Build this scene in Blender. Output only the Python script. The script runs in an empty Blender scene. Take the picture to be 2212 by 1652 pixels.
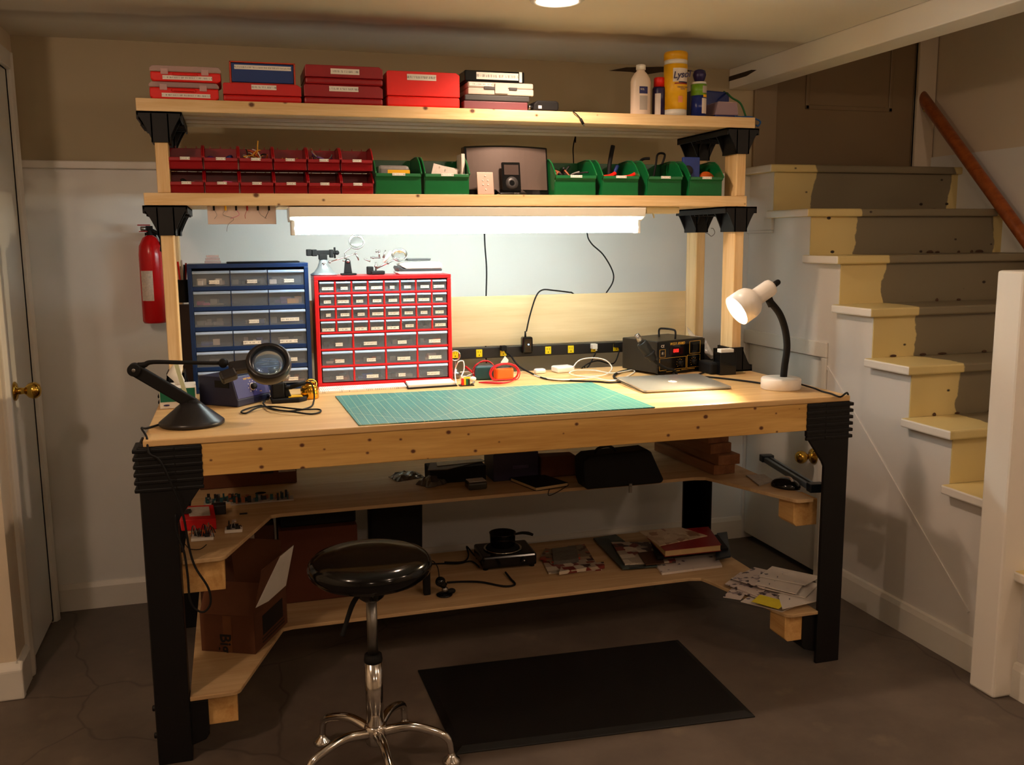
import bpy, bmesh, math, random
from mathutils import Vector, Matrix
random.seed(7)
S = bpy.context.scene
COL = S.collection
# ------------------------------------------------------------------ camera
CF, CYAW, CPIT, CROL = 2022.45, 0.28803, 0.151371, -0.008491
CAM = Vector((0.24576, -2.53676, 1.40655))
def _axes():
    cy, sy = math.cos(CYAW), math.sin(CYAW)
    r = Vector((cy, -sy, 0)); f = Vector((sy, cy, 0)); u = Vector((0, 0, 1))
    cp, sp = math.cos(CPIT), math.sin(CPIT)
    f2 = f*cp - u*sp; u2 = u*cp + f*sp
    cr, sr = math.cos(CROL), math.sin(CROL)
    return r*cr + u2*sr, -r*sr + u2*cr, f2
RT, UP, FW = _axes()
cd = bpy.data.cameras.new('camera'); cam = bpy.data.objects.new('camera', cd); COL.objects.link(cam)
cd.sensor_width = 36; cd.sensor_fit = 'HORIZONTAL'; cd.lens = CF/2212*36; cd.clip_start = 0.05
m = Matrix((RT, UP, -FW)).transposed().to_4x4(); m.translation = CAM
cam.matrix_world = m
S.camera = cam
def PT(u, v, **k):
    """the world point on a plane x=, y= or z= that the photograph shows at pixel (u, v)"""
    (ax, val), = k.items(); i = 'xyz'.index(ax)
    d = FW*CF + RT*(u-1106) - UP*(v-826)
    return CAM + d*((val-CAM[i])/d[i])
# ------------------------------------------------------------------ view, world, light
S.view_settings.view_transform = 'Standard'; S.view_settings.look = 'None'
S.view_settings.gamma = 1; S.view_settings.use_curve_mapping = False
S.view_settings.exposure = 0.85
W = bpy.data.worlds.new('world'); S.world = W; W.use_nodes = True
W.node_tree.nodes['Background'].inputs[0].default_value = (1, .8, .6, 1)
W.node_tree.nodes['Background'].inputs[1].default_value = 0.004
def light(name, kind, loc, energy, color, **k):
    l = bpy.data.lights.new(name, kind); o = bpy.data.objects.new(name, l); COL.objects.link(o)
    o.location = loc; l.energy = energy; l.color = color
    for a, b in k.items(): setattr(l, a, b)
    return o
WARM = (1.0, 0.71, 0.52)
CEIL = 2.135
# the can lamp in view; unseen globes, added for its neighbours, brighten ceiling and walls
CAN_OR_FILL = [(1.24, 0.30), (-0.75, -1.1), (1.5, -1.9), (2.75, -1.5), (0.2, -3.4), (2.2, -3.4)]
CAN_OR_FILL_W = [16, 20, 8, 9, 9, 9]
for i, ((x, y), e) in enumerate(zip(CAN_OR_FILL, CAN_OR_FILL_W)):
    if i == 0: light('can_lamp_light', 'SPOT', (x, y, CEIL-0.012), e*2.3, WARM, spot_size=math.radians(150), spot_blend=0.7, shadow_soft_size=0.045)
    else: light('fill_globe_light', 'POINT', (x, y, CEIL-.085), e*.66, WARM, shadow_soft_size=0.05)
# ------------------------------------------------------------------ materials
def srgb(r, g, b):
    f = lambda c: (c/12.92 if c <= .04045 else ((c+.055)/1.055)**2.4)
    return (f(r/255), f(g/255), f(b/255), 1)
_M = {}
def mat(name, col, rough=.5, metal=0, noise=0.06, nscale=30, bump=0, spec=.5, alpha=1, trans=0, emit=None, es=0, coat=0, ior=1.45):
    if name in _M: return _M[name]
    m = bpy.data.materials.new(name); m.use_nodes = True; N = m.node_tree.nodes; L = m.node_tree.links
    b = N['Principled BSDF']
    if len(col) == 3: col = srgb(*col)
    b.inputs['Roughness'].default_value = rough; b.inputs['Metallic'].default_value = metal
    b.inputs['Specular IOR Level'].default_value = spec; b.inputs['Alpha'].default_value = alpha
    b.inputs['Transmission Weight'].default_value = trans; b.inputs['Coat Weight'].default_value = coat
    b.inputs['IOR'].default_value = ior
    b.inputs['Base Color'].default_value = col
    if emit:
        b.inputs['Emission Color'].default_value = emit; b.inputs['Emission Strength'].default_value = es
    tc = N.new('ShaderNodeTexCoord'); nz = N.new('ShaderNodeTexNoise'); nz.inputs['Scale'].default_value = nscale
    nz.inputs['Detail'].default_value = 4
    L.new(tc.outputs['Object'], nz.inputs['Vector'])
    if noise:
        mx = N.new('ShaderNodeMix'); mx.data_type = 'RGBA'
        mx.inputs['A'].default_value = tuple(c*(1-noise*1.6) for c in col[:3])+(1,)
        mx.inputs['B'].default_value = tuple(min(1, c*(1+noise*1.6)) for c in col[:3])+(1,)
        L.new(nz.outputs['Fac'], mx.inputs['Factor']); L.new(mx.outputs['Result'], b.inputs['Base Color'])
    if bump:
        bp = N.new('ShaderNodeBump'); bp.inputs['Strength'].default_value = bump; bp.inputs['Distance'].default_value = .002
        L.new(nz.outputs['Fac'], bp.inputs['Height']); L.new(bp.outputs['Normal'], b.inputs['Normal'])
    _M[name] = m
    return m
def wood(name, c1, c2, axis=0, knots=0, rough=.55, plane=(0, 2), gs=1.0, kseed=0.0, ks=.055):
    """pine with grain along an axis; knots on the face spanned by plane"""
    m = bpy.data.materials.new(name); m.use_nodes = True; N = m.node_tree.nodes; L = m.node_tree.links
    b = N['Principled BSDF']; b.inputs['Roughness'].default_value = rough
    tc = N.new('ShaderNodeTexCoord'); mp = N.new('ShaderNodeMapping')
    sc = [14*gs, 14*gs, 14*gs]; sc[axis] = .9*gs; mp.inputs['Scale'].default_value = sc
    L.new(tc.outputs['Object'], mp.inputs['Vector'])
    nz = N.new('ShaderNodeTexNoise'); nz.inputs['Scale'].default_value = 2.2; nz.inputs['Detail'].default_value = 6; nz.inputs['Distortion'].default_value = .6
    L.new(mp.outputs['Vector'], nz.inputs['Vector'])
    nf = N.new('ShaderNodeTexNoise'); nf.inputs['Scale'].default_value = 14; nf.inputs['Detail'].default_value = 3
    L.new(mp.outputs['Vector'], nf.inputs['Vector'])
    ad = N.new('ShaderNodeMath'); ad.operation = 'MULTIPLY_ADD'; ad.inputs[1].default_value = .35
    L.new(nf.outputs['Fac'], ad.inputs[0]); L.new(nz.outputs['Fac'], ad.inputs[2])
    rp = N.new('ShaderNodeValToRGB'); rp.color_ramp.elements[0].position = .45; rp.color_ramp.elements[1].position = .85
    rp.color_ramp.elements[0].color = srgb(*c1); rp.color_ramp.elements[1].color = srgb(*c2)
    L.new(ad.outputs[0], rp.inputs['Fac']); out = rp.outputs['Color']
    if knots:
        sp = N.new('ShaderNodeSeparateXYZ'); L.new(tc.outputs['Object'], sp.inputs[0])
        cb = N.new('ShaderNodeCombineXYZ'); L.new(sp.outputs[plane[0]], cb.inputs[0]); L.new(sp.outputs[plane[1]], cb.inputs[1])
        mk = N.new('ShaderNodeMapping'); mk.inputs['Scale'].default_value = (knots, knots*1.25, 1); mk.inputs['Location'].default_value = (kseed, kseed*.7, 0)
        L.new(cb.outputs[0], mk.inputs['Vector'])
        vo = N.new('ShaderNodeTexVoronoi'); vo.voronoi_dimensions = '2D'; vo.inputs['Scale'].default_value = 1; vo.inputs['Randomness'].default_value = .9
        L.new(mk.outputs['Vector'], vo.inputs['Vector'])
        wn = N.new('ShaderNodeSeparateColor'); L.new(vo.outputs['Color'], wn.inputs[0])
        ml = N.new('ShaderNodeMath'); ml.operation = 'MULTIPLY'; ml.inputs[1].default_value = ks
        L.new(wn.outputs[0], ml.inputs[0])
        sb = N.new('ShaderNodeMath'); sb.operation = 'SUBTRACT'; L.new(ml.outputs[0], sb.inputs[0]); L.new(vo.outputs['Distance'], sb.inputs[1])
        mr = N.new('ShaderNodeMapRange'); mr.inputs[1].default_value = -.03; mr.inputs[2].default_value = .015; L.new(sb.outputs[0], mr.inputs[0])
        mx = N.new('ShaderNodeMix'); mx.data_type = 'RGBA'; mx.inputs['B'].default_value = srgb(92, 48, 20)
        L.new(mr.outputs[0], mx.inputs['Factor']); L.new(out, mx.inputs['A']); out = mx.outputs['Result']
    L.new(out, b.inputs['Base Color'])
    return m
PINE1, PINE2 = (234, 206, 158), (212, 174, 118)
M_px = wood('pine_shelf_edge', PINE1, PINE2, 0, 7, plane=(0, 2))
M_fas = wood('pine_fascia', (218, 176, 102), (188, 142, 70), 0, 10.0, plane=(0, 2), kseed=3.3, ks=.075)
M_pz = wood('pine_post', PINE1, PINE2, 2, 3.2, plane=(0, 2), kseed=8)
M_py = wood('pine_beam', (226, 184, 118), (200, 150, 84), 1, 3, plane=(1, 2))
M_ply = wood('birch_plywood_top', (222, 186, 130), (200, 158, 100), 0, 0, rough=.38, gs=.6)
M_ply2 = wood('plywood_shelf', (204, 174, 130), (180, 146, 102), 0, 0, rough=.6, gs=.7)
M_board = wood('plywood_backboard', (226, 204, 162), (206, 180, 134), 0, 0, rough=.6, gs=.5)
M_lum = wood('lumber', (160, 106, 64), (126, 78, 44), 1, 0, rough=.7)
M_rail = wood('stained_handrail', (176, 98, 46), (136, 68, 28), 0, 0, rough=.35)
M_black = mat('black_resin', (11, 10, 11), .5, noise=.1, spec=.35)
M_blackg = mat('black_gloss', (14, 14, 15), .12, noise=0)
M_blackm = mat('black_matte', (15, 14, 14), .7, noise=.1, spec=.3)
M_rub = mat('black_rubber', (11, 10, 10), .6, noise=.1, bump=.2, nscale=200)
M_white = mat('white_plastic', (225, 222, 214), .35, noise=.02)
M_whitem = mat('white_enamel', (232, 226, 216), .3, noise=.02)
M_paper = mat('paper', (226, 222, 212), .8, noise=.04)
M_chrome = mat('chrome', (215, 210, 205), .12, metal=1, noise=.02)
M_steel = mat('brushed_steel', (150, 148, 145), .35, metal=1, noise=.05)
M_brass = mat('brass', (205, 165, 70), .18, metal=1, noise=.04)
M_red = mat('red_plastic', (200, 22, 20), .4, noise=.05)
M_redd = mat('dark_red_plastic', (150, 14, 22), .38, noise=.06)
M_green = mat('green_plastic', (12, 96, 48), .28, noise=.06)
M_blue = mat('blue_plastic', (22, 55, 120), .38, noise=.05)
M_card = mat('cardboard', (112, 70, 38), .85, noise=.08)
M_glass = mat('clear_glass', (235, 240, 240), .03, noise=0, trans=1, spec=.5)
# ------------------------------------------------------------------ mesh builder
class MB:
    def __init__(s): s.v = []; s.f = []; s.mi = []; s.mats = []; s.sm = []; s.T = Matrix()
    def m(s, mt):
        if mt is None: return 0
        if mt not in s.mats: s.mats.append(mt)
        return s.mats.index(mt)
    def add(s, vs, fs, mt=None, smooth=False, T=None):
        n = len(s.v); M = s.T @ T if T is not None else s.T
        s.v += [tuple(M @ Vector(p)) for p in vs]
        k = s.m(mt)
        for f in fs: s.f.append(tuple(i+n for i in f)); s.mi.append(k); s.sm.append(smooth)
        return s
    def box(s, x0, x1, y0, y1, z0, z1, mt=None, T=None):
        vs = [(x, y, z) for z in (z0, z1) for y in (y0, y1) for x in (x0, x1)]
        return s.add(vs, [(0, 2, 3, 1), (4, 5, 7, 6), (0, 1, 5, 4), (2, 6, 7, 3), (0, 4, 6, 2), (1, 3, 7, 5)], mt, False, T)
    def cbox(s, c, d, mt=None, T=None):
        return s.box(c[0]-d[0]/2, c[0]+d[0]/2, c[1]-d[1]/2, c[1]+d[1]/2, c[2]-d[2]/2, c[2]+d[2]/2, mt, T)
    def prism(s, pts, ax, a, b, mt=None, T=None, smooth=False):
        """outline in the plane across axis ax (x: (y,z), y: (x,z), z: (x,y)), from a to b"""
        def P(p, t):
            return {'x': (t, p[0], p[1]), 'y': (p[0], t, p[1]), 'z': (p[0], p[1], t)}[ax]
        n = len(pts); vs = [P(p, a) for p in pts]+[P(p, b) for p in pts]
        ar = sum(pts[i][0]*pts[(i+1) % n][1]-pts[(i+1) % n][0]*pts[i][1] for i in range(n))
        fl = (ar > 0) != (ax == 'y'); fl = fl if b > a else not fl
        fs = [tuple(range(n))[::-1], tuple(range(n, 2*n))]+[(i, (i+1) % n, n+(i+1) % n, n+i) for i in range(n)]
        if not fl: fs = [f[::-1] for f in fs]
        return s.add(vs, fs, mt, smooth, T)
    def lathe(s, prof, seg=24, mt=None, T=None, smooth=True, cap=True):
        """profile [(r, z)] turned about z"""
        vs = []; fs = []
        for r, z in prof:
            for k in range(seg):
                a = 2*math.pi*k/seg; vs.append((r*math.cos(a), r*math.sin(a), z))
        for i in range(len(prof)-1):
            for k in range(seg):
                k2 = (k+1) % seg; fs.append((i*seg+k, i*seg+k2, (i+1)*seg+k2, (i+1)*seg+k))
        if cap:
            fs.append(tuple(range(seg))[::-1]); fs.append(tuple((len(prof)-1)*seg+k for k in range(seg)))
        return s.add(vs, fs, mt, smooth, T)
    def cyl(s, a, b, r, r2=None, seg=16, mt=None, smooth=True):
        a = Vector(a); b = Vector(b); d = b-a
        q = Vector((0, 0, 1)).rotation_difference(d.normalized()).to_matrix().to_4x4(); q.translation = a
        return s.lathe([(r, 0), (r if r2 is None else r2, d.length)], seg, mt, q, smooth)
    def tube(s, pts, r, seg=8, mt=None, n=6, closed=False):
        """a smooth tube through the points (Catmull-Rom); r a number or one per point"""
        P = [Vector(p) for p in pts]; rs = r if isinstance(r, (list, tuple)) else [r]*len(P)
        Q = []; R = []
        m_ = len(P)
        rng = range(m_ if closed else m_-1)
        for i in rng:
            if closed: p0, p1, p2, p3 = P[i-1], P[i], P[(i+1) % m_], P[(i+2) % m_]
            else: p0, p1, p2, p3 = P[max(i-1, 0)], P[i], P[i+1], P[min(i+2, m_-1)]
            for k in range(n):
                t = k/n
                Q.append(.5*((2*p1)+(-p0+p2)*t+(2*p0-5*p1+4*p2-p3)*t*t+(-p0+3*p1-3*p2+p3)*t**3))
                R.append(rs[i]*(1-t)+rs[(i+1) % m_]*t)
        if not closed: Q.append(P[-1]); R.append(rs[-1])
        vs = []; fs = []; up = None; L = len(Q)
        for i, q in enumerate(Q):
            if closed: d = Q[(i+1) % L]-Q[i-1]
            else: d = Q[min(i+1, L-1)]-Q[max(i-1, 0)]
            d = d.normalized() if d.length > 1e-9 else Vector((0, 0, 1))
            if up is None: up = d.orthogonal().normalized()
            up = (up-d*up.dot(d)); up = up.normalized() if up.length > 1e-6 else d.orthogonal().normalized()
            w = d.cross(up)
            for k in range(seg):
                a = 2*math.pi*k/seg; vs.append(q+(up*math.cos(a)+w*math.sin(a))*R[i])
        for i in range(L if closed else L-1):
            j = (i+1) % L
            for k in range(seg):
                k2 = (k+1) % seg; fs.append((i*seg+k, i*seg+k2, j*seg+k2, j*seg+k))
        if not closed: fs.append(tuple(range(seg))[::-1]); fs.append(tuple((L-1)*seg+k for k in range(seg)))
        return s.add(vs, fs, mt, True)
    def sphere(s, c, r, mt=None, seg=16, rings=10, sc=(1, 1, 1), T=None):
        prof = [(max(1e-4, math.sin(math.pi*i/rings))*r, -math.cos(math.pi*i/rings)*r) for i in range(rings+1)]
        t = Matrix.Translation(c) @ Matrix.Diagonal((*sc, 1))
        return s.lathe(prof, seg, mt, (T @ t) if T is not None else t, True, False)
    def build(s, name, mt=None, parent=None, bevel=0, smooth=None, world=True, seg=2, **props):
        me = bpy.data.meshes.new(name); o = bpy.data.objects.new(name, me)
        vs = s.v
        org = Vector((0, 0, 0))
        if parent is None:
            xs, ys, zs = zip(*vs); org = Vector(((min(xs)+max(xs))/2, (min(ys)+max(ys))/2, min(zs)))
            vs = [tuple(Vector(p)-org) for p in vs]
        elif world:
            p = parent
            while p.parent: p = p.parent
            inv = (Matrix.Translation(p.location) @ p.rotation_euler.to_matrix().to_4x4()).inverted()
            vs = [tuple(inv @ Vector(q)) for q in vs]
        me.from_pydata(vs, [], s.f)
        ms = list(s.mats)
        if mt is not None:
            if not ms: ms = [mt]
        for q in ms: me.materials.append(q)
        for i, p in enumerate(me.polygons):
            p.material_index = s.mi[i] if len(ms) > 1 else 0
            p.use_smooth = s.sm[i] if smooth is None else smooth
        me.update(); COL.objects.link(o)
        if parent: o.parent = parent
        else: o.location = org
        if bevel:
            bv = o.modifiers.new('bevel', 'BEVEL'); bv.width = bevel; bv.segments = seg; bv.limit_method = 'ANGLE'; bv.angle_limit = math.radians(40)
            bv.harden_normals = False
        for k, v in props.items(): o[k] = v
        return o
def thing(name, label, cat, loc=(0, 0, 0), rz=0, group=None):
    o = bpy.data.objects.new(name, None); COL.objects.link(o); o.location = loc; o.rotation_euler = (0, 0, rz)
    o.empty_display_size = .05
    o['label'] = label; o['category'] = cat
    if group: o['group'] = group
    return o
def tag(o, label, cat, group=None, kind=None):
    o['label'] = label; o['category'] = cat
    if group: o['group'] = group
    if kind: o['kind'] = kind
    return o
def struct(o): o['kind'] = 'structure'; return o
def dup(root, loc, rz=None, label=None, group=None):
    r = root.copy(); COL.objects.link(r); r.location = loc
    if rz is not None: r.rotation_euler = (0, 0, rz)
    if label: r['label'] = label
    if group: r['group'] = group
    for ch in list(root.children):
        c = ch.copy(); COL.objects.link(c); c.parent = r
        for g in list(ch.children):
            d = g.copy(); COL.objects.link(d); d.parent = c
    return r
def rz4(a): return Matrix.Rotation(a, 4, 'Z')
def rx4(a): return Matrix.Rotation(a, 4, 'X')
def ry4(a): return Matrix.Rotation(a, 4, 'Y')
def tr4(*p): return Matrix.Translation(p if len(p) == 3 else p[0])
_fonts = {}
def lettering(body, size, M, mt, parent, ext=.0003, name='lettering', shear=0, bold=0):
    """flat letters lying on their surface; M places them in the world"""
    c = bpy.data.curves.new(name, 'FONT'); c.body = body; c.size = size; c.extrude = ext; c.align_x = 'CENTER'; c.align_y = 'CENTER'
    c.shear = shear; c.offset = bold; c.resolution_u = 3
    tmp = bpy.data.objects.new('tmp', c); COL.objects.link(tmp)
    bpy.context.view_layer.update()
    me = bpy.data.meshes.new_from_object(tmp.evaluated_get(bpy.context.evaluated_depsgraph_get()))
    COL.objects.unlink(tmp); bpy.data.objects.remove(tmp)
    me.materials.clear(); me.materials.append(mt)
    o = bpy.data.objects.new(name, me); COL.objects.link(o)
    if parent:
        p = parent
        while p.parent: p = p.parent
        inv = (Matrix.Translation(p.location) @ p.rotation_euler.to_matrix().to_4x4()).inverted()
        o.parent = parent; o.matrix_local = inv @ M
    else: o.matrix_world = M
    return o
FRONT = rx4(math.pi/2)      # letters standing upright and read from -y
H, L, D, WY = 0.9025, 2.132, 0.90, 1.274
XL, XR = -0.4616, 2.499
# ================================================================== THE ROOM
def paint(name, c, rough=.6, tint=None, scale=2.0, amt=.05, bump=.15):
    m = mat(name, c, rough, noise=amt, nscale=scale, bump=0)
    N = m.node_tree.nodes; Lk = m.node_tree.links; b = N['Principled BSDF']
    tc = [n for n in N if n.type == 'TEX_COORD'][0]
    n2 = N.new('ShaderNodeTexNoise'); n2.inputs['Scale'].default_value = 160; n2.inputs['Detail'].default_value = 3
    Lk.new(tc.outputs['Object'], n2.inputs['Vector'])
    bp = N.new('ShaderNodeBump'); bp.inputs['Strength'].default_value = bump; bp.inputs['Distance'].default_value = .001
    Lk.new(n2.outputs['Fac'], bp.inputs['Height']); Lk.new(bp.outputs['Normal'], b.inputs['Normal'])
    return m
M_wallU = paint('upper_wall_paint', (172, 158, 126))
M_wallW = paint('white_wall_paint', (226, 226, 222))
M_wallL = paint('left_wall_paint', (216, 202, 178))
M_ceil = paint('ceiling_paint', (226, 220, 206))
M_trim = paint('trim_paint', (220, 216, 206), .4)
M_door = paint('door_paint', (214, 212, 204), .4)
M_brown = paint('stairwell_paint', (140, 122, 96), .6)
M_doorb = paint('stair_door_paint', (128, 108, 78), .45)
M_string = paint('stair_side_paint', (216, 212, 206), .45)
def floor_mat():
    m = bpy.data.materials.new('painted_concrete'); m.use_nodes = True; N = m.node_tree.nodes; Lk = m.node_tree.links
    b = N['Principled BSDF']; b.inputs['Roughness'].default_value = .5
    tc = N.new('ShaderNodeTexCoord')
    n1 = N.new('ShaderNodeTexNoise'); n1.inputs['Scale'].default_value = 2.5; n1.inputs['Detail'].default_value = 8; n1.inputs['Roughness'].default_value = .65
    Lk.new(tc.outputs['Object'], n1.inputs['Vector'])
    rp = N.new('ShaderNodeValToRGB'); e = rp.color_ramp.elements
    e[0].position = .3; e[0].color = srgb(78, 68, 60); e[1].position = .72; e[1].color = srgb(110, 98, 86)
    Lk.new(n1.outputs['Fac'], rp.inputs['Fac'])
    # hairline cracks
    mp = N.new('ShaderNodeMapping'); mp.inputs['Scale'].default_value = (.8, .8, .8); Lk.new(tc.outputs['Object'], mp.inputs['Vector'])
    nd = N.new('ShaderNodeTexNoise'); nd.inputs['Scale'].default_value = 5; Lk.new(mp.outputs[0], nd.inputs['Vector'])
    mxv = N.new('ShaderNodeMix'); mxv.data_type = 'VECTOR'; mxv.inputs['Factor'].default_value = .12
    Lk.new(mp.outputs[0], mxv.inputs['A']); Lk.new(nd.outputs['Color'], mxv.inputs['B'])
    vo = N.new('ShaderNodeTexVoronoi'); vo.feature = 'DISTANCE_TO_EDGE'; vo.inputs['Scale'].default_value = .9; Lk.new(mxv.outputs['Result'], vo.inputs['Vector'])
    mr = N.new('ShaderNodeMapRange'); mr.inputs[1].default_value = 0; mr.inputs[2].default_value = .004; mr.inputs[3].default_value = .6; mr.inputs[4].default_value = 0; Lk.new(vo.outputs['Distance'], mr.inputs[0])
    mx = N.new('ShaderNodeMix'); mx.data_type = 'RGBA'; mx.inputs['B'].default_value = srgb(50, 42, 35)
    Lk.new(mr.outputs[0], mx.inputs['Factor']); Lk.new(rp.outputs[0], mx.inputs['A'])
    # dusty scuffs
    n3 = N.new('ShaderNodeTexNoise'); n3.inputs['Scale'].default_value = 9; n3.inputs['Detail'].default_value = 9; Lk.new(tc.outputs['Object'], n3.inputs['Vector'])
    m3 = N.new('ShaderNodeMapRange'); m3.inputs[1].default_value = .62; m3.inputs[2].default_value = .8; m3.inputs[4].default_value = .35; Lk.new(n3.outputs['Fac'], m3.inputs[0])
    mx2 = N.new('ShaderNodeMix'); mx2.data_type = 'RGBA'; mx2.inputs['B'].default_value = srgb(146, 130, 108)
    Lk.new(m3.outputs[0], mx2.inputs['Factor']); Lk.new(mx.outputs['Result'], mx2.inputs['A'])
    Lk.new(mx2.outputs['Result'], b.inputs['Base Color'])
    bp = N.new('ShaderNodeBump'); bp.inputs['Strength'].default_value = .15; bp.inputs['Distance'].default_value = .002
    Lk.new(n1.outputs['Fac'], bp.inputs['Height']); Lk.new(bp.outputs[0], b.inputs['Normal'])
    return m
M_floor = floor_mat()
YF = -5.2      # wall behind the camera
XLF = -1.9     # far left of the room in front of the alcove
struct(MB().box(XLF-.1, 3.6, YF-.1, WY+.1, -.1, 0).build('floor', M_floor))
# the ceiling has an opening over the stairs; the can and the added globes sit at its underside
struct(MB().box(XLF-.1, 2.38, YF-.1, WY+.1, CEIL, CEIL+.12).build('ceiling', M_ceil))
struct(MB().box(2.38, 3.6, YF-.1, -1.2, CEIL, CEIL+.12).build('ceiling', M_ceil))
# back wall: tan above the chair rail, white below
struct(MB().box(XL-.1, XR, WY, WY+.1, 0, 1.69, M_wallW).box(XL-.1, 2.502, WY, WY+.1, 1.69, CEIL, M_wallU).build('wall_back', M_wallW))
struct(MB().box(XL, .9, WY-.018, WY, 1.676, 1.704).build('trim_1', M_trim, bevel=.004))
# left wall of the alcove with a door, and the wall that comes forward of it
yd0, yd1 = .76, 1.16
w = MB().box(XL-.1, XL, .661, yd0, 0, CEIL).box(XL-.1, XL, yd1, WY+.1, 0, CEIL).box(XL-.1, XL, yd0, yd1, 2.0, CEIL)
struct(w.build('wall_left', M_wallL))
struct(MB().box(XLF, XL+.0, .56, .66, 0, CEIL).build('wall_front_left', M_wallL))
struct(MB().box(XLF-.1, XLF, YF, .66, 0, CEIL).build('wall_far_left', M_wallL))
struct(MB().box(XLF-.1, 3.6, YF-.1, YF, 0, 3.6).build('wall_front', M_wallL))
t = MB()
for a, b in ((yd0-.075, yd0), (yd1, yd1+.06)):
    t.prism([(XL-.02, a), (XL+.012, a), (XL+.02, a+.02), (XL+.014, b-.01), (XL+.01, b), (XL-.02, b)], 'z', 0, 2.06, M_trim)
t.box(XL-.02, XL+.016, yd0, yd1, 2.0, 2.06, M_trim)
struct(t.build('trim_2', M_trim, bevel=.004))
d1 = struct(MB().box(XL-.05, XL-.003, yd0+.001, yd1-.001, .012, 1.999).build('door_1', M_door, bevel=.003))
def knob(parent, p, n, r=.028, name='door_knob'):
    n = Vector(n).normalized(); q = Vector((0, 0, 1)).rotation_difference(n).to_matrix().to_4x4(); q.translation = Vector(p)
    prof = [(.032, 0), (.032, .004), (.026, .009), (.012, .012), (.0105, .03), (.016, .036), (r*.85, .043), (r, .055), (r*.97, .066), (r*.7, .077), (r*.3, .081), (.001, .082)]
    return MB().lathe(prof, 28, M_brass, q).build(name, M_brass, parent, label='round polished brass knob with its rosette')
kp = PT(31, 845, x=XL-.003)
knob(d1, (XL-.003, kp.y, kp.z), (1, 0, 0))
# baseboards
def base_prof(x0, h=.105, t_=.014): return [(x0, 0), (x0-t_, 0), (x0-t_, h*.82), (x0-t_*.5, h*.96), (x0-t_*.3, h), (x0, h)]
struct(MB().prism(base_prof(WY), 'x', XL, XR, M_trim).build('baseboard_back', M_trim))
struct(MB().prism(base_prof(.56, .118, .03), 'x', XLF, XL+.02, M_trim).build('baseboard_left', M_trim, bevel=.006))
struct(MB().prism([(XL, 0), (XL+.014, 0), (XL+.014, .1), (XL+.005, .118), (XL, .118)], 'y', .545, yd0-.078, M_trim).build('baseboard_alcove', M_trim))
# the stair side wall (stringer wall) under the treads, with a low closet door
TR = [(1.715, 1.085), (1.52, .80), (1.335, .592), (1.148, .382), (.963, .167), (.778, -.045), (.592, -.255), (.405, -.465), (.215, -.68)]  # top z, riser y
TR[0] = (1.715, 1.08)
ydr0, ydr1, zdr = .672, 1.262, .93
prof = [(WY, 0), (WY, 1.69)]
ys = 1.085
prof += [(TR[0][1], 1.69)]
for i in range(1, len(TR)):
    prof += [(TR[i-1][1], TR[i][0]-.03), (TR[i][1], TR[i][0]-.03)]
prof += [(TR[-1][1], 0)]
# split around the closet door
sw = MB()
zt = lambda y: None
def steps_above(y0, y1, zb):
    """wall pieces between y0..y1 from zb up to the underside of the treads"""
    edges = sorted(set([y0, y1]+[r for _, r in TR if y0 < r < y1]))
    for a, b in zip(edges, edges[1:]):
        mid = (a+b)/2; top = 1.69
        for i in range(len(TR)):
            if mid < TR[i][1]: top = (TR[i+1][0]-.03) if i+1 < len(TR) else 0
        if top > zb: sw.box(XR, XR+.06, a, b, zb, top, M_string)
steps_above(TR[-1][1], ydr0, 0); steps_above(ydr0, ydr1, zdr); steps_above(ydr1, WY, 0)
struct(sw.build('wall_stairs', M_string))
d2 = struct(MB().box(XR+.012, XR+.045, ydr0+.004, ydr1-.003, .03, zdr-.004).build('door_2', M_door, bevel=.002))
kp = PT(1757, 985, x=XR+.012)
knob(d2, (XR+.012, kp.y, kp.z), (-1, 0, 0), .027)
struct(MB().box(XR-.010, XR, ydr0-.028, ydr0, 0, zdr).box(XR-.010, XR, ydr0-.028, WY, zdr+.0005, zdr+.062).build('trim_3', M_trim, bevel=.003))
bb = [(XR, 0), (XR-.016, 0), (XR-.016, .09), (XR-.01, .108), (XR, .112)]
struct(MB().prism(bb, 'y', -.68, ydr0-.03, M_trim).build('baseboard_right', M_trim))
a = PT(1766, 755, x=XR); b = PT(2093, 1322, x=XR)
q = MB(); dr = (b-a).normalized(); nn = Vector((0, -dr.z, dr.y))*.006
q.add([a+nn, a-nn, b-nn, b+nn]+[p+Vector((-.004, 0, 0)) for p in (a+nn, a-nn, b-nn, b+nn)], [(4, 5, 6, 7), (0, 4, 7, 3), (1, 2, 6, 5), (0, 1, 5, 4), (3, 7, 6, 2)], M_string)
struct(q.build('trim_4', M_string))
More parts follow.
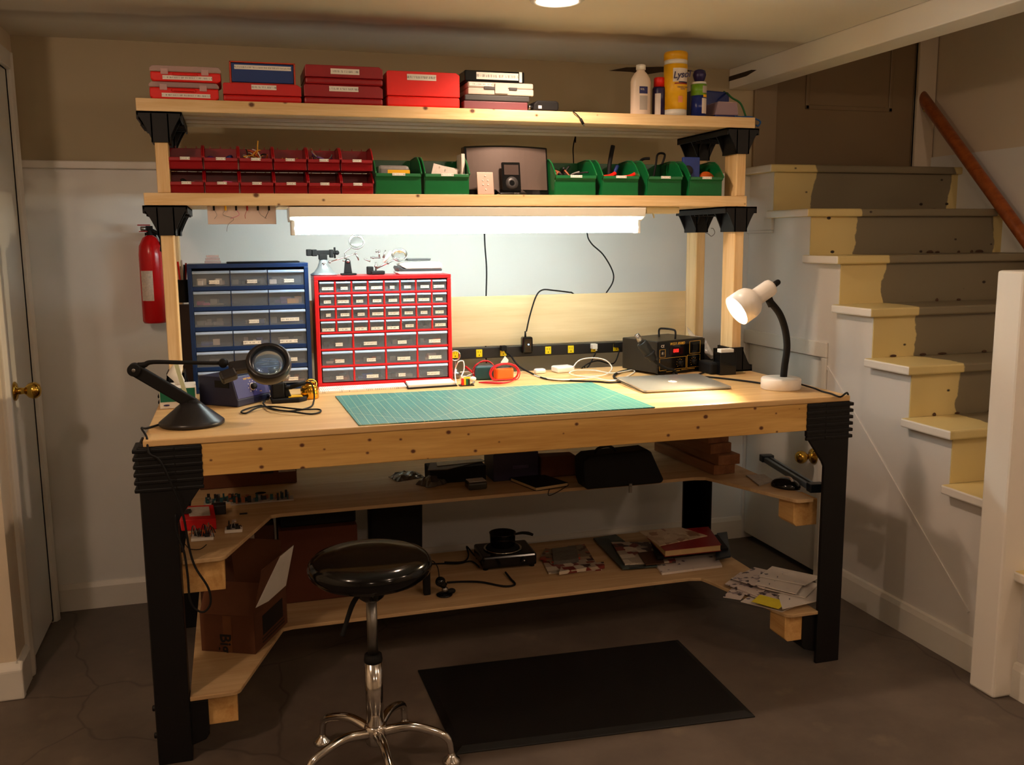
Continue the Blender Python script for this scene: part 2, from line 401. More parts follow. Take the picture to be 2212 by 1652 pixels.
# stairs: each tread and riser; cream paint at the ends, worn grey where a runner was
def stair_mat(name, rail=False):
    m = bpy.data.materials.new(name); m.use_nodes = True; N = m.node_tree.nodes; Lk = m.node_tree.links
    b = N['Principled BSDF']; b.inputs['Roughness'].default_value = .42
    tc = N.new('ShaderNodeTexCoord'); sp = N.new('ShaderNodeSeparateXYZ'); g = N.new('ShaderNodeNewGeometry'); Lk.new(g.outputs['Position'], sp.inputs[0])
    nz = N.new('ShaderNodeTexNoise'); nz.inputs['Scale'].default_value = 7; nz.inputs['Detail'].default_value = 5; Lk.new(g.outputs['Position'], nz.inputs['Vector'])
    ad = N.new('ShaderNodeMath'); ad.operation = 'MULTIPLY_ADD'; ad.inputs[1].default_value = .12; Lk.new(nz.outputs['Fac'], ad.inputs[0]); Lk.new(sp.outputs[0], ad.inputs[2])
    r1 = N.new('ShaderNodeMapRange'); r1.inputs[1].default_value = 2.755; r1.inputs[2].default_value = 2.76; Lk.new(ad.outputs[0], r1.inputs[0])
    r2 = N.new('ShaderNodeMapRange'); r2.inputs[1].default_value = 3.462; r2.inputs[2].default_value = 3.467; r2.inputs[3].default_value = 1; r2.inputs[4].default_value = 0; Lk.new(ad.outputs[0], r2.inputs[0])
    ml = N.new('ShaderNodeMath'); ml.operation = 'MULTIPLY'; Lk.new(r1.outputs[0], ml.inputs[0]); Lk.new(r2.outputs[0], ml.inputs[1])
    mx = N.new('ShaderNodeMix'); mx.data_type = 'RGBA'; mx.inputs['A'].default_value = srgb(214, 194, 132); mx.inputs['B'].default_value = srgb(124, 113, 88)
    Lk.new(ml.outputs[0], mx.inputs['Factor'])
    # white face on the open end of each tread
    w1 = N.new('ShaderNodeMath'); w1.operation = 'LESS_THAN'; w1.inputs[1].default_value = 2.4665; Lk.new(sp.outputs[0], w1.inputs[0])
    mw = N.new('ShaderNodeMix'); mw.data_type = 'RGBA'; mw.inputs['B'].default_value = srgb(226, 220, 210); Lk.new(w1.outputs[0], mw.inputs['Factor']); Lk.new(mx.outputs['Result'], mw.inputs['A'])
    # nail holes
    mp = N.new('ShaderNodeMapping'); mp.inputs['Scale'].default_value = (9, 1.5, 14); Lk.new(g.outputs['Position'], mp.inputs['Vector'])
    vo = N.new('ShaderNodeTexVoronoi'); vo.inputs['Scale'].default_value = 1; Lk.new(mp.outputs[0], vo.inputs['Vector'])
    vr = N.new('ShaderNodeMapRange'); vr.inputs[1].default_value = .07; vr.inputs[2].default_value = .1; vr.inputs[3].default_value = 1; vr.inputs[4].default_value = 0; Lk.new(vo.outputs['Distance'], vr.inputs[0])
    mh = N.new('ShaderNodeMix'); mh.data_type = 'RGBA'; mh.inputs['B'].default_value = srgb(40, 26, 16); Lk.new(vr.outputs[0], mh.inputs['Factor']); Lk.new(mw.outputs['Result'], mh.inputs['A'])
    Lk.new(mh.outputs['Result'], b.inputs['Base Color'])
    return m
M_stair = stair_mat('worn_stair_paint')
M_scab = mat('old_glue', (74, 50, 32), .8, noise=.3, nscale=60, bump=1)
XS = 3.465
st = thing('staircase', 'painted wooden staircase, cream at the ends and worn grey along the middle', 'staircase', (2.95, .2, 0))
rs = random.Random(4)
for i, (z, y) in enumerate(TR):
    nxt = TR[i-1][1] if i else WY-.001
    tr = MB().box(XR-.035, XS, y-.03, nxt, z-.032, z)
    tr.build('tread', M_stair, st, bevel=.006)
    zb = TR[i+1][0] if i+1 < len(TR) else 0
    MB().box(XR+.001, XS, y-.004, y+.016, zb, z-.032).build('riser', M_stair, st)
    for k in range(5):
        sc = MB()
        cx = XR+.05+rs.random()*.85; wd = .006+.022*rs.random()**2
        if i+1 < len(TR): sc.sphere((cx, y-.008, zb+.004), 1, M_scab, 8, 6, (wd, .004, .004+.005*rs.random()))
        if sc.v: sc.build('glue_residue', M_scab, st)
# landing wall with the door at the head of the stairs, and the stairwell walls
xd0, xd1 = 2.615, 3.36
w = MB().box(2.502, xd0, WY, WY+.1, 1.69, 3.6).box(xd1, XS+.14, WY, WY+.1, 1.69, 3.6).box(xd0, xd1, WY, WY+.1, 3.1, 3.6)
struct(w.build('wall_landing', M_brown))
struct(MB().box(XS, XS+.14, YF, WY+.1, 0, 3.6).build('wall_right', M_wallL))
struct(MB().box(XS-.012, XS, -1.2, WY, 0, 1.775).build('trim_5', M_wallW))
dd = MB().box(xd0+.003, xd1-.003, WY+.012, WY+.05, 1.722, 3.095)
d3 = struct(dd.build('door_3', M_doorb, bevel=.003))
pn = MB()
for za, zb_ in ((1.98, 2.6),):
    for xa, xb in ((xd0+.16, xd1-.12),):
        for (p0, p1, q0, q1) in ((xa, xb, za, za+.02), (xa, xb, zb_-.02, zb_), (xa, xa+.02, za, zb_), (xb-.02, xb, za, zb_)):
            pn.box(p0, p1, WY+.006, WY+.013, q0, q1)
pn.build('panel_molding', M_doorb, d3, bevel=.004)
struct(MB().box(2.502, xd0, WY-.016, WY+.012, 1.716, 3.1, M_brown).box(xd1, xd1+.1, WY-.016, WY+.012, 1.716, 3.1, M_wallL).build('trim_6', M_brown, bevel=.004))
# side of the stair opening: beam under the upper floor, and the upper storey behind it
struct(MB().box(2.38, 2.50, -1.3, WY, 2.05, CEIL+.001).build('trim_7', M_ceil, bevel=.004))
struct(MB().box(2.38, 2.50, -1.3, WY, CEIL+.12, 3.6).build('wall_upper', M_wallL))
struct(MB().box(2.38, 3.6, -1.3, -1.2, CEIL+.0, 3.6).build('wall_opening', M_wallL))
struct(MB().box(2.3, 3.7, -1.4, WY+.1, 3.6, 3.7).build('ceiling_upper', M_ceil))
# handrail on the right stairwell wall
xr_ = XS-.07
a = PT(1898, 80, x=xr_); b = PT(2212, 512, x=xr_); dr = (b-a)
a2 = a-dr*.4; b2 = b+dr*.9
hr = thing('handrail', 'round stained wood handrail climbing the wall beside the stairs', 'handrail', (xr_, b2.y, b2.z))
MB().cyl(b2, a2, .027, seg=24).build('rail', M_rail, hr)
for t_ in (.35, 1.3):
    p = a+dr*t_
    MB().cyl(p+Vector((0, 0, -.02)), p+Vector((0, 0, -.05)), .008, mt=M_brass).cyl(p+Vector((0, 0, -.05)), (XS-.012, p.y, p.z-.07), .008, mt=M_brass).build('bracket', M_brass, hr)
# newel post
nx0, ny0 = 2.418, -.372
nw = MB().prism([(nx0, ny0), (nx0+.1, ny0), (nx0+.1, ny0+.1), (nx0, ny0+.1)], 'z', 0, 1.305)
M_newel = paint('newel_paint', (236, 230, 218), .4)
tag(nw.build('newel_post', M_newel, bevel=.008), 'square cream newel post with chamfered top edges at the foot of the stairs', 'post')
# damaged drywall where the wall meets the ceiling
M_hole = mat('torn_drywall', (58, 44, 30), .9, noise=.3, nscale=50, bump=.8)
a, b = PT(1315, 150, y=WY-.001), PT(1500, 150, y=WY-.001)
pts = [(a.x, a.z-.005), (a.x+.08, a.z+.012), (b.x-.1, b.z+.008), (b.x, b.z-.008), (b.x-.16, b.z-.018), (a.x+.17, a.z-.014), (a.x+.1, a.z-.006)]
struct(MB().prism(pts, 'y', WY-.002, WY+.001, M_hole).build('wall_damage', M_hole))
# trim rings, the can's bulb, and the globes added out of view for light
M_bulb = mat('lit_bulb', (255, 240, 220), .5, noise=0, emit=(1, .82, .6, 1), es=14)
labs = ['recessed ceiling can lamp, lit, above the front of the shelves', 'added fill globe, out of view, on the left side of the room', 'added fill globe, out of view, in front of the workbench', 'added fill globe, out of view, by the foot of the stairs', 'added fill globe, out of view, at the far left behind the camera', 'added fill globe, out of view, at the far right behind the camera']
M_globe = mat('lit_fill_globe', (255, 240, 220), .5, noise=0, emit=(1, .82, .6, 1), es=5)
for i, (x, y) in enumerate(CAN_OR_FILL):
    t = thing('can_or_fill_lamp', labs[i], 'ceiling light', (x, y, CEIL))
    MB().lathe([(.082, -.0005), (.085, -.006), (.078, -.012), (.066, -.012), (.066, -.0005)], 32, M_whitem, tr4(x, y, CEIL), cap=False).build('trim_ring', M_whitem, t)
    if i == 0: MB().lathe([(.001, -.009), (.045, -.0105), (.062, -.006), (.064, -.001)], 32, M_bulb, tr4(x, y, CEIL), cap=False).build('bulb', M_bulb, t)
    else: MB().lathe([(.001, -.04), (.03, -.038), (.05, -.03), (.062, -.012), (.064, -.001)], 32, M_globe, tr4(x, y, CEIL), cap=False).build('globe', M_globe, t)
a, b = PT(1528, 184, x=2.379), PT(1634, 151, x=2.379)
pts = [(a.y, a.z), (a.y-(a.y-b.y)*.35, a.z+(b.z-a.z)*.35+.008), (b.y+.04, b.z+.007), (b.y, b.z), (b.y+.08, b.z-.012), (a.y-(a.y-b.y)*.3, a.z+(b.z-a.z)*.3-.012)]
struct(MB().prism(pts, 'x', 2.3785, 2.381, M_hole).build('trim_damage', M_hole))
p = PT(1672, 500, x=XR); q = PT(1640, 476, x=XR)
struct(MB().box(XR-.012, XR, p.y, WY, p.z-.006, p.z+.006).box(XR-.016, XR, p.y, p.y+.06, p.z+.0065, p.z+.062).build('trim_8', M_string, bevel=.003))
# a wavy brown band mixed into the ceiling colour
def ceiling_band(m):
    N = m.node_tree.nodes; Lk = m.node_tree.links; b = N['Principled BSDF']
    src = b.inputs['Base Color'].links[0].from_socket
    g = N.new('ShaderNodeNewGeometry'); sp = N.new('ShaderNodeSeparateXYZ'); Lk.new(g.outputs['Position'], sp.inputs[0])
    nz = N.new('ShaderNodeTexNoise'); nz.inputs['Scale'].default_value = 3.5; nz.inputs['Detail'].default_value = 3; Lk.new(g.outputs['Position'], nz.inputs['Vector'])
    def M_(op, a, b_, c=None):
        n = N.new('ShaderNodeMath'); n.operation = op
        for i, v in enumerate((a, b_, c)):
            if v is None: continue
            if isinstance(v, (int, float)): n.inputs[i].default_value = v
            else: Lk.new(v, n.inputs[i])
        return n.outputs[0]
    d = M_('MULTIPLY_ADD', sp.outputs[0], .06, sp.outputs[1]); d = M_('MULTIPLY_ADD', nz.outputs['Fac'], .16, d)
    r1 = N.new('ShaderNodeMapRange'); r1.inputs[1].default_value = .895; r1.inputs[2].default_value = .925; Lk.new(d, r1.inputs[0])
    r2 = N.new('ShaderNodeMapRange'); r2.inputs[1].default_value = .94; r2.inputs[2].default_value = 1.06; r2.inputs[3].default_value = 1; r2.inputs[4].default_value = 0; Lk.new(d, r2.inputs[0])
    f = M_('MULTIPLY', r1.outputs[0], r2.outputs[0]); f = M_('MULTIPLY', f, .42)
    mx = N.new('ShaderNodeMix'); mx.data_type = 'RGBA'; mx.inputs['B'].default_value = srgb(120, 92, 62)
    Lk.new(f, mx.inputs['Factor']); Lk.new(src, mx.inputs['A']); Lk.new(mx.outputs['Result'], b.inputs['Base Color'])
M_ceilr = M_ceil.copy(); M_ceilr.name = 'ceiling_paint_with_band'; ceiling_band(M_ceilr)
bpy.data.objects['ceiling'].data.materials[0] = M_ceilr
# ================================================================== THE WORKBENCH
wb = thing('workbench', 'long pine workbench with black resin legs and two open lower shelves', 'workbench', (L/2, D/2, 0))
MB().box(0.003, L, 0, D, H-.018, H).build('tabletop', M_ply, wb, bevel=.003)
fz = H-.018-.0885
MB().box(.10, L-.10, .004, .042, fz, H-.0185).build('front_rail', M_fas, wb, bevel=.002)
MB().box(.10, L-.10, D-.04, D-.004, fz, H-.0185).build('back_rail', M_fas, wb, bevel=.002)
def side_rail(x): MB().box(x, x+.038, .04, D-.04, fz, H-.0185).build('side_rail', M_py, wb)
side_rail(.06); side_rail(L-.098)
def leg(x, sx, y0, sy, mid):
    """x: outer edge, sx: inward direction; y0: outer face, sy: inward"""
    m = MB(); X = lambda a: x+sx*a; Y = lambda a: y0+sy*a
    top = H-.019
    br = .158
    z1 = top-.125
    # gusset plate facing front or back
    prof = [(X(0), 0), (X(.088), 0), (X(.088), z1-.085), (X(.095), z1-.07), (X(br), z1+.02), (X(br), top), (X(0), top)]
    m.prism(prof, 'y', Y(-.0085), Y(.004), M_black)
    # side plate
    pr2 = [(Y(0), 0), (Y(.088), 0), (Y(.088), z1-.06), (Y(.14), z1+.02), (Y(.14), top), (Y(0), top)]
    m.prism(pr2, 'x', X(-.002), X(.005), M_black)
    m.box(*sorted((X(0), X(.088))), *sorted((Y(.0), Y(.004 if sx < 0 else .05))), 0, top, M_black)
    m.box(*sorted((X(0), X(.006))), *sorted((Y(.0), Y(.084))), 0, top, M_black)
    # ribs round the top
    for k in range(6):
        z = top-.004-k*.021
        m.box(*sorted((X(-.013), X(.09))), *sorted((Y(-.0105), Y(.09))), z-.011, z, M_black)
        m.box(*sorted((X(.09), X(br+.001))), *sorted((Y(-.0105), Y(0))), z-.011, z, M_black)
    # foot bracket and bolt heads
    m.prism([(X(.08), mid-.13), (X(.125), mid-.115), (X(.135), mid-.10), (X(.135), mid), (X(.08), mid)], 'y', *(sorted((Y(.004), Y(.08)))), M_black)
    for z in (mid-.02, mid-.1): m.cyl((X(-.012), Y(.04), z), (X(0), Y(.04), z), .009, seg=8)
    m.build('leg', M_black, wb, bevel=.003)
ZM, ZL = .555, .185
leg(-.012, 1, .01, 1, ZL-.02); leg(L+.002, -1, .01, 1, ZL-.02)
leg(-.012, 1, 1.0, -1, ZL-.02); leg(L+.005, -1, .985, -1, ZL-.02)
# lower shelves: U-shaped plywood with rounded corners
def ushelf(z, yf, yi, yb, xl, xr, c1, c2, x0=.078, x1=L-.086, t=.012):
    o = [(x0, yb), (x0, yf), (xl-.03, yf)]
    def arc(cx, cy, a0, a1, r, n=5): return [(cx+r*math.cos(math.radians(a0+(a1-a0)*k/n)), cy+r*math.sin(math.radians(a0+(a1-a0)*k/n))) for k in range(n+1)]
    pts = [(x0, yb), (x0, yf)]+arc(xl-.03, yf+.03, -90, -10, .03)+[(xl+c1*.94, yi-.03), (xl+c1, yi-.008), (xl+c1+.03, yi)]
    pts += [(xr-c2-.04, yi), (xr-c2, yi-.012), (xr-c2*.9, yi-.04)]+arc(xr+.03, yf+.03, 190, 270, .03)+[(x1, yf), (x1, yb-.04), (x1-.04, yb)]
    return pts
p1 = ushelf(ZM, .05, .425, 1.235, .195, 1.975, .13, .13)
MB().prism(p1, 'z', ZM-.012, ZM, M_ply2).build('lower_shelf', M_ply2, wb, bevel=.002)
p0 = ushelf(ZL, .0, .405, .96, .215, 1.925, .13, .10)
MB().prism(p0, 'z', ZL-.012, ZL, M_ply2).build('lower_shelf', M_ply2, wb, bevel=.002)
def beam(x0, x1, y0, y1, z0, z1):
    m = MB(); c = .012
    m.prism([(x0, z0+c), (x0+c, z0), (x1, z0), (x1, z1), (x0, z1)], 'y', y0, y1, M_py)
    m.build('shelf_beam', M_py, wb, bevel=.002)
beam(.055, .185, .075, .165, ZM-.012-.09, ZM-.0125); beam(1.995, 2.085, .085, .175, ZM-.012-.09, ZM-.0125)
beam(.10, .20, .03, .12, ZL-.012-.09, ZL-.0125); beam(1.935, 2.01, .02, .11, ZL-.012-.09, ZL-.0125)
MB().box(.3, 1.85, .90, .938, ZM-.012-.09, ZM-.0125).build('back_beam', M_px, wb)
MB().box(.3, 1.85, .90, .938, ZL-.012-.09, ZL-.0125).build('back_beam', M_px, wb)
# ================================================================== THE SHELVING ON THE BENCH
SF, SB = .6045, 1.005      # front and back of the shelf boards
Z2, Z1 = 1.842, 1.559     # tops
sh = thing('shelving_unit', 'two-tier pine shelving on black brackets standing on the workbench', 'shelving', (L/2, .8, H))
def shelf(z, x0, x1):
    for k in range(4): MB().box(x0, x1, SF+.1035*k, SF+.1035*k+.089, z-.038, z).build('shelf_board', M_px, sh, bevel=.002)
shelf(Z2, -.008, 2.117); shelf(Z1, -.003, 2.092)
PXL, PXR = .038, 2.05     # left faces of the posts
def post(x, y, z0, z1): MB().box(x, x+.038, y, y+.089, z0, z1).build('post', M_pz, sh, bevel=.0025)
yF, yR = .612, .912
def bracket(xc, ztop, up=False, w0=.066):
    """the black flared shelf bracket spanning both posts; up: standing on the bench"""
    m = MB(); h = .092; w1 = .027; s = -1 if not up else 1
    zz = lambda d: ztop+s*d
    n = 8
    for yy in (yF, yR):
        y0, y1 = yy-.0075, yy+.0965
        pr = [(xc-w0, zz(0)), (xc-w0, zz(.010))]
        for k in range(n+1):
            t_ = k/n
            pr.append((xc-w0+.002+(w0-w1-.002)*t_**.78, zz(.012+(h-.024)*t_)))
        pr += [(xc-w1, zz(h))]
        pr += [(2*xc-p[0], p[1]) for p in reversed(pr)]
        m.prism(pr, 'y', y0, y0+.006, M_black); m.prism(pr, 'y', y1-.006, y1, M_black)
        for q in (-1, 1): m.box(*sorted((xc+q*w1, xc+q*(w1-.006))), y0, y1, *sorted((zz(.006), zz(h))), M_black)
        # flare toward the other post
        yc = (y1-.004) if yy == yF else (y0+.004); d = 1 if yy == yF else -1
        pr2 = [(yc, zz(0)), (yc+d*.05, zz(0))]+[(yc+d*(.05*(1-math.sin(math.pi/2*k/6))), zz(.012+(h-.02)*(1-math.cos(math.pi/2*k/6)))) for k in range(7)]
        for q in (-.02, .02): m.prism(pr2, 'x', xc+q-.003, xc+q+.003, M_black)
    ya, yb = yF-.0075, yR+.0965
    for q in (-1, 1): m.box(*sorted((xc+q*w0, xc+q*(w0-.006))), ya, yb, *sorted((zz(0), zz(.024))), M_black)
    for k in range(5): y = yF+.125+.035*k; m.box(xc-w0, xc+w0, y, y+.005, *sorted((zz(0), zz(.03))), M_black)
    m.box(xc-w0, xc+w0, ya, yb, *sorted((zz(0), zz(.006))), M_black)
    m.build('bracket', M_black, sh, bevel=.0012)
for xc in (PXL+.019, PXR+.019):
    bracket(xc, Z2-.0385); bracket(xc, Z1-.0385); bracket(xc, H+.0008, up=True, w0=.066 if xc > 1 else .046)
for x in (PXL, PXR):
    for y in (yF, yR):
        post(x, y, H+.008, Z1-.0386-.008); post(x, y, Z1+.0005, Z2-.0386-.008)
# the plywood backboard fixed to the rear posts
MB().box(.12, PXR-.003, .994, 1.0, .995, 1.190).build('backboard', M_board, sh)
# ================================================================== LAMPS AND FIXTURES AT THE BENCH
def rect(u0, u1, v0, v1, y):
    """x0, x1, z0, z1 of something standing in the plane y and seen between those pixels (v0 above v1)"""
    vm = (v0+v1)/2; um = (u0+u1)/2
    return PT(u0, vm, y=y).x, PT(u1, vm, y=y).x, PT(um, v1, y=y).z, PT(um, v0, y=y).z
M_tube = mat('fluorescent_tube', (255, 255, 255), .5, noise=0, emit=(.80, .98, 1.0, 1), es=21)
fx0, fx1 = .432, 1.683
FY = .66
fl = thing('fluorescent_light', 'lit four foot fluorescent shop light screwed under the middle shelf', 'light fixture', ((fx0+fx1)/2, FY, 1.447))
zt_ = Z1-.039
h = MB()
h.prism([(FY-.062, zt_-.004), (FY-.055, zt_-.034), (FY-.022, zt_-.05), (FY+.03, zt_-.05), (FY+.062, zt_-.034), (FY+.062, zt_-.004)], 'x', fx0, fx1)
h.build('housing', M_whitem, fl, bevel=.002)
TZ = zt_-.072
for x in (fx0+.006, fx1-.02): MB().box(x, x+.014, FY-.03, FY+.02, TZ-.022, zt_-.048).build('lamp_holder', M_white, fl, bevel=.003)
MB().cyl((fx0+.018, FY-.012, TZ), (fx1-.018, FY-.012, TZ), .019, mt=M_tube, seg=24).build('tube', M_tube, fl)
# ---------------- white gooseneck desk lamp
lb = PT(1692, 853, z=H)
LB = Vector((2.0, .195, H))
dl = thing('desk_lamp', 'white gooseneck desk lamp, lit, on the right end of the bench', 'lamp', LB)
MB().lathe([(.001, .0), (.063, .0), (.066, .004), (.066, .033), (.062, .038), (.02, .040), (.001, .040)], 48, M_whitem, tr4(LB)).build('base', M_whitem, dl)
yy = LB.y
g = [PT(1692, 826, y=yy), PT(1695, 790, y=yy), PT(1700, 750, y=yy), PT(1696, 712, y=yy), PT(1684, 678, y=yy), PT(1664, 652, y=yy)]
g[0].z = H+.036
MB().tube(g, .0115, 14, M_blackm, 8).build('gooseneck', M_blackm, dl)
# head: axis from the switch end down to the mouth
tail = PT(1668, 618, y=yy); mouth = PT(1591, 671, y=yy-.002)
ax = (mouth-tail); Lh = ax.length; ax.normalize()
q = Vector((0, 0, 1)).rotation_difference(ax).to_matrix().to_4x4(); q.translation = tail
s_ = Lh/.16
pr = [(.001, -.004), (.018, -.003), (.026, .003), (.0285, .012), (.0285, .066), (.030, .074), (.040, .083), (.049, .095), (.053, .112), (.0535, .16)]
pr = [(r, z*s_) for r, z in pr]
inn = [(.0515, .16*s_), (.051, .112*s_), (.047, .097*s_), (.036, .085*s_), (.02, .08*s_), (.001, .08*s_)]
MB().lathe(pr+inn, 40, M_whitem, q, cap=False).build('shade', M_whitem, dl)
M_bulb2 = mat('desk_bulb', (255, 245, 225), .5, noise=0, emit=(1, .80, .52, 1), es=34)
MB().lathe([(.001, .152*s_), (.018, .148*s_), (.028, .135*s_), (.030, .118*s_), (.022, .1*s_), (.013, .085*s_), (.001, .084*s_)], 24, M_bulb2, q, cap=False).build('bulb', M_bulb2, dl)
MB().cyl(tail-ax*.003, tail-ax*.024, .0105, .0095, mt=M_blackm, seg=18).sphere(tail-ax*.024, .0096, M_blackm, 14, 8).build('switch', M_blackm, dl)
MB().cyl(PT(1658, 640, y=yy), PT(1667, 660, y=yy), .013, .012, mt=M_blackm).build('swivel', M_blackm, dl)
MB().box(LB.x+.062, LB.x+.072, LB.y-.006, LB.y+.006, H+.006, H+.02).build('cord_grip', M_blackm, dl)
ly = light('desk_lamp_light', 'SPOT', tail+ax*.158*s_, 27, (1, .76, .46), spot_size=math.radians(118), spot_blend=.7, shadow_soft_size=.02)
ly.rotation_euler = (-ax).to_track_quat('Z', 'Y').to_euler()
def cable(pts, r, mt, label, name='cable', n=6):
    o = MB().tube(pts, r, 8, mt, n).build(name, mt)
    tag(o, label, 'cable'); return o
def onb(u, v, dz=.003): p = PT(u, v, z=H+dz); return p
c = [LB+Vector((.072, 0, .012)), onb(1757, 838, .012), onb(1775, 845, .004), onb(1795, 850, .004), onb(1815, 857, .004)]
e_ = Vector((L+.012, .03, H-.0)); c += [e_, e_+Vector((.01, .01, -.08)), e_+Vector((.018, .02, -.17)), e_+Vector((.006, .03, -.22))]
cable(c, .003, M_blackm, 'black cord of the white desk lamp running over the bench corner')
# ---------------- black magnifier lamp at the left corner
MBs = PT(415, 922, z=H); MC = Vector((.185, .075, H))
MC = PT(415, 917, z=H)
ml_ = thing('magnifier_lamp', 'black magnifying lamp with a jointed arm on the left front corner', 'lamp', MC)
M_blk2 = mat('satin_black', (30, 27, 28), .32, noise=.03)
MB().lathe([(.001, 0), (.082, 0), (.088, .004), (.088, .011), (.082, .016), (.034, .056), (.026, .064), (.001, .066)], 48, M_blk2, tr4(MC)).build('base', M_blk2, ml_)
y_ = MC.y
e0 = PT(417, 872, y=y_); e1 = PT(290, 798, y=y_)
def flatarm(a, b, w, t_):
    d = (b-a).normalized(); n = Vector((-d.z, 0, d.x))*w/2; m = MB()
    pts = []
    for k in range(9):
        an = math.pi*k/8+math.pi/2; pts.append((a.x+(d.x*math.cos(an))*w/2+n.x*math.sin(an), a.z+(d.z*math.cos(an))*w/2+n.z*math.sin(an)))
    for k in range(9):
        an = math.pi*k/8-math.pi/2; pts.append((b.x+(d.x*math.cos(an))*w/2+n.x*math.sin(an), b.z+(d.z*math.cos(an))*w/2+n.z*math.sin(an)))
    m.prism(pts, 'y', a.y-t_/2, a.y+t_/2); return m
flatarm(e0, e1, .034, .024).build('lower_arm', M_blackm, ml_, bevel=.004)
MB().cyl((e0.x, y_-.018, e0.z-.002), (e0.x, y_+.018, e0.z-.002), .016, mt=M_blackm).cyl((e0.x, y_, e0.z-.002), (MC.x, y_, H+.055), .016, .022, mt=M_blackm).build('pivot', M_blackm, ml_)
MB().cyl((e1.x, y_-.02, e1.z), (e1.x, y_+.02, e1.z), .017, mt=M_blackm, seg=24).cyl((e1.x, y_-.023, e1.z), (e1.x, y_-.019, e1.z), .005, mt=M_steel).build('elbow', M_blackm, ml_, bevel=.001)
u0 = e1+Vector((.01, 0, .01)); u1 = PT(330, 782, y=y_); u2 = PT(470, 784, y=y_+.01); u3 = PT(492, 783, y=y_+.015)
MB().tube([u0, PT(312, 788, y=y_), u1, PT(400, 783, y=y_), u2, u3], [.009, .008, .006, .0055, .0055, .008], 10, M_blackm).build('upper_arm', M_blackm, ml_)
hj = PT(482, 784, y=y_+.012)
MB().cyl(hj+Vector((0, -.016, 0)), hj+Vector((0, .016, 0)), .012, mt=M_blackm, seg=20).build('head_joint', M_blackm, ml_)
hc = PT(580, 783, y=y_-.02)      # centre of the lens
d_c = (CAM-hc).normalized(); d_t = (Vector((.62, .648, 1.447))-hc).normalized(); nrm = (Vector((-.22, -.84, .50)).normalized()*.72+(d_c+d_t).normalized()*.28).normalized()    # the way the lens faces
ex = Vector((1, 0, .12)); ex = (ex-nrm*ex.dot(nrm)).normalized(); ey = nrm.cross(ex)
hm = Matrix((ex, ey, nrm)).transposed().to_4x4(); hm.translation = hc
pr = [(.0485, .011), (.050, .014), (.058, .014), (.062, .008), (.063, -.01), (.060, -.023), (.053, -.025), (.050, -.02), (.048, -.01), (.0475, .004)]
MB().lathe(pr+[pr[0]], 48, M_blk2, hm, cap=False).build('ring', M_blk2, ml_)
M_lens = mat('coated_lens', (170, 205, 245), .03, metal=.22, noise=0, trans=.9, spec=1.0, ior=1.5)
MB().lathe([(.001, .009), (.02, .0085), (.035, .006), (.0475, .002), (.0475, -.002), (.035, -.006), (.02, -.0085), (.001, -.009)], 40, M_lens, hm, cap=False).build('lens', M_lens, ml_)
MB().cbox((-.078, 0, -.004), (.06, .034, .026), None, hm).cbox((-.115, .004, .0), (.045, .03, .03), None, hm @ rz4(.25)).build('yoke', M_blk2, ml_, bevel=.006)
c = [MC+Vector((-.085, -.0, .006)), onb(316, 925, .004), PT(306, 925, y=.05), Vector((.012, .02, H+.004)), Vector((.018, -.016, H-.03)), PT(345, 995, y=-.02), PT(370, 1045, y=-.02), PT(395, 1110, y=-.018), PT(408, 1180, y=-.02), PT(422, 1225, y=-.02), PT(450, 1270, y=-.02), PT(454, 1305, y=-.02), PT(436, 1322, y=-.02), PT(412, 1300, y=-.02), PT(405, 1240, y=-.02), PT(397, 1190, y=-.02), PT(382, 1150, y=-.014), PT(379, 1110, y=-.012)]
cable(c, .003, M_blackm, 'black cord looping down beside the left front leg')
# ---------------- stool
SC = PT(812, 1600, z=.07); 
stl = thing('stool', 'round black stool with a padded seat on a chrome five-star base', 'stool', (SC.x, SC.y, 0))
cx, cy = SC.x, SC.y
zs = .575
sc_ = PT(800, 1200, z=zs)
R_ = (PT(935, 1225, y=cy).x-PT(668, 1225, y=cy).x)/2
T0 = tr4(cx, cy, 0)
M_seat = mat('glossy_black_vinyl', (9, 8, 8), .12, noise=0, spec=.4)
zb = PT(805, 1252, y=cy).z
k = R_/.17
ztop = zb+.075
MB().lathe([(.001, zb), (.10*k, zb), (.150*k, zb+.010), (.166*k, zb+.024), (.171*k, zb+.038), (.168*k, zb+.052), (.156*k, zb+.064), (.135*k, zb+.071), (.08*k, zb+.076), (.001, zb+.077)], 56, M_seat, T0).build('seat', M_seat, stl)
MB().lathe([(.001, zb-.055), (.022, zb-.055), (.034, zb-.045), (.052, zb-.012), (.062, zb), (.001, zb)], 32, M_blackg, T0).build('seat_mount', M_blackg, stl)
zc = PT(805, 1425, y=cy).z; zh = PT(812, 1575, y=cy).z
MB().cyl((cx, cy, zc), (cx, cy, zb-.05), .0142, seg=24).build('gas_lift', M_steel, stl)
MB().lathe([(.0145, zc-.004), (.024, zc-.004), (.025, zc+.002), (.023, zc+.016), (.0146, zc+.018)], 28, M_blackm, T0, cap=False).build('collar', M_blackm, stl)
MB().cyl((cx, cy, zh+.01), (cx, cy, zc), .0232, seg=32).build('outer_column', M_chrome, stl)
MB().lathe([(.001, zh-.04), (.022, zh-.04), (.026, zh-.036), (.030, zh-.012), (.030, zh+.012), (.025, zh+.018), (.001, zh+.018)], 32, M_chrome, T0).build('hub', M_chrome, stl)
MB().tube([(cx-.02, cy-.01, zb-.02), (cx-.05, cy-.02, zb-.05), (cx-.075, cy-.03, zb-.11), (cx-.083, cy-.034, zb-.13)], [.006, .007, .006, .007], 10).build('lever', M_blackm, stl)
feet = [(PT(692, 1608, z=.012)), PT(875, 1560, z=.012), PT(980, 1638, z=.012)]
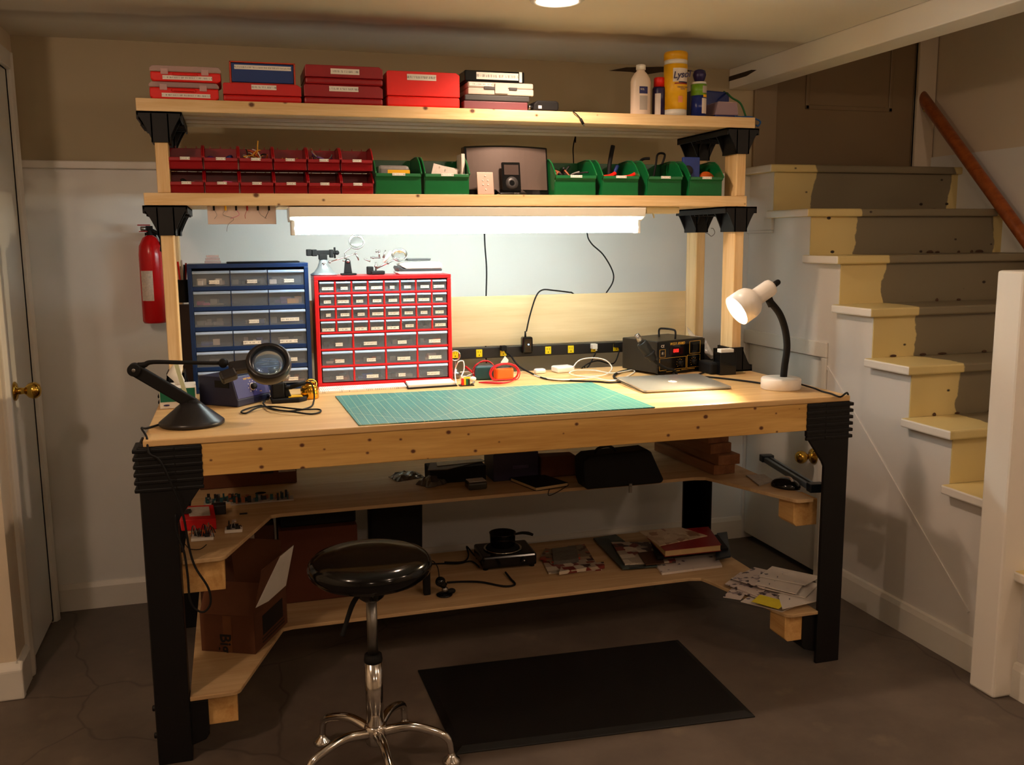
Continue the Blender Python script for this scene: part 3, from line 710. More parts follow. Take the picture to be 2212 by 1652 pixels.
ang = [math.atan2(f.y-cy, f.x-cx) for f in feet]; rr = sum(((f.y-cy)**2+(f.x-cx)**2)**.5 for f in feet)/3
a0 = ang[2]
for k_ in range(5):
    a = a0+2*math.pi*k_/5; d = Vector((math.cos(a), math.sin(a), 0)); c0 = Vector((cx, cy, 0))
    lg = MB().tube([c0+d*.024+Vector((0, 0, zh-.004)), c0+d*rr*.45+Vector((0, 0, zh+.006)), c0+d*rr*.80+Vector((0, 0, zh-.012)), c0+d*rr*.96+Vector((0, 0, zh-.035)), c0+d*rr+Vector((0, 0, .026))], [.014, .0125, .0115, .0105, .008], 14, None, 8).build('leg', M_chrome, stl)
    MB().lathe([(.001, 0), (.024, 0), (.026, .004), (.022, .012), (.012, .02), (.008, .03), (.001, .03)], 24, M_chrome, tr4(c0+d*rr)).build('foot', M_chrome, lg)
# ---------------- floor mat
p = [PT(902, 1442, z=.012), PT(1465, 1377, z=.012), PT(1632, 1541, z=.012), PT(985, 1622, z=.012)]
p = [(q.x, q.y) for q in p][::-1]
cc = (sum(a for a, b in p)/4, sum(b for a, b in p)/4)
mm = MB(); pin = [(a+(cc[0]-a)*.05, b+(cc[1]-b)*.08) for a, b in p]
vs = [(a, b, 0) for a, b in p]+[(a, b, .004) for a, b in p]+[(a, b, .014) for a, b in pin]
fs = [(3, 2, 1, 0)]+[(i, (i+1) % 4, 4+(i+1) % 4, 4+i) for i in range(4)]+[(4+i, 4+(i+1) % 4, 8+(i+1) % 4, 8+i) for i in range(4)]+[(8, 9, 10, 11)]
mm.add(vs, fs)
tag(mm.build('floor_mat', M_rub, bevel=.002), 'black rubber anti-fatigue mat lying on the floor in front of the bench', 'mat')
# ================================================================== SHARED SMALL THINGS
M_ink = mat('blurred_ink', (96, 92, 88), .8, noise=0)
def label_mat():
    m = bpy.data.materials.new('printed_label'); m.use_nodes = True; N = m.node_tree.nodes; Lk = m.node_tree.links
    b = N['Principled BSDF']; b.inputs['Roughness'].default_value = .6
    tc = N.new('ShaderNodeTexCoord'); mp = N.new('ShaderNodeMapping'); mp.inputs['Scale'].default_value = (420, 60, 60); Lk.new(tc.outputs['Object'], mp.inputs[0])
    nz = N.new('ShaderNodeTexNoise'); nz.inputs['Scale'].default_value = 1; nz.inputs['Detail'].default_value = 1; Lk.new(mp.outputs[0], nz.inputs['Vector'])
    sp = N.new('ShaderNodeSeparateXYZ'); Lk.new(tc.outputs['Generated'], sp.inputs[0])
    # ink only in the middle of the label's height
    a = N.new('ShaderNodeMath'); a.operation = 'SUBTRACT'; a.inputs[1].default_value = .5; Lk.new(sp.outputs[2], a.inputs[0])
    ab = N.new('ShaderNodeMath'); ab.operation = 'ABSOLUTE'; Lk.new(a.outputs[0], ab.inputs[0])
    lt = N.new('ShaderNodeMath'); lt.operation = 'LESS_THAN'; lt.inputs[1].default_value = .2; Lk.new(ab.outputs[0], lt.inputs[0])
    mr = N.new('ShaderNodeMapRange'); mr.inputs[1].default_value = .45; mr.inputs[2].default_value = .55; mr.inputs[4].default_value = .6; Lk.new(nz.outputs['Fac'], mr.inputs[0])
    ml = N.new('ShaderNodeMath'); ml.operation = 'MULTIPLY'; Lk.new(lt.outputs[0], ml.inputs[0]); Lk.new(mr.outputs[0], ml.inputs[1])
    mx = N.new('ShaderNodeMix'); mx.data_type = 'RGBA'; mx.inputs['A'].default_value = srgb(232, 226, 216); mx.inputs['B'].default_value = srgb(70, 66, 62)
    Lk.new(ml.outputs[0], mx.inputs['Factor']); Lk.new(mx.outputs['Result'], b.inputs['Base Color'])
    return m
M_lab = label_mat()
def lab(parent, x0, x1, z0, z1, y): return MB().box(x0, x1, y-.0006, y+.0004, z0, z1).build('paper_label', M_lab, parent)
M_smoke = mat('clear_lid_plastic', (225, 190, 190), .12, noise=0, alpha=.45, spec=.8)
# ================================================================== TOP SHELF
zT = Z2+.0005
yf = SF+.012
def flatbox(u0, u1, v0, v1, z0, y, depth, name, label, cat, m, lb=None, group=None, rz=0, lidline=None, chamf=.006):
    """rigid box with a separate lid; lb: label (u0,u1,v0,v1)"""
    x0, x1, _, z1 = rect(u0, u1, v0, v1, y); xc = (x0+x1)/2; z1 = PT((u0+u1)/2, v0, y=y).z
    t = thing(name, label, cat, (xc, y+depth/2, z0), rz, group)
    w = (x1-x0)/2; h = z1-z0; zl = h*(lidline or .36)
    MB().box(-w, w, -depth/2, depth/2, 0, zl).build('base', m, t, bevel=chamf, world=False)
    MB().prism([(-w, zl+.0006), (w, zl+.0006), (w, h-.008), (w-.012, h), (-w+.004, h), (-w, h-.004)], 'y', -depth/2-.0012, depth/2, m).build('lid', m, t, bevel=.002, world=False)
    if lb:
        a, b, c_, d_ = rect(*lb, y)
        MB().box(a-xc, b-xc, -depth/2-.0022, -depth/2-.0014, c_-z0, d_-z0).build('paper_label', M_lab, t, world=False)
    return t, z0+h
_, zz1 = flatbox(482, 651, 181, 221, zT, yf, .2, 'storage_box', 'low red plastic storage box under the blue and orange one', 'box', M_red, (543, 597, 184, 194))
_, za = flatbox(657, 827, 184, 228, zT, yf, .2, 'storage_box', 'lower of two stacked red boxes in the middle of the top shelf', 'box', M_redd, (711, 774, 187, 198))
flatbox(659, 827, 142, 182, za+.001, yf, .2, 'storage_box', 'upper of two stacked red boxes in the middle of the top shelf', 'box', M_redd, (714, 776, 149, 161))
M_redb = mat('bright_red_plastic', (228, 28, 18), .42, noise=.04)
flatbox(836, 993, 155, 231, zT, yf, .2, 'storage_box', 'tall bright red storage box with one label, right of the red stack', 'box', M_redb, (879, 942, 161, 174), lidline=.3)
# red and blue drawer box
x0, x1, _, z1 = rect(498, 636, 135, 184, yf+.015)
M_orange = mat('orange_red_plastic', (196, 60, 24), .42, noise=.05)
t = thing('parts_box', 'orange-red parts box with a blue front standing on a low red box', 'box', ((x0+x1)/2, yf+.1, zz1+.001))
z0 = zz1+.001; z1 = PT(565, 134, y=yf+.015).z
MB().box(x0-.003, x1+.003, yf+.02, yf+.19, z0, z0+.004).box(x0-.003, x1+.003, yf+.014, yf+.19, z1-.004, z1).box(x0-.003, x0+.002, yf+.014, yf+.19, z0, z1).box(x1-.002, x1+.003, yf+.014, yf+.19, z0, z1).box(x0, x1, yf+.185, yf+.19, z0, z1).build('shell', M_orange, t, bevel=.001)
MB().box(x0+.003, x1-.003, yf+.016, yf+.18, z0+.0045, z1-.005).build('blue_drawer', M_blue, t, bevel=.002, label='blue drawer front')
lab(t, x0+.012, x1-.01, z1-.024, z1-.011, yf+.0155)
# the two clear-lidded organiser cases
def organizer(u0, u1, vl, vm, vb, z0, label, y, rz=0):
    x0, x1, _, _ = rect(u0, u1, vl, vb, y); h = PT((u0+u1)/2, vl, y=y).z-z0; hm_ = PT((u0+u1)/2, vm, y=y).z-z0
    xc = (x0+x1)/2; w = (x1-x0)/2; d = .16
    t = thing('organizer_case', label, 'case', (xc, y+d/2, z0), rz, 'clear-lidded organiser cases on the top shelf')
    MB().prism([(-w+.01, 0), (w-.01, 0), (w, .006), (w, hm_), (-w, hm_), (-w, .006)], 'y', -d/2, d/2, M_redb).build('tray', M_redb, t, bevel=.004, world=False)
    MB().prism([(-w-.002, hm_+.0006), (w+.002, hm_+.0006), (w+.002, h-.008), (w-.006, h), (-w+.006, h), (-w-.002, h-.008)], 'y', -d/2-.003, d/2+.002, M_smoke).build('lid', M_smoke, t, bevel=.003, world=False)
    for xx in (-w*.6, w*.55):
        MB().box(xx-.011, xx+.011, -d/2-.008, -d/2-.0035, hm_-.009, hm_+.009).build('latch', M_smoke, t, bevel=.002, world=False)
    MB().tube([(-w*.35, -d/2-.001, hm_-.008), (-w*.28, -d/2-.009, hm_-.008), (w*.24, -d/2-.009, hm_-.008), (w*.3, -d/2-.001, hm_-.008)], .0035, 8, M_redb).build('handle', M_redb, t, world=False)
    MB().box(-w*.66, w*.75, -d/2-.0018, -d/2-.0008, .006, .018).build('paper_label', M_lab, t, world=False)
    return h
h_ = organizer(322, 471, 178, 190, 216, zT, 'lower of two red organiser cases with clear lids at the left end', yf, .02)
organizer(325, 477, 143, 156, 180, zT+h_+.0015, 'upper of two red organiser cases with clear lids at the left end', yf, -.01)
# stack of cases right of the red boxes
def slab(u0, u1, v0, v1, z0, y, depth, name, label, cat, m, group=None, bevel=.003, rz=0):
    x0, x1, _, _ = rect(u0, u1, v0, v1, y); h = PT((u0+u1)/2, v0, y=y).z-z0
    o = MB().box(x0, x1, y, y+depth, z0, z0+h).build(name, m, bevel=bevel)
    if rz: o.rotation_euler.z = rz
    tag(o, label, cat, group); return o, z0+h, (x0, x1)
M_pink = mat('maroon_cover', (110, 54, 60), .45, noise=.05)
M_dgrey = mat('dark_grey_plastic', (52, 50, 50), .4, noise=.05)
M_lgrey = mat('light_grey_plastic', (196, 180, 168), .4, noise=.03)
o, z_, _ = slab(1002, 1140, 219, 236, zT, yf, .20, 'binder', 'slim maroon-edged binder at the bottom of the dark stack', 'binder', M_pink)
o, z_, _ = slab(1004, 1144, 206, 219, z_+.0008, yf-.002, .20, 'binder', 'slim dark grey binder lying under the grey tool case', 'binder', M_dgrey)
x0, x1, _, _ = rect(1011, 1153, 177, 205, yf-.004); z0 = z_+.0008; zt = PT(1080, 178, y=yf-.004).z
t = thing('tool_case', 'light grey plastic tool case with moulded latches in the dark stack', 'case', ((x0+x1)/2, yf+.09, z0))
zm = (z0+zt)/2+.002
MB().box(x0, x1, yf-.004, yf+.19, z0, zm-.0006).build('lower_shell', M_lgrey, t, bevel=.004)
MB().box(x0, x1-.001, yf-.003, yf+.19, zm, zt).build('upper_shell', M_lgrey, t, bevel=.004)
for a, b in ((.24, .40), (.62, .74)): MB().box(x0+(x1-x0)*a, x0+(x1-x0)*b, yf-.0075, yf-.004, zm-.006, zm+.003).build('latch', M_dgrey, t, bevel=.001, label='dark latch')
MB().box(x0+(x1-x0)*.40, x0+(x1-x0)*.6, yf-.0085, yf-.004, z0+.004, zt-.004).build('handle', M_lgrey, t, bevel=.002)
lab(t, x0+.004, x0+(x1-x0)*.36, zt-.014, zt-.003, yf-.0042)
x0, x1, _, _ = rect(1004, 1133, 153, 176, yf); z0 = zt+.0008; zt = PT(1068, 153, y=yf).z
t = thing('media_case', 'black case with a white label strip topmost of the dark stack', 'case', ((x0+x1)/2, yf+.09, z0))
MB().box(x0, x1, yf, yf+.19, z0, zt).build('case_body', M_blackg, t, bevel=.004)
lab(t, x0+.04, x1-.022, z0+.008, zt-.006, yf-.0002)
MB().box(x1-.019, x1-.009, yf-.001, yf+.002, z0+.002, zt-.001).build('white_clip', M_white, t, label='white clip')
x0, x1, _, _ = rect(1152, 1208, 217, 238, yf)
t = thing('pouch', 'small black pouch with a white tag beside the dark stack', 'pouch', ((x0+x1)/2, yf+.05, zT))
zt = PT(1180, 217, y=yf).z
MB().prism([(x0, zT), (x1-.004, zT), (x1, zT+.012), (x1, zt-.004), (x1-.01, zt), (x0+.014, zt), (x0+.002, zt-.012)], 'y', yf, yf+.1, M_blackm).build('pouch_body', M_blackm, t, bevel=.006)
MB().box(x0+.018, x0+.03, yf-.001, yf+.001, zT+.008, zT+.018).build('white_tag', M_white, t, label='white tag')
MB().cyl((x0-.004, yf+.02, zT+.014), (x0-.012, yf+.02, zT+.014), .008, mt=M_steel).cyl((x0+.004, yf+.02, zT+.014), (x0-.004, yf+.02, zT+.014), .006, mt=M_blackm).build('knob', M_steel, t, label='silver knob')
c = [PT(1252, 234, y=SF+.06), PT(1243, 231, y=SF+.03)+Vector((0, 0, .003)), PT(1238, 236, y=SF-.004), PT(1247, 248, y=SF-.006), PT(1254, 256, y=SF-.006)]
c[0].z = zT+.003; c[1].z = zT+.006; c[2].z = zT+.001
k = thing('usb_cable', 'thin black cable end hanging over the front edge of the top shelf', 'cable', c[2])
MB().tube(c, .0018, 8, M_blackm).build('cord', M_blackm, k)
a, b = PT(1254, 256, y=SF-.006), PT(1260, 268, y=SF-.006)
MB().cyl(a, b, .0045, .005, mt=M_blackm, seg=10).cyl(b, b+(b-a)*.35, .003, mt=M_steel, seg=8).build('plug', M_blackm, k)
# cleaning bottles
def cylthing(u0, u1, v0, z0, y):
    xa, xb, _, _ = rect(u0, u1, v0, v0+60, y); return (xa+xb)/2, (xb-xa)/2, PT((u0+u1)/2, v0, y=y).z-z0
yb_ = SF+.05
xc, r, h = cylthing(1363, 1405, 140, zT, yb_)
M_pe = mat('translucent_polythene', (224, 206, 190), .3, noise=.02)
t = thing('alcohol_bottle', 'translucent white bottle with a small blue label on the top shelf', 'bottle', (xc, yb_, zT))
def oval(prof, sx, sy): return [(a, b) for a, b in prof]
bt = MB().lathe([(.001, 0), (r*.95, 0), (r, .004), (r, h*.66), (r*.93, h*.73), (r*.62, h*.83), (r*.42, h*.87), (r*.40, h*.9), (.001, h*.9)], 32, M_pe, tr4(xc, yb_, zT) @ Matrix.Diagonal((1, .62, 1, 1)))
bt.build('bottle_body', M_pe, t)
MB().lathe([(.001, h*.9), (r*.46, h*.9), (r*.46, h*.99), (r*.4, h), (.001, h)], 24, M_white, tr4(xc, yb_, zT)).build('cap', M_white, t)
def wrap(parent, name, m, xc, yc, r, z0, z1, a0, a1, sy=1, n=12, **kw):
    """a printed patch that follows a round side; angles in degrees from the front"""
    vs = []; fs = []
    for i in range(n+1):
        a = math.radians(-90+a0+(a1-a0)*i/n)
        for z in (z0, z1): vs.append((xc+r*math.cos(a), yc+r*math.sin(a)*sy, z))
    for i in range(n): fs.append((2*i, 2*i+2, 2*i+3, 2*i+1))
    return MB().add(vs, fs, m, True).build(name, m, parent, **kw)
M_lblue = mat('label_blue', (34, 36, 96), .45, noise=0)
wrap(t, 'blue_label', M_lblue, xc, yb_, r*1.01, zT+h*.42, zT+h*.56, -22, 28, .62)
M_lgy = mat('label_grey', (176, 166, 156), .5, noise=.05)
wrap(t, 'label_text_block', M_lgy, xc, yb_, r*1.008, zT+h*.10, zT+h*.38, -20, 28, .62)
M_lwh = mat('label_white', (222, 210, 200), .5, noise=.03)
lettering('91%', .009, tr4(xc-.004, yb_-r*.655, zT+h*.50) @ FRONT, M_lwh, t)
xc, r, h = cylthing(1410, 1438, 168, zT, yb_+.02)
M_navy = mat('navy_can', (34, 22, 72), .3, noise=0)
t = thing('spray_can', 'small dark blue spray can with a red cap and yellow tag', 'can', (xc, yb_+.02, zT))
MB().lathe([(.001, 0), (r, 0), (r, h*.7), (r*.9, h*.75), (.001, h*.76)], 28, M_navy, tr4(xc, yb_+.02, zT)).build('can_body', M_navy, t)
MB().lathe([(.001, h*.76), (r*.8, h*.76), (r*.78, h*.97), (r*.7, h), (.001, h)], 24, M_redb, tr4(xc, yb_+.02, zT)).build('cap', M_redb, t)
wrap(t, 'white_label', M_lwh, xc, yb_+.02, r*1.01, zT+h*.03, zT+h*.58, -62, -12)
M_yel = mat('label_yellow', (236, 178, 18), .4, noise=.03)
MB().box(xc+r*.55, xc+r*.95, yb_+.02-r*1.0, yb_+.02-r*.5, zT+h*.36, zT+h*.58).build('yellow_tag', M_yel, t, bevel=.002)
xc, r, h = cylthing(1436, 1483, 113, zT, yb_)
t = thing('wipes_canister', 'tall yellow canister of disinfecting wipes on the top shelf', 'canister', (xc, yb_, zT))
MB().lathe([(.001, 0), (r*.97, 0), (r*.97, h*.1), (.001, h*.1)], 36, M_white, tr4(xc, yb_, zT)).build('bottom_band', M_white, t, label='white bottom band')
MB().lathe([(.001, h*.1), (r*.985, h*.1), (r*.985, h*.8), (.001, h*.8)], 36, M_yel, tr4(xc, yb_, zT)).build('canister_body', M_yel, t)
MB().lathe([(.001, h*.8), (r*.95, h*.8), (r*.95, h*.87), (.001, h*.87)], 36, M_white, tr4(xc, yb_, zT)).build('neck', M_white, t)
M_ylid = mat('lid_yellow', (214, 158, 10), .4, noise=.02)
MB().lathe([(.001, h*.87), (r*.99, h*.87), (r*1.0, h*.96), (r*.93, h*.995), (.001, h)], 36, M_ylid, tr4(xc, yb_, zT)).build('lid', M_ylid, t)
wrap(t, 'white_logo_field', M_lwh, xc, yb_, r*1.0, zT+h*.52, zT+h*.73, -38, 46)
wrap(t, 'navy_swoosh', M_navy, xc, yb_, r*1.003, zT+h*.505, zT+h*.525, -10, 46)
wrap(t, 'red_swoosh', M_redd, xc, yb_, r*1.003, zT+h*.485, zT+h*.503, -30, 44)
lettering('Lysol', h*.145, tr4(xc+.002, yb_-r*1.03, zT+h*.625) @ FRONT @ rz4(.12), M_navy, t, shear=.3, bold=.0006)
lettering('DISINFECTING\nWIPES', .0065, tr4(xc+.008, yb_-r*1.015, zT+h*.42) @ FRONT, M_navy, t)
M_pch = mat('label_peach', (226, 140, 90), .5, noise=.1)
wrap(t, 'flower_print', M_pch, xc, yb_, r*1.002, zT+h*.2, zT+h*.3, -12, 12)
xc, r, h = cylthing(1494, 1525, 150, zT, yb_-.01)
yq = yb_-.01
t = thing('duster_can', 'blue and green air duster can with a navy trigger cap', 'can', (xc, yq, zT))
M_dbl = mat('duster_blue', (20, 40, 118), .25, noise=.02); M_dgr = mat('duster_green', (104, 150, 34), .3, noise=.02)
MB().lathe([(.001, 0), (r, 0), (r, h*.44), (.001, h*.44)], 32, M_dbl, tr4(xc, yq, zT)).build('can_body', M_dbl, t)
MB().lathe([(.001, h*.44), (r, h*.44), (r, h*.68), (.001, h*.68)], 32, M_dgr, tr4(xc, yq, zT)).build('green_band', M_dgr, t)
MB().lathe([(.001, h*.68), (r*.98, h*.68), (r*.9, h*.73), (.001, h*.74)], 32, M_white, tr4(xc, yq, zT)).build('shoulder', M_white, t)
MB().lathe([(.001, h*.74), (r*.55, h*.74), (r*.7, h*.8), (r*.85, h*.88), (r*.7, h*.97), (r*.3, h), (.001, h)], 28, M_navy, tr4(xc+.002, yq, zT)).build('trigger_cap', M_navy, t)
wrap(t, 'white_print', M_lwh, xc, yq, r*1.006, zT+h*.06, zT+h*.38, -2, 50)
wrap(t, 'yellow_print', M_yel, xc, yq, r*1.008, zT+h*.40, zT+h*.46, 8, 52)
wrap(t, 'grey_print', M_lgy, xc, yq, r*1.006, zT+h*.49, zT+h*.64, 2, 52)
# blue tackle boxes and cord at the right end
x0, x1, _, _ = rect(1526, 1570, 200, 240, SF+.14)
M_bluec = mat('clear_blue_box', (24, 42, 110), .2, noise=.1)
o = MB().prism([(x0-.06, zT), (x1, zT), (x1, PT(1560, 200, y=SF+.14).z-.004), (x1-.006, PT(1560, 200, y=SF+.14).z), (x0-.06, PT(1540, 196, y=SF+.14).z)], 'y', SF+.12, SF+.22, M_bluec).build('parts_case', M_bluec, bevel=.005)
tag(o, 'dark blue parts case behind the air duster can', 'case', 'blue cases at the right end of the top shelf')
y5 = SF+.03
x0, x1, _, z1 = rect(1545, 1597, 219, 245, y5); z1 = PT(1570, 219, y=y5).z
t = thing('parts_case', 'clear-lidded blue parts case at the right end of the top shelf', 'case', ((x0+x1)/2, y5+.05, zT), 0, 'blue cases at the right end of the top shelf')
MB().box(x0, x1, y5, y5+.09, zT, zT+.008).prism([(x0+.002, zT+.008), (x1-.002, zT+.008), (x1-.01, z1-.005), (x0+.016, z1-.005)], 'y', y5+.003, y5+.087, M_bluec).build('tray', M_bluec, t, bevel=.002)
MB().prism([(x0, zT+.0085), (x1, zT+.0085), (x1-.008, z1), (x0+.012, z1)], 'y', y5, y5+.09, M_smoke).build('lid', M_smoke, t, bevel=.004)
M_cordg = mat('green_cord', (18, 92, 40), .6, noise=.1); M_cordb = mat('blue_cord', (22, 84, 150), .5, noise=.05)
c = [PT(1564, 198, y=SF+.16), PT(1572, 203, y=SF+.10), PT(1582, 212, y=SF+.05), PT(1600, 224, y=SF+.03), PT(1612, 238, y=SF+.03)]
c[-1].z = zT+.004
o = MB().tube(c, .0035, 8, M_cordg).build('cord', M_cordg); tag(o, 'green cord draped over the blue cases', 'cord')
c = [PT(1588, 244, y=SF+.02), PT(1600, 243, y=SF+.03), PT(1615, 241, y=SF+.02), PT(1626, 243, y=SF+.03)]
for q in c: q.z = zT+.004
c += [Vector((2.119, SF+.03, zT+.004)), PT(1642, 262, y=SF+.02), PT(1638, 272, y=SF+.015), PT(1633, 270, y=SF+.015)]
c = [q if q.x > 0 else q for q in c]
c[-2].x = max(c[-2].x, 2.124); c[-1].x = max(c[-1].x, 2.121); c[-3].x = max(c[-3].x, 2.128)
o = MB().tube(c, .003, 8, M_cordb).build('cord', M_cordb); tag(o, 'bright blue cord lying over the right end of the top shelf', 'cord')
# ================================================================== MIDDLE SHELF: BINS
zM_ = Z1+.0005
def bin_proto(w, d, h, fh, m, name, label, group, t=.0022, ribs=False):
    """open hopper bin; front toward -y; origin at the middle of its base"""
    b = thing(name, label, 'bin', (0, 0, 0), 0, group)
    a = w/2; B = MB()
    f0 = -d/2+.012; fz = fh
    side = [(f0, 0), (d/2, 0), (d/2, h), (-d/2+d*.34, h), (-d/2, fz+.004), (-d/2, fz-.004), (f0, fz-.012)]
    for s in (-1, 1):
        xa, xb = sorted((s*a, s*(a-t)))
        B.prism(side, 'x', xa, xb)
    B.box(-a+t, a-t, f0, d/2, 0, t)                     # bottom
    B.box(-a+t, a-t, d/2-t, d/2, t, h)                  # back
    # front wall leaning forward to its lip
    B.prism([(f0, t), (f0+t, t), (f0+t-.004, fz-.012), (-d/2+t, fz-.008), (-d/2+t, fz), (-d/2, fz), (-d/2, fz-.010), (f0-.004, fz-.014)], 'x', -a+t, a-t)
    B.build('bin_body', m, b, bevel=.0012, world=False)
    for s in (-1, 1):                                   # rolled rims
        MB().tube([(s*(a-.001), d/2, h), (s*(a-.001), -d/2+d*.36, h), (s*(a-.001), -d/2+.004, fz+.006), (s*(a-.001), -d/2+.001, fz)], .0028, 8, m, 3).build('rim', m, b, world=False)
    if ribs:
        for k in range(3): MB().box(-a*.62+k*a*.62-.0015, -a*.62+k*a*.62+.0015, d/2-.004, d/2, h, h+.006).build('hanging_tab', m, b, world=False)
    MB().box(-w*.14, w*.14, -d/2-.0012, -d/2-.0002, fz-.0075, fz+.001).build('paper_label', M_lab, b, world=False)
    return b
x0 = PT(363, 390, y=SF+.01).x; x1 = PT(808, 390, y=SF+.01).x
bw = (x1-x0)/6
zrow = PT(585, 415, y=SF+.02).z; ztop_ = PT(585, 320, y=SF+.14).z
bh = .0735
yR_ = SF+.012+.065
M_bred = mat('bin_red', (144, 9, 20), .34, noise=.04)
names = ['leftmost', 'second from the left', 'third from the left', 'fourth from the left', 'fifth from the left', 'rightmost']
proto = bin_proto(bw-.003, .13, bh, bh*.47, M_bred, 'parts_bin', 'x', 'small red parts bins on the middle shelf', ribs=True)
M_bits = [mat('bit_%s' % n, c, .5, noise=.15, nscale=80) for n, c in (('purple', (92, 40, 120)), ('yellow', (210, 150, 40)), ('white', (214, 200, 190)), ('orange', (200, 90, 30)), ('pink', (206, 90, 150)), ('copper', (150, 84, 50)), ('blue', (40, 60, 130)), ('grey', (120, 116, 112)), ('dark', (28, 26, 26)))]
BIT = dict(zip(('purple', 'yellow', 'white', 'orange', 'pink', 'copper', 'blue', 'grey', 'dark'), M_bits))
desc_top = ['nearly empty', 'of purple foam bags', 'heaped with yellow wires', 'of small orange parts', 'of copper coloured leads', 'that looks empty']
desc_bot = ['of white plugs', 'holding a pink tube', 'with nothing showing', 'with grey scraps', 'with dark packets', 'with silver clips']
BR = random.Random(11)
def filler(xc, yc, z0, w, d, h, kinds, n, name, label, cat, rr=.005, ln=.03):
    m = MB()
    for k in range(n):
        mt = BIT[BR.choice(kinds)]
        a = Vector((xc+(BR.random()-.5)*w, yc+(BR.random()-.5)*d, z0+h*BR.random()))
        e = Vector((BR.uniform(-1, 1), BR.uniform(-1, 1), BR.uniform(-.3, .6))).normalized()*ln
        cl = lambda v: Vector((min(max(v.x, xc-w*.62), xc+w*.62), min(max(v.y, yc-d*.6), yc+d*.6), max(v.z, z0+rr)))
        m.tube([a, cl(a+e*.5+Vector((0, 0, .006))), cl(a+e)], rr*(.6+.6*BR.random()), 6, mt, 3)
    o = m.build(name); tag(o, label, cat, None, 'stuff'); return o
for row in (0, 1):
    for i in range(6):
        loc = (x0+bw*(i+.5), yR_, zM_+row*(bh+.0015))
        d_ = (desc_bot if row == 0 else desc_top)[i]
        lb_ = 'red bin %s, %s in the %s row' % (d_, names[i], 'bottom' if row == 0 else 'top')
        if row == 0 and i == 0:
            proto.location = loc; proto['label'] = lb_; b_ = proto
        else: b_ = dup(proto, loc, label=lb_)
        zz_ = loc[2]+.004; fl_ = bh*.36
        if row == 1:
            if i == 1: filler(loc[0], loc[1], zz_, bw*.6, .07, fl_, ['purple', 'purple', 'blue'], 16, 'foam_bags', 'purple bags filling the second red bin of the top row', 'packing', .009)
            if i == 2: filler(loc[0], loc[1]-.01, zz_+.008, bw*.55, .07, fl_+.012, ['yellow', 'white', 'orange', 'dark'], 30, 'wires', 'yellow and white wires heaped in the third red bin of the top row', 'wires', .0022, .045)
            if i == 3: filler(loc[0], loc[1], zz_+.004, bw*.7, .08, fl_, ['orange', 'yellow', 'copper'], 60, 'small_parts', 'small orange and yellow parts in the fourth red bin of the top row', 'parts', .003, .01)
            if i == 4: filler(loc[0], loc[1], zz_+.004, bw*.5, .07, fl_+.006, ['copper', 'grey', 'purple'], 22, 'test_leads', 'copper coloured leads in the fifth red bin of the top row', 'wires', .0028, .05)
        else:
            if i == 0: filler(loc[0]+.004, loc[1]-.02, zz_+.006, bw*.4, .03, fl_, ['white', 'dark', 'white'], 9, 'plugs', 'white plugs in the leftmost red bin of the bottom row', 'plugs', .006, .02)
            if i == 1:
                o = MB().tube([(loc[0]+.006, loc[1]-.03, zz_+.03), (loc[0]+.03, loc[1]-.052, zz_+.026)], .007, 12, BIT['pink']).build('tube', BIT['pink']); tag(o, 'pink tube lying in the second red bin of the bottom row', 'tube')
            if i == 5: filler(loc[0]+.01, loc[1]-.03, zz_+.01, bw*.3, .02, fl_*.8, ['grey', 'white'], 4, 'clips', 'small silver clips in the rightmost red bin of the bottom row', 'clips', .003, .01)
            if i in (3, 4): filler(loc[0], loc[1]-.02, zz_, bw*.6, .04, fl_*.7, ['grey', 'dark', 'blue'], 8, 'packets', 'small dark packets in the %s red bin of the bottom row' % ('fourth' if i == 3 else 'fifth'), 'parts', .004, .02)
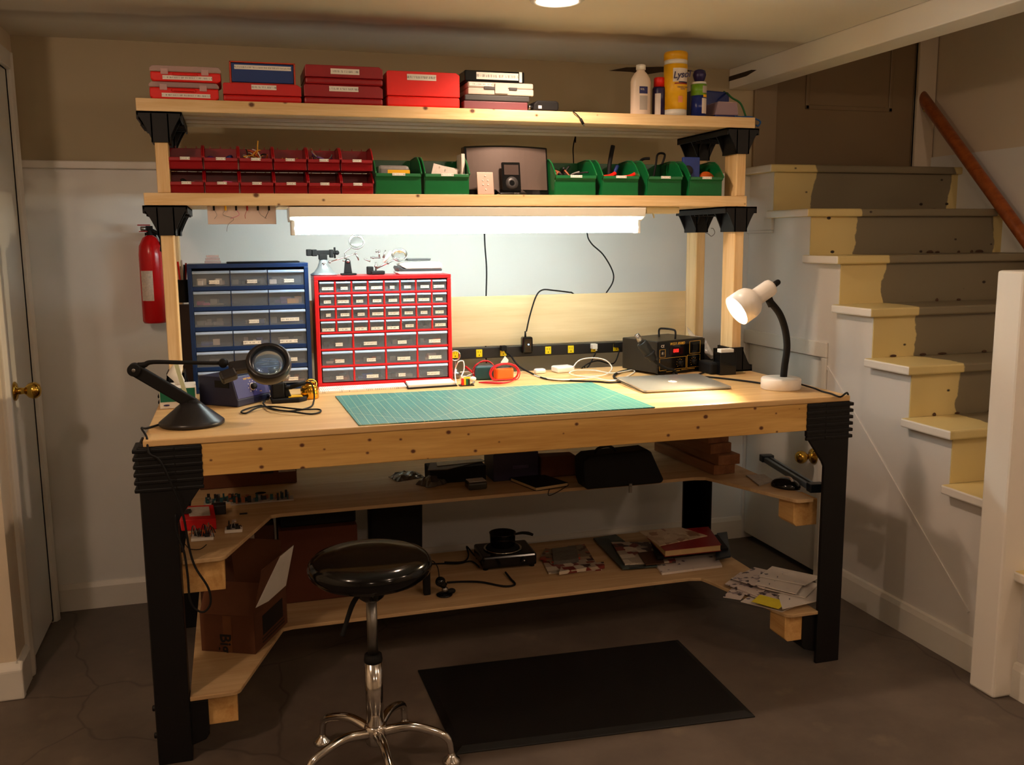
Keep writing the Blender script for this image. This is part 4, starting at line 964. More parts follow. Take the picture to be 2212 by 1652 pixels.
# green bins
gw = PT(912, 390, y=SF+.01).x-PT(812, 390, y=SF+.01).x
gproto = bin_proto(gw, .19, .125, .068, M_green, 'parts_bin', 'x', 'green parts bins on the middle shelf')
gl = [(862, 'large green bin filled with clear bags and a yellow strip, beside the red bins', .0), (967, 'large green bin of folded papers, left of the speaker', 0), (1245, 'large green bin of coiled cables, right of the speaker', .0), (1342, 'green bin holding red-handled tools and black grips', 0), (1438, 'green bin with a black hooked tool standing up in it', 0), (1527, 'green bin with a blue tape packet, beside the right post', 0)]
for i, (u, lb_, rz) in enumerate(gl):
    p = PT(u, 400, y=SF+.012); loc = (p.x, SF+.012+.095, zM_)
    if i == 0: gproto.location = loc; gproto['label'] = lb_; g_ = gproto
    else: g_ = dup(gproto, loc, rz, lb_)
    sx = [1, 1, 1, .92, .88, .88][i]; g_.scale = (sx, 1, 1)
    X, Y, Z = loc; Z += .004
    if i == 0:
        o = MB().box(X-.06, X+.05, Y-.03, Y+.05, Z, Z+.095).build('parts_bag', BIT['grey'], bevel=.012); tag(o, 'clear bag of grey parts in the green bin beside the red bins', 'bag')
        o = MB().box(X-.03, X+.045, Y-.055, Y-.05, Z+.05, Z+.078).build('yellow_strip', M_yel); tag(o, 'bright yellow strip standing in the green bin beside the red bins', 'strip')
    if i == 1:
        for k in range(4):
            m = MB().box(-.045, .045, -.001, .001, 0, .085); o = m.build('folded_paper', M_paper if k % 2 else BIT['white']); o.location = (X-.01+.012*k, Y-.03+.018*k, Z+.01); o.rotation_euler = (.15*k, .25-.1*k, .2*k)
            tag(o, 'white folded paper standing in the green bin left of the speaker', 'paper', 'papers in the green bin')
        o = MB().box(X+.06, X+.072, Y-.05, Y+.02, Z+.02, Z+.135).build('seed_packet', BIT['white'], bevel=.001); tag(o, 'white and green packet poking up from the green bin at the speaker', 'packet')
    if i == 2: filler(X, Y-.02, Z+.02, gw*.6, .1, .045, ['grey', 'copper', 'dark', 'white'], 34, 'coiled_cables', 'grey and tan cables heaped in the green bin right of the speaker', 'cables', .0045, .06)
    if i == 3:
        for k, (dx, mt, l2) in enumerate(((-.05, M_redb, .05), (.03, M_redb, .07), (-.015, M_blackm, .15), (.012, BIT['blue'], .08))):
            o = MB().tube([(X+dx, Y-.06+.02*k, Z+.03), (X+dx+.012, Y-.03+.02*k, Z+.045+l2*.4), (X+dx+.03, Y-.02+.02*k, Z+.03+l2)] if k > 1 else [(X+dx-.01, Y-.07, Z+.06), (X+dx+.02, Y-.06, Z+.064), (X+dx+.045, Y-.05, Z+.075)], .008, 10, mt).build('hand_tool', mt)
            tag(o, ['short red tool handle at the left of the fourth green bin', 'long red tool handle lying across the fourth green bin', 'black tool handle standing in the fourth green bin', 'blue tool handle standing in the fourth green bin'][k], 'tool')
    if i == 4:
        o = MB().tube([(X-.01, Y, Z+.03), (X+.004, Y, Z+.11), (X+.012, Y, Z+.15), (X+.04, Y, Z+.15), (X+.03, Y, Z+.115)], .004, 8, M_blackm).build('hook_tool', M_blackm); tag(o, 'black hooked tool standing up in the fifth green bin', 'tool')
        o = MB().tube([(X-.06, Y+.05, Z+.05), (X-.05, Y+.02, Z+.125), (X-.02, Y, Z+.135)], .005, 8, M_blackm).build('cable_end', M_blackm); tag(o, 'black cable end poking up in the fifth green bin', 'cable')
    if i == 5:
        o = MB().box(X-.065, X+.005, Y-.03, Y-.015, Z+.02, Z+.14, BIT['blue']).cyl((X-.045, Y-.035, Z+.09), (X-.045, Y-.028, Z+.09), .02, mt=BIT['dark']).build('tape_packet', BIT['blue'], bevel=.004); tag(o, 'blue clear packet standing in the rightmost green bin', 'packet')
        o = MB().lathe([(.012, 0), (.035, 0), (.035, .02), (.012, .02)], 28, BIT['orange'], tr4(X+.035, Y-.01, Z+.05) @ rx4(1.3), cap=False).build('tape_roll', BIT['orange']); tag(o, 'roll of orange-brown tape in the rightmost green bin', 'tape')
# speaker dock with its player and remote
ys_ = SF+.07
xa, xb = PT(1008, 370, y=ys_).x, PT(1188, 370, y=ys_).x
zt = PT(1098, 317, y=ys_+.02).z; xm = (xa+xb)/2
t = thing('speaker_dock', 'wide dark speaker dock with a curved metal grille on the middle shelf', 'speaker', (xm, ys_+.03, zM_))
n = 14
def curved(hw, z0, z1, y0, bow, th, m, lean=.02, r=0):
    B = MB(); vs = []
    for i in range(n+1):
        s = -1+2*i/n; x = xm+hw*s; yb2 = y0-bow*(1-s*s)
        zt2 = z1+.004*(1-s*s)
        vs += [(x, yb2, z0), (x, yb2+lean, zt2), (x, yb2+th, z0), (x, yb2+lean+th, zt2)]
    fs = []
    for i in range(n):
        a, b = 4*i, 4*i+4
        fs += [(a, b, b+1, a+1), (a+2, a+3, b+3, b+2), (a+1, b+1, b+3, a+3), (a, a+2, b+2, b)]
    fs += [(0, 1, 3, 2), (4*n, 4*n+2, 4*n+3, 4*n+1)]
    B.add(vs, fs, m, False); return B
M_grille = mat('speaker_grille', (96, 82, 76), .42, metal=.35, noise=.03, nscale=300)
curved((xb-xa)/2, zM_, zt, ys_+.012, .014, .05, M_blackg).build('cabinet', M_blackg, t, bevel=.003)
curved((xb-xa)/2-.007, zM_+.02, zt-.006, ys_+.0095, .014, .003, M_grille, lean=.019).build('grille', M_grille, t)
px = PT(1105, 395, y=ys_-.03).x
MB().prism([(ys_-.052, zM_), (ys_+.01, zM_), (ys_+.01, zM_+.024), (ys_-.05, zM_+.008)], 'x', px-.05, px+.05, M_blackg).build('dock_tray', M_blackg, t, bevel=.004)
lettering('BOSE', .008, tr4(px+.012, ys_-.053, zM_+.005) @ FRONT, M_steel, t)
def device(u0, u1, v0, v1, y, th, lean, rz, name, label, cat, m, parts):
    x0, x1, z0, z1 = rect(u0, u1, v0, v1, y); return x0, x1, z0, z1
x0, x1, _, z1 = rect(1085, 1126, 350, 408, ys_-.03); z1 = PT(1103, 350, y=ys_-.01).z
yb0 = ys_-.036
t = thing('music_player', 'black handheld music player with a click wheel standing in the speaker dock', 'music player', ((x0+x1)/2, yb0, zM_+.013))
Mm = tr4((x0+x1)/2, yb0, zM_+.013) @ rx4(-.16)
w = (x1-x0)/2-.001; h = z1-zM_-.012
MB().box(-w, w, 0, .012, 0, h, None, Mm).build('player_body', M_blackg, t, bevel=.004)
M_scr = mat('grey_screen', (70, 58, 54), .15, noise=0)
MB().box(-w*.78, w*.78, -.0008, 0, h*.56, h*.9, None, Mm).build('screen', M_scr, t)
MB().lathe([(w*.28, 0), (w*.68, 0), (w*.68, .0008), (w*.28, .0008)], 28, M_dgrey, Mm @ tr4(0, 0, h*.28) @ rx4(math.pi/2), cap=False).build('click_wheel', M_dgrey, t)
x0, x1, _, z1 = rect(1031, 1068, 371, 419, SF+.02)
t = thing('remote_control', 'small silver remote control leaning against the speaker dock', 'remote', ((x0+x1)/2, SF+.02, zM_))
Mm = tr4((x0+x1)/2, SF+.018, zM_+.001) @ rx4(-.2); w = (x1-x0)/2-.001; h = PT(1048, 371, y=SF+.03).z-zM_
M_rem = mat('remote_silver', (186, 156, 142), .4, metal=.3, noise=.02)
MB().box(-w, w, 0, .006, 0, h, None, Mm).build('remote_body', M_rem, t, bevel=.002)
for dx, dz in ((0, .82), (-.3, .62), (.3, .62), (-.3, .43), (.3, .43), (0, .22)):
    MB().sphere((0, 0, 0), .0028, M_white, 10, 6, T=Mm @ tr4(w*dx, -.0003, h*dz)).build('button', M_white, t)
c = [PT(1243, 295, y=1.02), PT(1238, 320, y=1.02), PT(1239, 352, y=1.02)]
c = [Vector((c[0].x, 1.02, Z2-.06))]+[Vector((q.x, 1.02, q.z)) for q in c]+[Vector((c[2].x, 1.02, zM_+.01))]
cable(c, .0025, M_blackm, 'black cable hanging behind the green bins between the shelves')
# ================================================================== UNDER THE MIDDLE SHELF
yy = SF+.03
x0, x1, z0, z1 = rect(448, 597, 443, 484, yy)
t = thing('lead_holder', 'white board of thin coloured test leads hanging under the middle shelf', 'board', ((x0+x1)/2, yy, Z1-.039-.001))
M_pinkw = mat('white_board', (216, 196, 188), .5, noise=.02)
MB().box(x0, x1, yy+.02, yy+.026, z0, Z1-.0385).build('board', M_pinkw, t, bevel=.001)
for k, (u, mt) in enumerate(((462, M_blackm), (487, M_yel), (510, M_blackm), (534, M_redd), (557, M_blackm), (581, M_blackm))):
    p = PT(u, 449, y=yy+.012)
    MB().cyl((p.x, p.y, p.z+.008), (p.x, p.y, p.z-.008), .0034, mt=mt, seg=10).build('test_clip', mt, t)
    e = [Vector((p.x, p.y, p.z-.006)), Vector((p.x+.008*(-1)**k, p.y-.003, p.z-.022)), Vector((p.x+.026*math.sin(k*2), p.y-.001, p.z-.034))]
    if k == 1: e += [PT(493, 485, y=yy), PT(490, 500, y=yy)]
    MB().tube(e, .0008, 5, [M_steel, BIT['grey'], BIT['pink'], M_redd, M_steel, M_blackm][k]).build('wire', [M_steel, BIT['grey'], BIT['pink'], M_redd, M_steel, M_blackm][k], t)
x0, x1, _, _ = rect(1397, 1468, 447, 462, yy+.01)
M_jb = mat('cream_box', (214, 200, 160), .5, noise=.03)
t = thing('junction_box', 'cream junction box screwed under the middle shelf beside the shop light', 'box', ((x0+x1)/2, yy+.04, Z1-.039-.022))
MB().box(x0, x1, yy+.01, yy+.07, Z1-.0385-.024, Z1-.0385).build('box_body', M_jb, t, bevel=.003)
MB().tube([(x0+.03, yy+.02, Z1-.063), (x0+.03, yy+.015, Z1-.07), (x0+.032, yy+.015, Z1-.078)], .003, 8).build('pull_stub', M_jb, t)
c = [Vector((fx1-.002, yy+.03, Z1-.055)), Vector(((fx1+x0)/2, yy+.02, Z1-.06)), Vector((x0+.002, yy+.02, Z1-.046))]
cable(c, .0022, M_white, 'short white lamp cord from the shop light to the junction box')
hk = MB().tube([PT(1524, 503, y=yR+.02), PT(1530, 505, y=yR+.02), PT(1537, 510, y=yR+.02), PT(1544, 503, y=yR+.02), PT(1541, 494, y=yR+.02), PT(1536, 493, y=yR+.02)], .0015, 8, M_steel).build('screw_hook', M_steel)
tag(hk, 'small steel screw hook on the rear right post', 'hook')
# wall cables seen below the shop light
c = [PT(u, v, y=1.03) for u, v in ((1045, 430), (1047, 520), (1051, 580), (1050, 640), (1049, 700), (1049, 742), (1050, 772), (1052, 800))]
cable(c, .003, M_blackm, 'straight black cable hanging behind the backboard left of its middle')
c = [PT(u, v, y=1.02) for u, v in ((1268, 430), (1268, 500), (1277, 525), (1303, 550), (1323, 585), (1324, 608), (1310, 632), (1290, 660), (1262, 655), (1238, 634))]
p0 = [PT(u, v, y=q) for u, v, q in ((1228, 631, 1.015), (1195, 627, .985), (1172, 626, .975), (1158, 640, .97), (1145, 680, .965), (1137, 716, .955))]
cable(c+p0, .003, M_blackm, 'black cable curling over the backboard down to the usb charger')
# ================================================================== THINGS ON THE BENCH TOP
HB = H+.0006
# ---------------- drawer cabinets
M_drw = mat('clear_drawer', (170, 180, 196), .12, noise=0, alpha=.17, spec=.8)
M_drwl = mat('clear_drawer_lip', (176, 196, 226), .22, noise=0, alpha=.8)
M_cblue = mat('cabinet_blue', (18, 46, 92), .35, noise=.04)
M_cred = mat('cabinet_red', (206, 26, 30), .35, noise=.04)
M_cin = mat('drawer_shadow_grey', (62, 62, 66), .7, noise=.1)
CR = random.Random(5)
def drawer_proto(w, h, d, mc, cols, parent, label=True, fill=True):
    """origin: middle of the front's foot, front toward -y; parts are children of the drawer mesh"""
    m = MB(); a = w/2; t = .0015
    m.box(-a, a, 0, t, 0, h*.93); m.box(-a, -a+t, t, d, 0, h*.85); m.box(a-t, a, t, d, 0, h*.85); m.box(-a, a, t, d, 0, t); m.box(-a, a, d-t, d, 0, h*.85)
    o = m.build('drawer', M_drw, parent, world=False)
    return o
def cabinet(name, label, base, rz, w, h, d, rows, mc, T, hb, vb):
    """rows: list of (n columns, relative height) top to bottom"""
    t = thing(name, label, 'cabinet', base, rz)
    B = MB(); a = w/2
    B.box(-a, a, 0, d, 0, T, mc); B.box(-a, a, 0, d, h-T, h, mc); B.box(-a, -a+T, 0, d, T, h-T, mc); B.box(a-T, a, 0, d, T, h-T, mc); B.box(-a+T, a-T, d-.004, d, T, h-T)
    tot = sum(r[1] for r in rows); ih = h-2*T; z = h-T; cells = []
    for ri, (n, rh) in enumerate(rows):
        hh = ih*rh/tot; cw = (w-2*T)/n
        if ri: B.box(-a+T, a-T, .002, d-.01, z-hb, z+hb, mc)
        for c in range(n):
            if c: B.box(-a+T+cw*c-vb, -a+T+cw*c+vb, .003, d-.01, z-hh+hb, z-hb, mc)
            cells.append((ri, c, -a+T+cw*(c+.5), z-hh+hb+.0006, cw-2*vb-.001, hh-2*hb-.0012))
        z -= hh
    B.build('cabinet_frame', mc, t, bevel=.0035, world=False)
    return t, cells, d
def fill_cabinet(t, cells, d, lbl, content, proto):
    for ri, c, xc, z0, w, h in cells:
        key = (round(w, 4), round(h, 4))
        if key not in proto:
            m = MB(); a = w/2; tt = .0015; dd = min(d-.02, .11)
            m.box(-a, a, 0, tt, 0, h*.97); m.box(-a, -a+tt, tt, dd, 0, h*.85); m.box(a-tt, a, tt, dd, 0, h*.85); m.box(-a+tt, a-tt, tt, dd, 0, tt); m.box(-a+tt, a-tt, dd-tt, dd, tt, h*.85)
            o = m.build('drawer', M_drw, t, world=False); proto[key] = o.data
            m = MB(); m.prism([(-.007, h*.80), (-.0075, h*.86), (0, h*.97), (.002, h*.97), (.002, h*.80)], 'x', -a, a)
            q = m.build('drawer_pull', M_drwl, o, world=False); proto[key, 'p'] = q.data
        else:
            o = bpy.data.objects.new('drawer', proto[key]); COL.objects.link(o); o.parent = t
            q = bpy.data.objects.new('drawer_pull', proto[key, 'p']); COL.objects.link(q); q.parent = o
        o.location = (xc, .004, z0)
        # what is inside
        m = MB(); big = w > .06
        mt = content(ri, c)
        n = 3 if not big else 6
        if mt is not None:
            for k in range(n):
                ww = w*CR.uniform(.12, .35); hh = h*CR.uniform(.12, .45)
                x = CR.uniform(-w/2+ww/2+.003, w/2-ww/2-.003); y = CR.uniform(.012, .05)
                m.cbox((x, y, .003+hh/2), (ww, .012, hh), BIT[CR.choice(mt)] if isinstance(mt, list) else mt, tr4(0, 0, 0))
            s_ = m.build('drawer_contents', None, o, world=False, bevel=.002, kind='stuff')
        s_ = lbl(ri, c)
        if s_:
            fx, fw, fz = s_
            l = MB().box(-w*fw/2+w*fx, w*fw/2+w*fx, -.0014, -.0004, h*fz, h*fz+(.0105 if not big else .0115)).build('paper_label', M_lab, o, world=False)
        yield o
# blue cabinet
pbl = PT(432, 846, z=H); pbr = PT(668, 826, z=H)
wB = .392; hB = .432
yB = .742; xB = .300
bl = thing
tB, cells, dB = cabinet('parts_cabinet', 'tall blue drawer cabinet of clear drawers, left of the red one', (xB, yB, HB), .012, wB, hB, .155, [(3, 1)]*6, M_cblue, .014, .0068, .0012)
def lblB(r, c):
    if (r, c) in ((1, 0), (1, 1), (1, 2), (2, 0), (3, 0), (4, 0), (5, 0)): return None
    if (r, c) == (2, 2): return (.06, .52, .22)
    if (r, c) in ((3, 1), (3, 2)): return (0, .5, .08)
    return (.08, .28, .16)
cont = {(0, 0): ['white', 'blue', 'grey'], (0, 1): ['copper', 'dark', 'grey', 'white'], (0, 2): ['blue', 'white', 'yellow', 'grey'], (1, 0): ['pink', 'grey', 'white'], (1, 1): None, (1, 2): ['pink', 'yellow', 'purple'], (2, 0): ['grey'], (2, 1): ['blue', 'grey', 'white'], (2, 2): ['blue', 'grey'], (3, 0): ['white', 'white', 'blue'], (3, 1): ['white', 'blue', 'grey'], (3, 2): ['dark', 'grey'], (4, 0): ['grey', 'dark'], (4, 1): ['white', 'grey'], (4, 2): ['grey', 'dark'], (5, 0): ['white', 'dark', 'grey'], (5, 1): ['grey'], (5, 2): ['copper', 'white', 'dark']}
for _ in fill_cabinet(tB, cells, dB, lblB, lambda r, c: cont[(r, c)], {}): pass
# red cabinet
wR = .478; hR = .385
xRc = .752; yRc = .732
tR, cells, dR = cabinet('parts_cabinet', 'wide red drawer cabinet of many labelled clear drawers', (xRc, yRc, HB), -.012, wR, hR, .158, [(8, 1)]*4+[(4, 1.28)]*3, M_cred, .014, .0036, .0034)
def lblR(r, c):
    k = CR.random()
    if (r, c) == (3, 6): return None
    if r < 4:
        if r == 3 and c < 5: return (0, .86, .06)
        return (CR.uniform(-.04, .08), CR.choice([.34, .5, .62, .62, .8]), .20)
    return (CR.uniform(-.02, .08), CR.choice([.24, .3, .4, .44]), .16)
kinds = [['grey', 'dark'], ['dark', 'grey', 'copper'], ['dark'], ['grey', 'copper', 'white'], ['dark', 'blue', 'grey'], ['orange', 'grey', 'dark']]
for _ in fill_cabinet(tR, cells, dR, lblR, lambda r, c: CR.choice(kinds), {}): pass
# things on the blue cabinet
zB = HB+hB+.0008
p = PT(459, 553, y=yB+.05)
t = thing('glass_slide_boxes', 'small stack of clear slide boxes on top of the blue cabinet', 'boxes', (p.x, yB+.05, zB))
o = None
for k in range(3): MB().cbox((p.x, yB+.05, zB+.0045+.0095*k), (.052-.006*k, .03, .008), M_smoke).build('slide_box', M_smoke, t, bevel=.001)
o = MB().box(xB-.07, xB+.17, yB+.02, yB+.12, zB, zB+.004).build('black_folder', M_blackm, bevel=.001); tag(o, 'thin black folder lying flat on top of the blue cabinet', 'folder')
# things on the red cabinet
zR = HB+hR+.0008
def P3(u, v, y): return PT(u, v, y=y)
yv = yRc+.085
# vise
p = P3(700, 597, yv); X = p.x
t = thing('bench_vise', 'small black hobby vise on a grey suction foot on the red cabinet', 'vise', (X, yv, zR))
M_vg = mat('vise_grey', (150, 158, 160), .3, metal=.4, noise=.03)
MB().lathe([(.001, 0), (.046, 0), (.047, .004), (.034, .012), (.022, .028), (.016, .045), (.0145, .058), (.001, .058)], 32, M_vg, tr4(X, yv, zR)).build('foot', M_vg, t)
a = P3(662, 544, yv); b = P3(728, 547, yv); hz = (a.z+b.z)/2
MB().box(a.x, a.x+.016, yv-.02, yv+.02, hz-.011, hz+.012).box(a.x+.018, a.x+.034, yv-.022, yv+.022, hz-.012, hz+.011).box(a.x+.01, b.x-.02, yv-.014, yv-.006, hz-.008, hz+.008).box(a.x+.01, b.x-.02, yv+.006, yv+.014, hz-.008, hz+.008).box(X-.016, X+.012, yv-.016, yv+.016, zR+.054, hz-.006).box(b.x-.026, b.x-.014, yv-.02, yv+.02, hz-.018, hz+.01).build('jaws', M_blackm, t, bevel=.002)
MB().cyl((a.x, yv, hz), (b.x, yv, hz-.001), .0055, mt=M_blackm, seg=14).sphere((b.x, yv, hz-.001), .008, M_blackm).cyl((b.x-.008, yv, hz-.02), (b.x-.008, yv, hz+.018), .0035, mt=M_blackm).build('screw_bar', M_blackm, t)
# helping hands
def clip(m, a, b):
    m.cyl(a, b, .004, .0018, 8, M_steel)
def lens_ring(t, c, r, n):
    q = Vector((0, 0, 1)).rotation_difference(Vector(n).normalized()).to_matrix().to_4x4(); q.translation = c
    MB().lathe([(r-.0012, -.003), (r+.0015, -.003), (r+.0015, .003), (r-.0012, .003), (r-.0012, -.003)], 40, M_steel, q, cap=False).build('lens_rim', M_steel, t)
    MB().lathe([(.001, .003), (r*.6, .002), (r-.0014, .0005), (r-.0014, -.0005), (r*.6, -.002), (.001, -.003)], 32, M_glass, q, cap=False).build('lens', M_glass, t)
y1 = yRc+.06
p = P3(752, 597, y1)
t = thing('helping_hands', 'helping hands stand with its round magnifier raised above the red cabinet', 'soldering aid', (p.x, y1, zR))
MB().box(p.x-.025, p.x+.028, y1-.02, y1+.02, zR, zR+.006).prism([(p.x-.014, zR+.006), (p.x+.014, zR+.006), (p.x+.009, zR+.05), (p.x+.004, zR+.056), (p.x-.004, zR+.056), (p.x-.009, zR+.05)], 'y', y1-.006, y1+.006).build('cast_base', M_blackm, t, bevel=.0015)
MB().cyl((p.x, y1-.01, zR+.048), (p.x, y1+.01, zR+.048), .006, mt=M_steel).build('wing_nut', M_steel, t)
A = P3(712, 566, y1); Bq = P3(769, 547, y1); C_ = P3(747, 553, y1)
MB().cyl(A, Bq, .0022, seg=8, mt=M_chrome).sphere(A, .005, M_steel).sphere(Bq, .005, M_steel).cyl((p.x-.004, y1, zR+.05), P3(740, 563, y1), .003, seg=8, mt=M_steel).sphere(P3(746, 556, y1), .006, M_steel).build('cross_bar', M_chrome, t)
m = MB(); clip(m, Bq, P3(775, 562, y1)); clip(m, P3(703, 567, y1), P3(695, 570, y1)); m.build('alligator_clips', M_steel, t)
lens_ring(t, P3(770, 522, y1), .0262, (-.15, -.9, .35))
MB().tube([P3(747, 553, y1), P3(745, 545, y1), P3(755, 537, y1), P3(757, 533, y1)], .0022, 8, M_steel).build('lens_arm', M_steel, t)
p = P3(815, 597, y1)
t = thing('helping_hands', 'helping hands stand whose magnifier leans over the white label maker', 'soldering aid', (p.x, y1, zR))
MB().box(p.x-.022, p.x+.025, y1-.02, y1+.02, zR, zR+.013).box(p.x-.034, p.x-.012, y1+.0, y1+.03, zR, zR+.028).build('cast_base', M_blackm, t, bevel=.003)
m = MB().cyl(P3(812, 590, y1), P3(812, 566, y1), .003, seg=8, mt=M_steel)
m.cyl(P3(812, 580, y1), P3(862, 556, y1), .003, seg=8, mt=M_chrome).sphere(P3(812, 575, y1), .006, M_steel).sphere(P3(838, 568, y1), .005, M_steel).cyl(P3(820, 540, y1), P3(819, 558, y1), .003, seg=8, mt=M_steel).cyl(P3(800, 556, y1), P3(822, 556, y1), .003, seg=8, mt=M_steel).sphere(P3(806, 556, y1), .005, M_steel).sphere(P3(819, 543, y1), .005, M_steel).build('cross_bar', M_steel, t)
m = MB(); clip(m, P3(800, 564, y1), P3(786, 559, y1)); clip(m, P3(828, 557, y1), P3(833, 540, y1)); clip(m, P3(814, 545, y1), P3(812, 539, y1)); m.build('alligator_clips', M_steel, t)
MB().cyl(P3(829, 566, y1-.02), P3(845, 543, y1-.02), .0055, seg=12, mt=M_lgrey).build('solder_tube', M_lgrey, t)
lens_ring(t, P3(863, 550, y1-.012), .0268, (-.1, -.75, .62))
# white label maker
x0, x1, _, _ = rect(859, 957, 560, 593, yRc+.02); xm2 = (x0+x1)/2
t = thing('label_maker', 'white and grey label printer at the right end of the red cabinet', 'label printer', (xm2, yRc+.07, zR))
w = (x1-x0)/2; h = .05
base = [(-w*.9, 0), (w*.9, 0), (w, .005), (w*.96, .009), (-w*.96, .009), (-w, .005)]
MB().prism([(xm2+a, zR+b) for a, b in base], 'y', yRc+.018, yRc+.12).build('base', M_white, t, bevel=.003)
MB().prism([(xm2+a, zR+b) for a, b in ((-w*.92, .0095), (w*.96, .0095), (w*.98, .018), (-w*.7, .018), (-w*.95, .03), (-w*1.0, .022))], 'y', yRc+.024, yRc+.12).build('grey_band', M_dgrey, t, bevel=.002)
MB().prism([(xm2+a, zR+b) for a, b in ((-w*.6, .0188), (w*.97, .0188), (w*.98, .03), (w*.9, .04), (w*.5, .044), (-w*.5, .042), (-w*.86, .038), (-w*.84, .028))], 'y', yRc+.02, yRc+.12).build('upper_shell', M_white, t, bevel=.006, seg=3)
MB().prism([(xm2+a, zR+b) for a, b in ((-w*.5, .046), (w*.52, .046), (w*.56, .054), (-w*.52, .054))], 'y', yRc+.05, yRc+.11).build('keyboard', M_dgrey, t, bevel=.002)
# ---------------- left end of the bench
# tissue box
p = PT(388, 882, z=H); 
a, b = PT(346, 884, z=HB), PT(426, 879, z=HB); ry_ = math.atan2(b.y-a.y, b.x-a.x)
w = (b-a).length
t = thing('tissue_box', 'green and white tissue box with a tissue standing up behind the magnifier lamp', 'tissue box', ((a+b)/2+Vector((-math.sin(ry_), math.cos(ry_), 0))*.06, ), ry_) if False else thing('tissue_box', 'green and white tissue box behind the magnifier lamp', 'tissue box', (a+b)/2+Vector((-math.sin(ry_), math.cos(ry_), 0))*.058, ry_)
M_tg = mat('tissue_green', (8, 104, 76), .5, noise=.03)
hT = .064
MB().box(-w/2, w/2, -.058, .058, 0, hT).build('carton', M_paper, t, bevel=.002, world=False)
MB().box(-w/2+.002, w/2-.004, -.0588, -.0582, .021, hT-.003).build('green_panel', M_tg, t, world=False)
MB().prism([(-w*.1, .002), (w/2-.004, .002), (w/2-.004, .02), (w*.12, .02)], 'y', -.0588, -.0582).build('green_panel', M_tg, t, world=False)
MB().lathe([(.001, 0), (.009, 0), (.009, .0006), (.001, .0006)], 24, M_lblue, tr4(-w*.32, -.0584, .011) @ rx4(math.pi/2) @ Matrix.Diagonal((1, .3, 1, 1))).build('oval_mark', M_lblue, t, world=False)
ts = MB()
vs = []; fs = []
prof = [(-.008, .012, 0), (-.018, .016, .02), (-.036, .008, .038), (-.022, .012, .062), (-.004, .02, .078)]
for i, (xa, xb, z) in enumerate(prof):
    for j in range(5):
        f = j/4; vs.append((xa+(xb-xa)*f+.006, .004*math.sin(f*6+i)-.006+.006*i/4, hT-.006+z*1.02))
for i in range(4):
    for j in range(4): k = i*5+j; fs.append((k, k+1, k+6, k+5))
o = ts.add(vs, fs, M_paper, True).build('tissue', M_paper, t, world=False)
so = o.modifiers.new('s', 'SOLIDIFY'); so.thickness = .0006
# green plastic ruler standing behind
o = MB().box(-.006, .006, -.001, .001, 0, .16).build('ruler', mat('pale_green_ruler', (196, 204, 170), .3, noise=.03)); o.location = PT(410, 850, z=HB)+Vector((.004, .0, 0)); o.location = (PT(408, 826, y=.41).x, .41, HB); o.rotation_euler = (.05, -.22, 0)
tag(o, 'pale green ruler standing in front of the left post', 'ruler')
# pencil cup on the rear left post, and the dark box under it
x0, x1, z0, z1 = rect(385, 407, 604, 653, .78)
t = thing('pen_cup', 'black mesh cup of pens hung beside the left rear post', 'cup', ((x0+x1)/2, .78, z0))
hp = z1-z0; xc = (x0+x1)/2; r = (x1-x0)/2+.002
MB().lathe([(r*.96, 0), (r, .002), (r, hp), (r-.0015, hp), (r-.0015, .003), (.001, .003)], 24, M_blackm, tr4(xc, .78, z0), cap=False).build('cup_body', M_blackm, t)
MB().box(PXL+.039, xc, .83, .84, z0+.03, z0+.055).box(xc-.004, xc+.004, .78+r-.001, .841, z0+.03, z0+.055).build('hanger', M_blackm, t)
for k, (dx, hh, mt, lab_) in enumerate(((-.008, .135, M_redb, 'red pen at the left of the hanging pen cup'), (.0, .14, BIT['white'], 'white pen in the middle of the hanging pen cup'), (.005, .125, BIT['dark'], 'black pen in the hanging pen cup'), (.009, .13, M_redd, 'dark red pen leaning right in the hanging pen cup'), (-.002, .12, M_steel, 'silver tweezers in the hanging pen cup'))):
    o = MB().cyl((xc+dx*.5, .78-.003+.002*k, z0+.006), (xc+dx*1.5, .78-.002+.002*k, z0+hh), .003, .0032, 8, mt).build('pen', mt); tag(o, lab_, 'pen', 'pens in the hanging cup')
M_dbox = mat('dark_brown_box', (52, 36, 26), .7, noise=.1)
x0, x1, z0, z1 = rect(392, 432, 657, 795, .885)
o = MB().box(x0-.01, x1+.03, .87, .90, HB+.001, z1).build('wooden_board', M_dbox, bevel=.002); tag(o, 'dark brown panel standing behind the blue cabinet', 'panel')
# fire extinguisher on the back wall
ye = 1.205
x0, x1, z0, z1 = rect(303, 358, 540, 697, ye); xc = (x0+x1)/2; r = (x1-x0)/2-.001
t = thing('fire_extinguisher', 'red fire extinguisher hanging on the wall left of the shelving', 'extinguisher', (xc, ye, z0))
M_ext = mat('extinguisher_red', (196, 16, 22), .22, noise=.02)
hh = PT(325, 508, y=ye).z-z0
MB().lathe([(.001, 0), (r*.9, 0), (r, .008), (r, hh*.78), (r*.93, hh*.88), (r*.6, hh*.97), (r*.3, hh), (.001, hh)], 36, M_ext, tr4(xc, ye, z0)).build('cylinder', M_ext, t)
M_extl = mat('extinguisher_label', (206, 190, 176), .5, noise=.25, nscale=120)
wrap(t, 'instruction_label', M_extl, xc, ye, r*1.008, z0+hh*.26, z0+hh*.6, -58, 6)
zt = z0+hh
MB().cyl((xc, ye, zt-.004), (xc, ye, zt+.022), .011, mt=M_blackm).box(xc-.012, xc+.012, ye-.01, ye+.01, zt+.018, zt+.034).cyl((xc+.005, ye, zt+.02), (xc+.03, ye-.01, zt+.006), .007, mt=M_blackm).build('valve', M_blackm, t, bevel=.002)
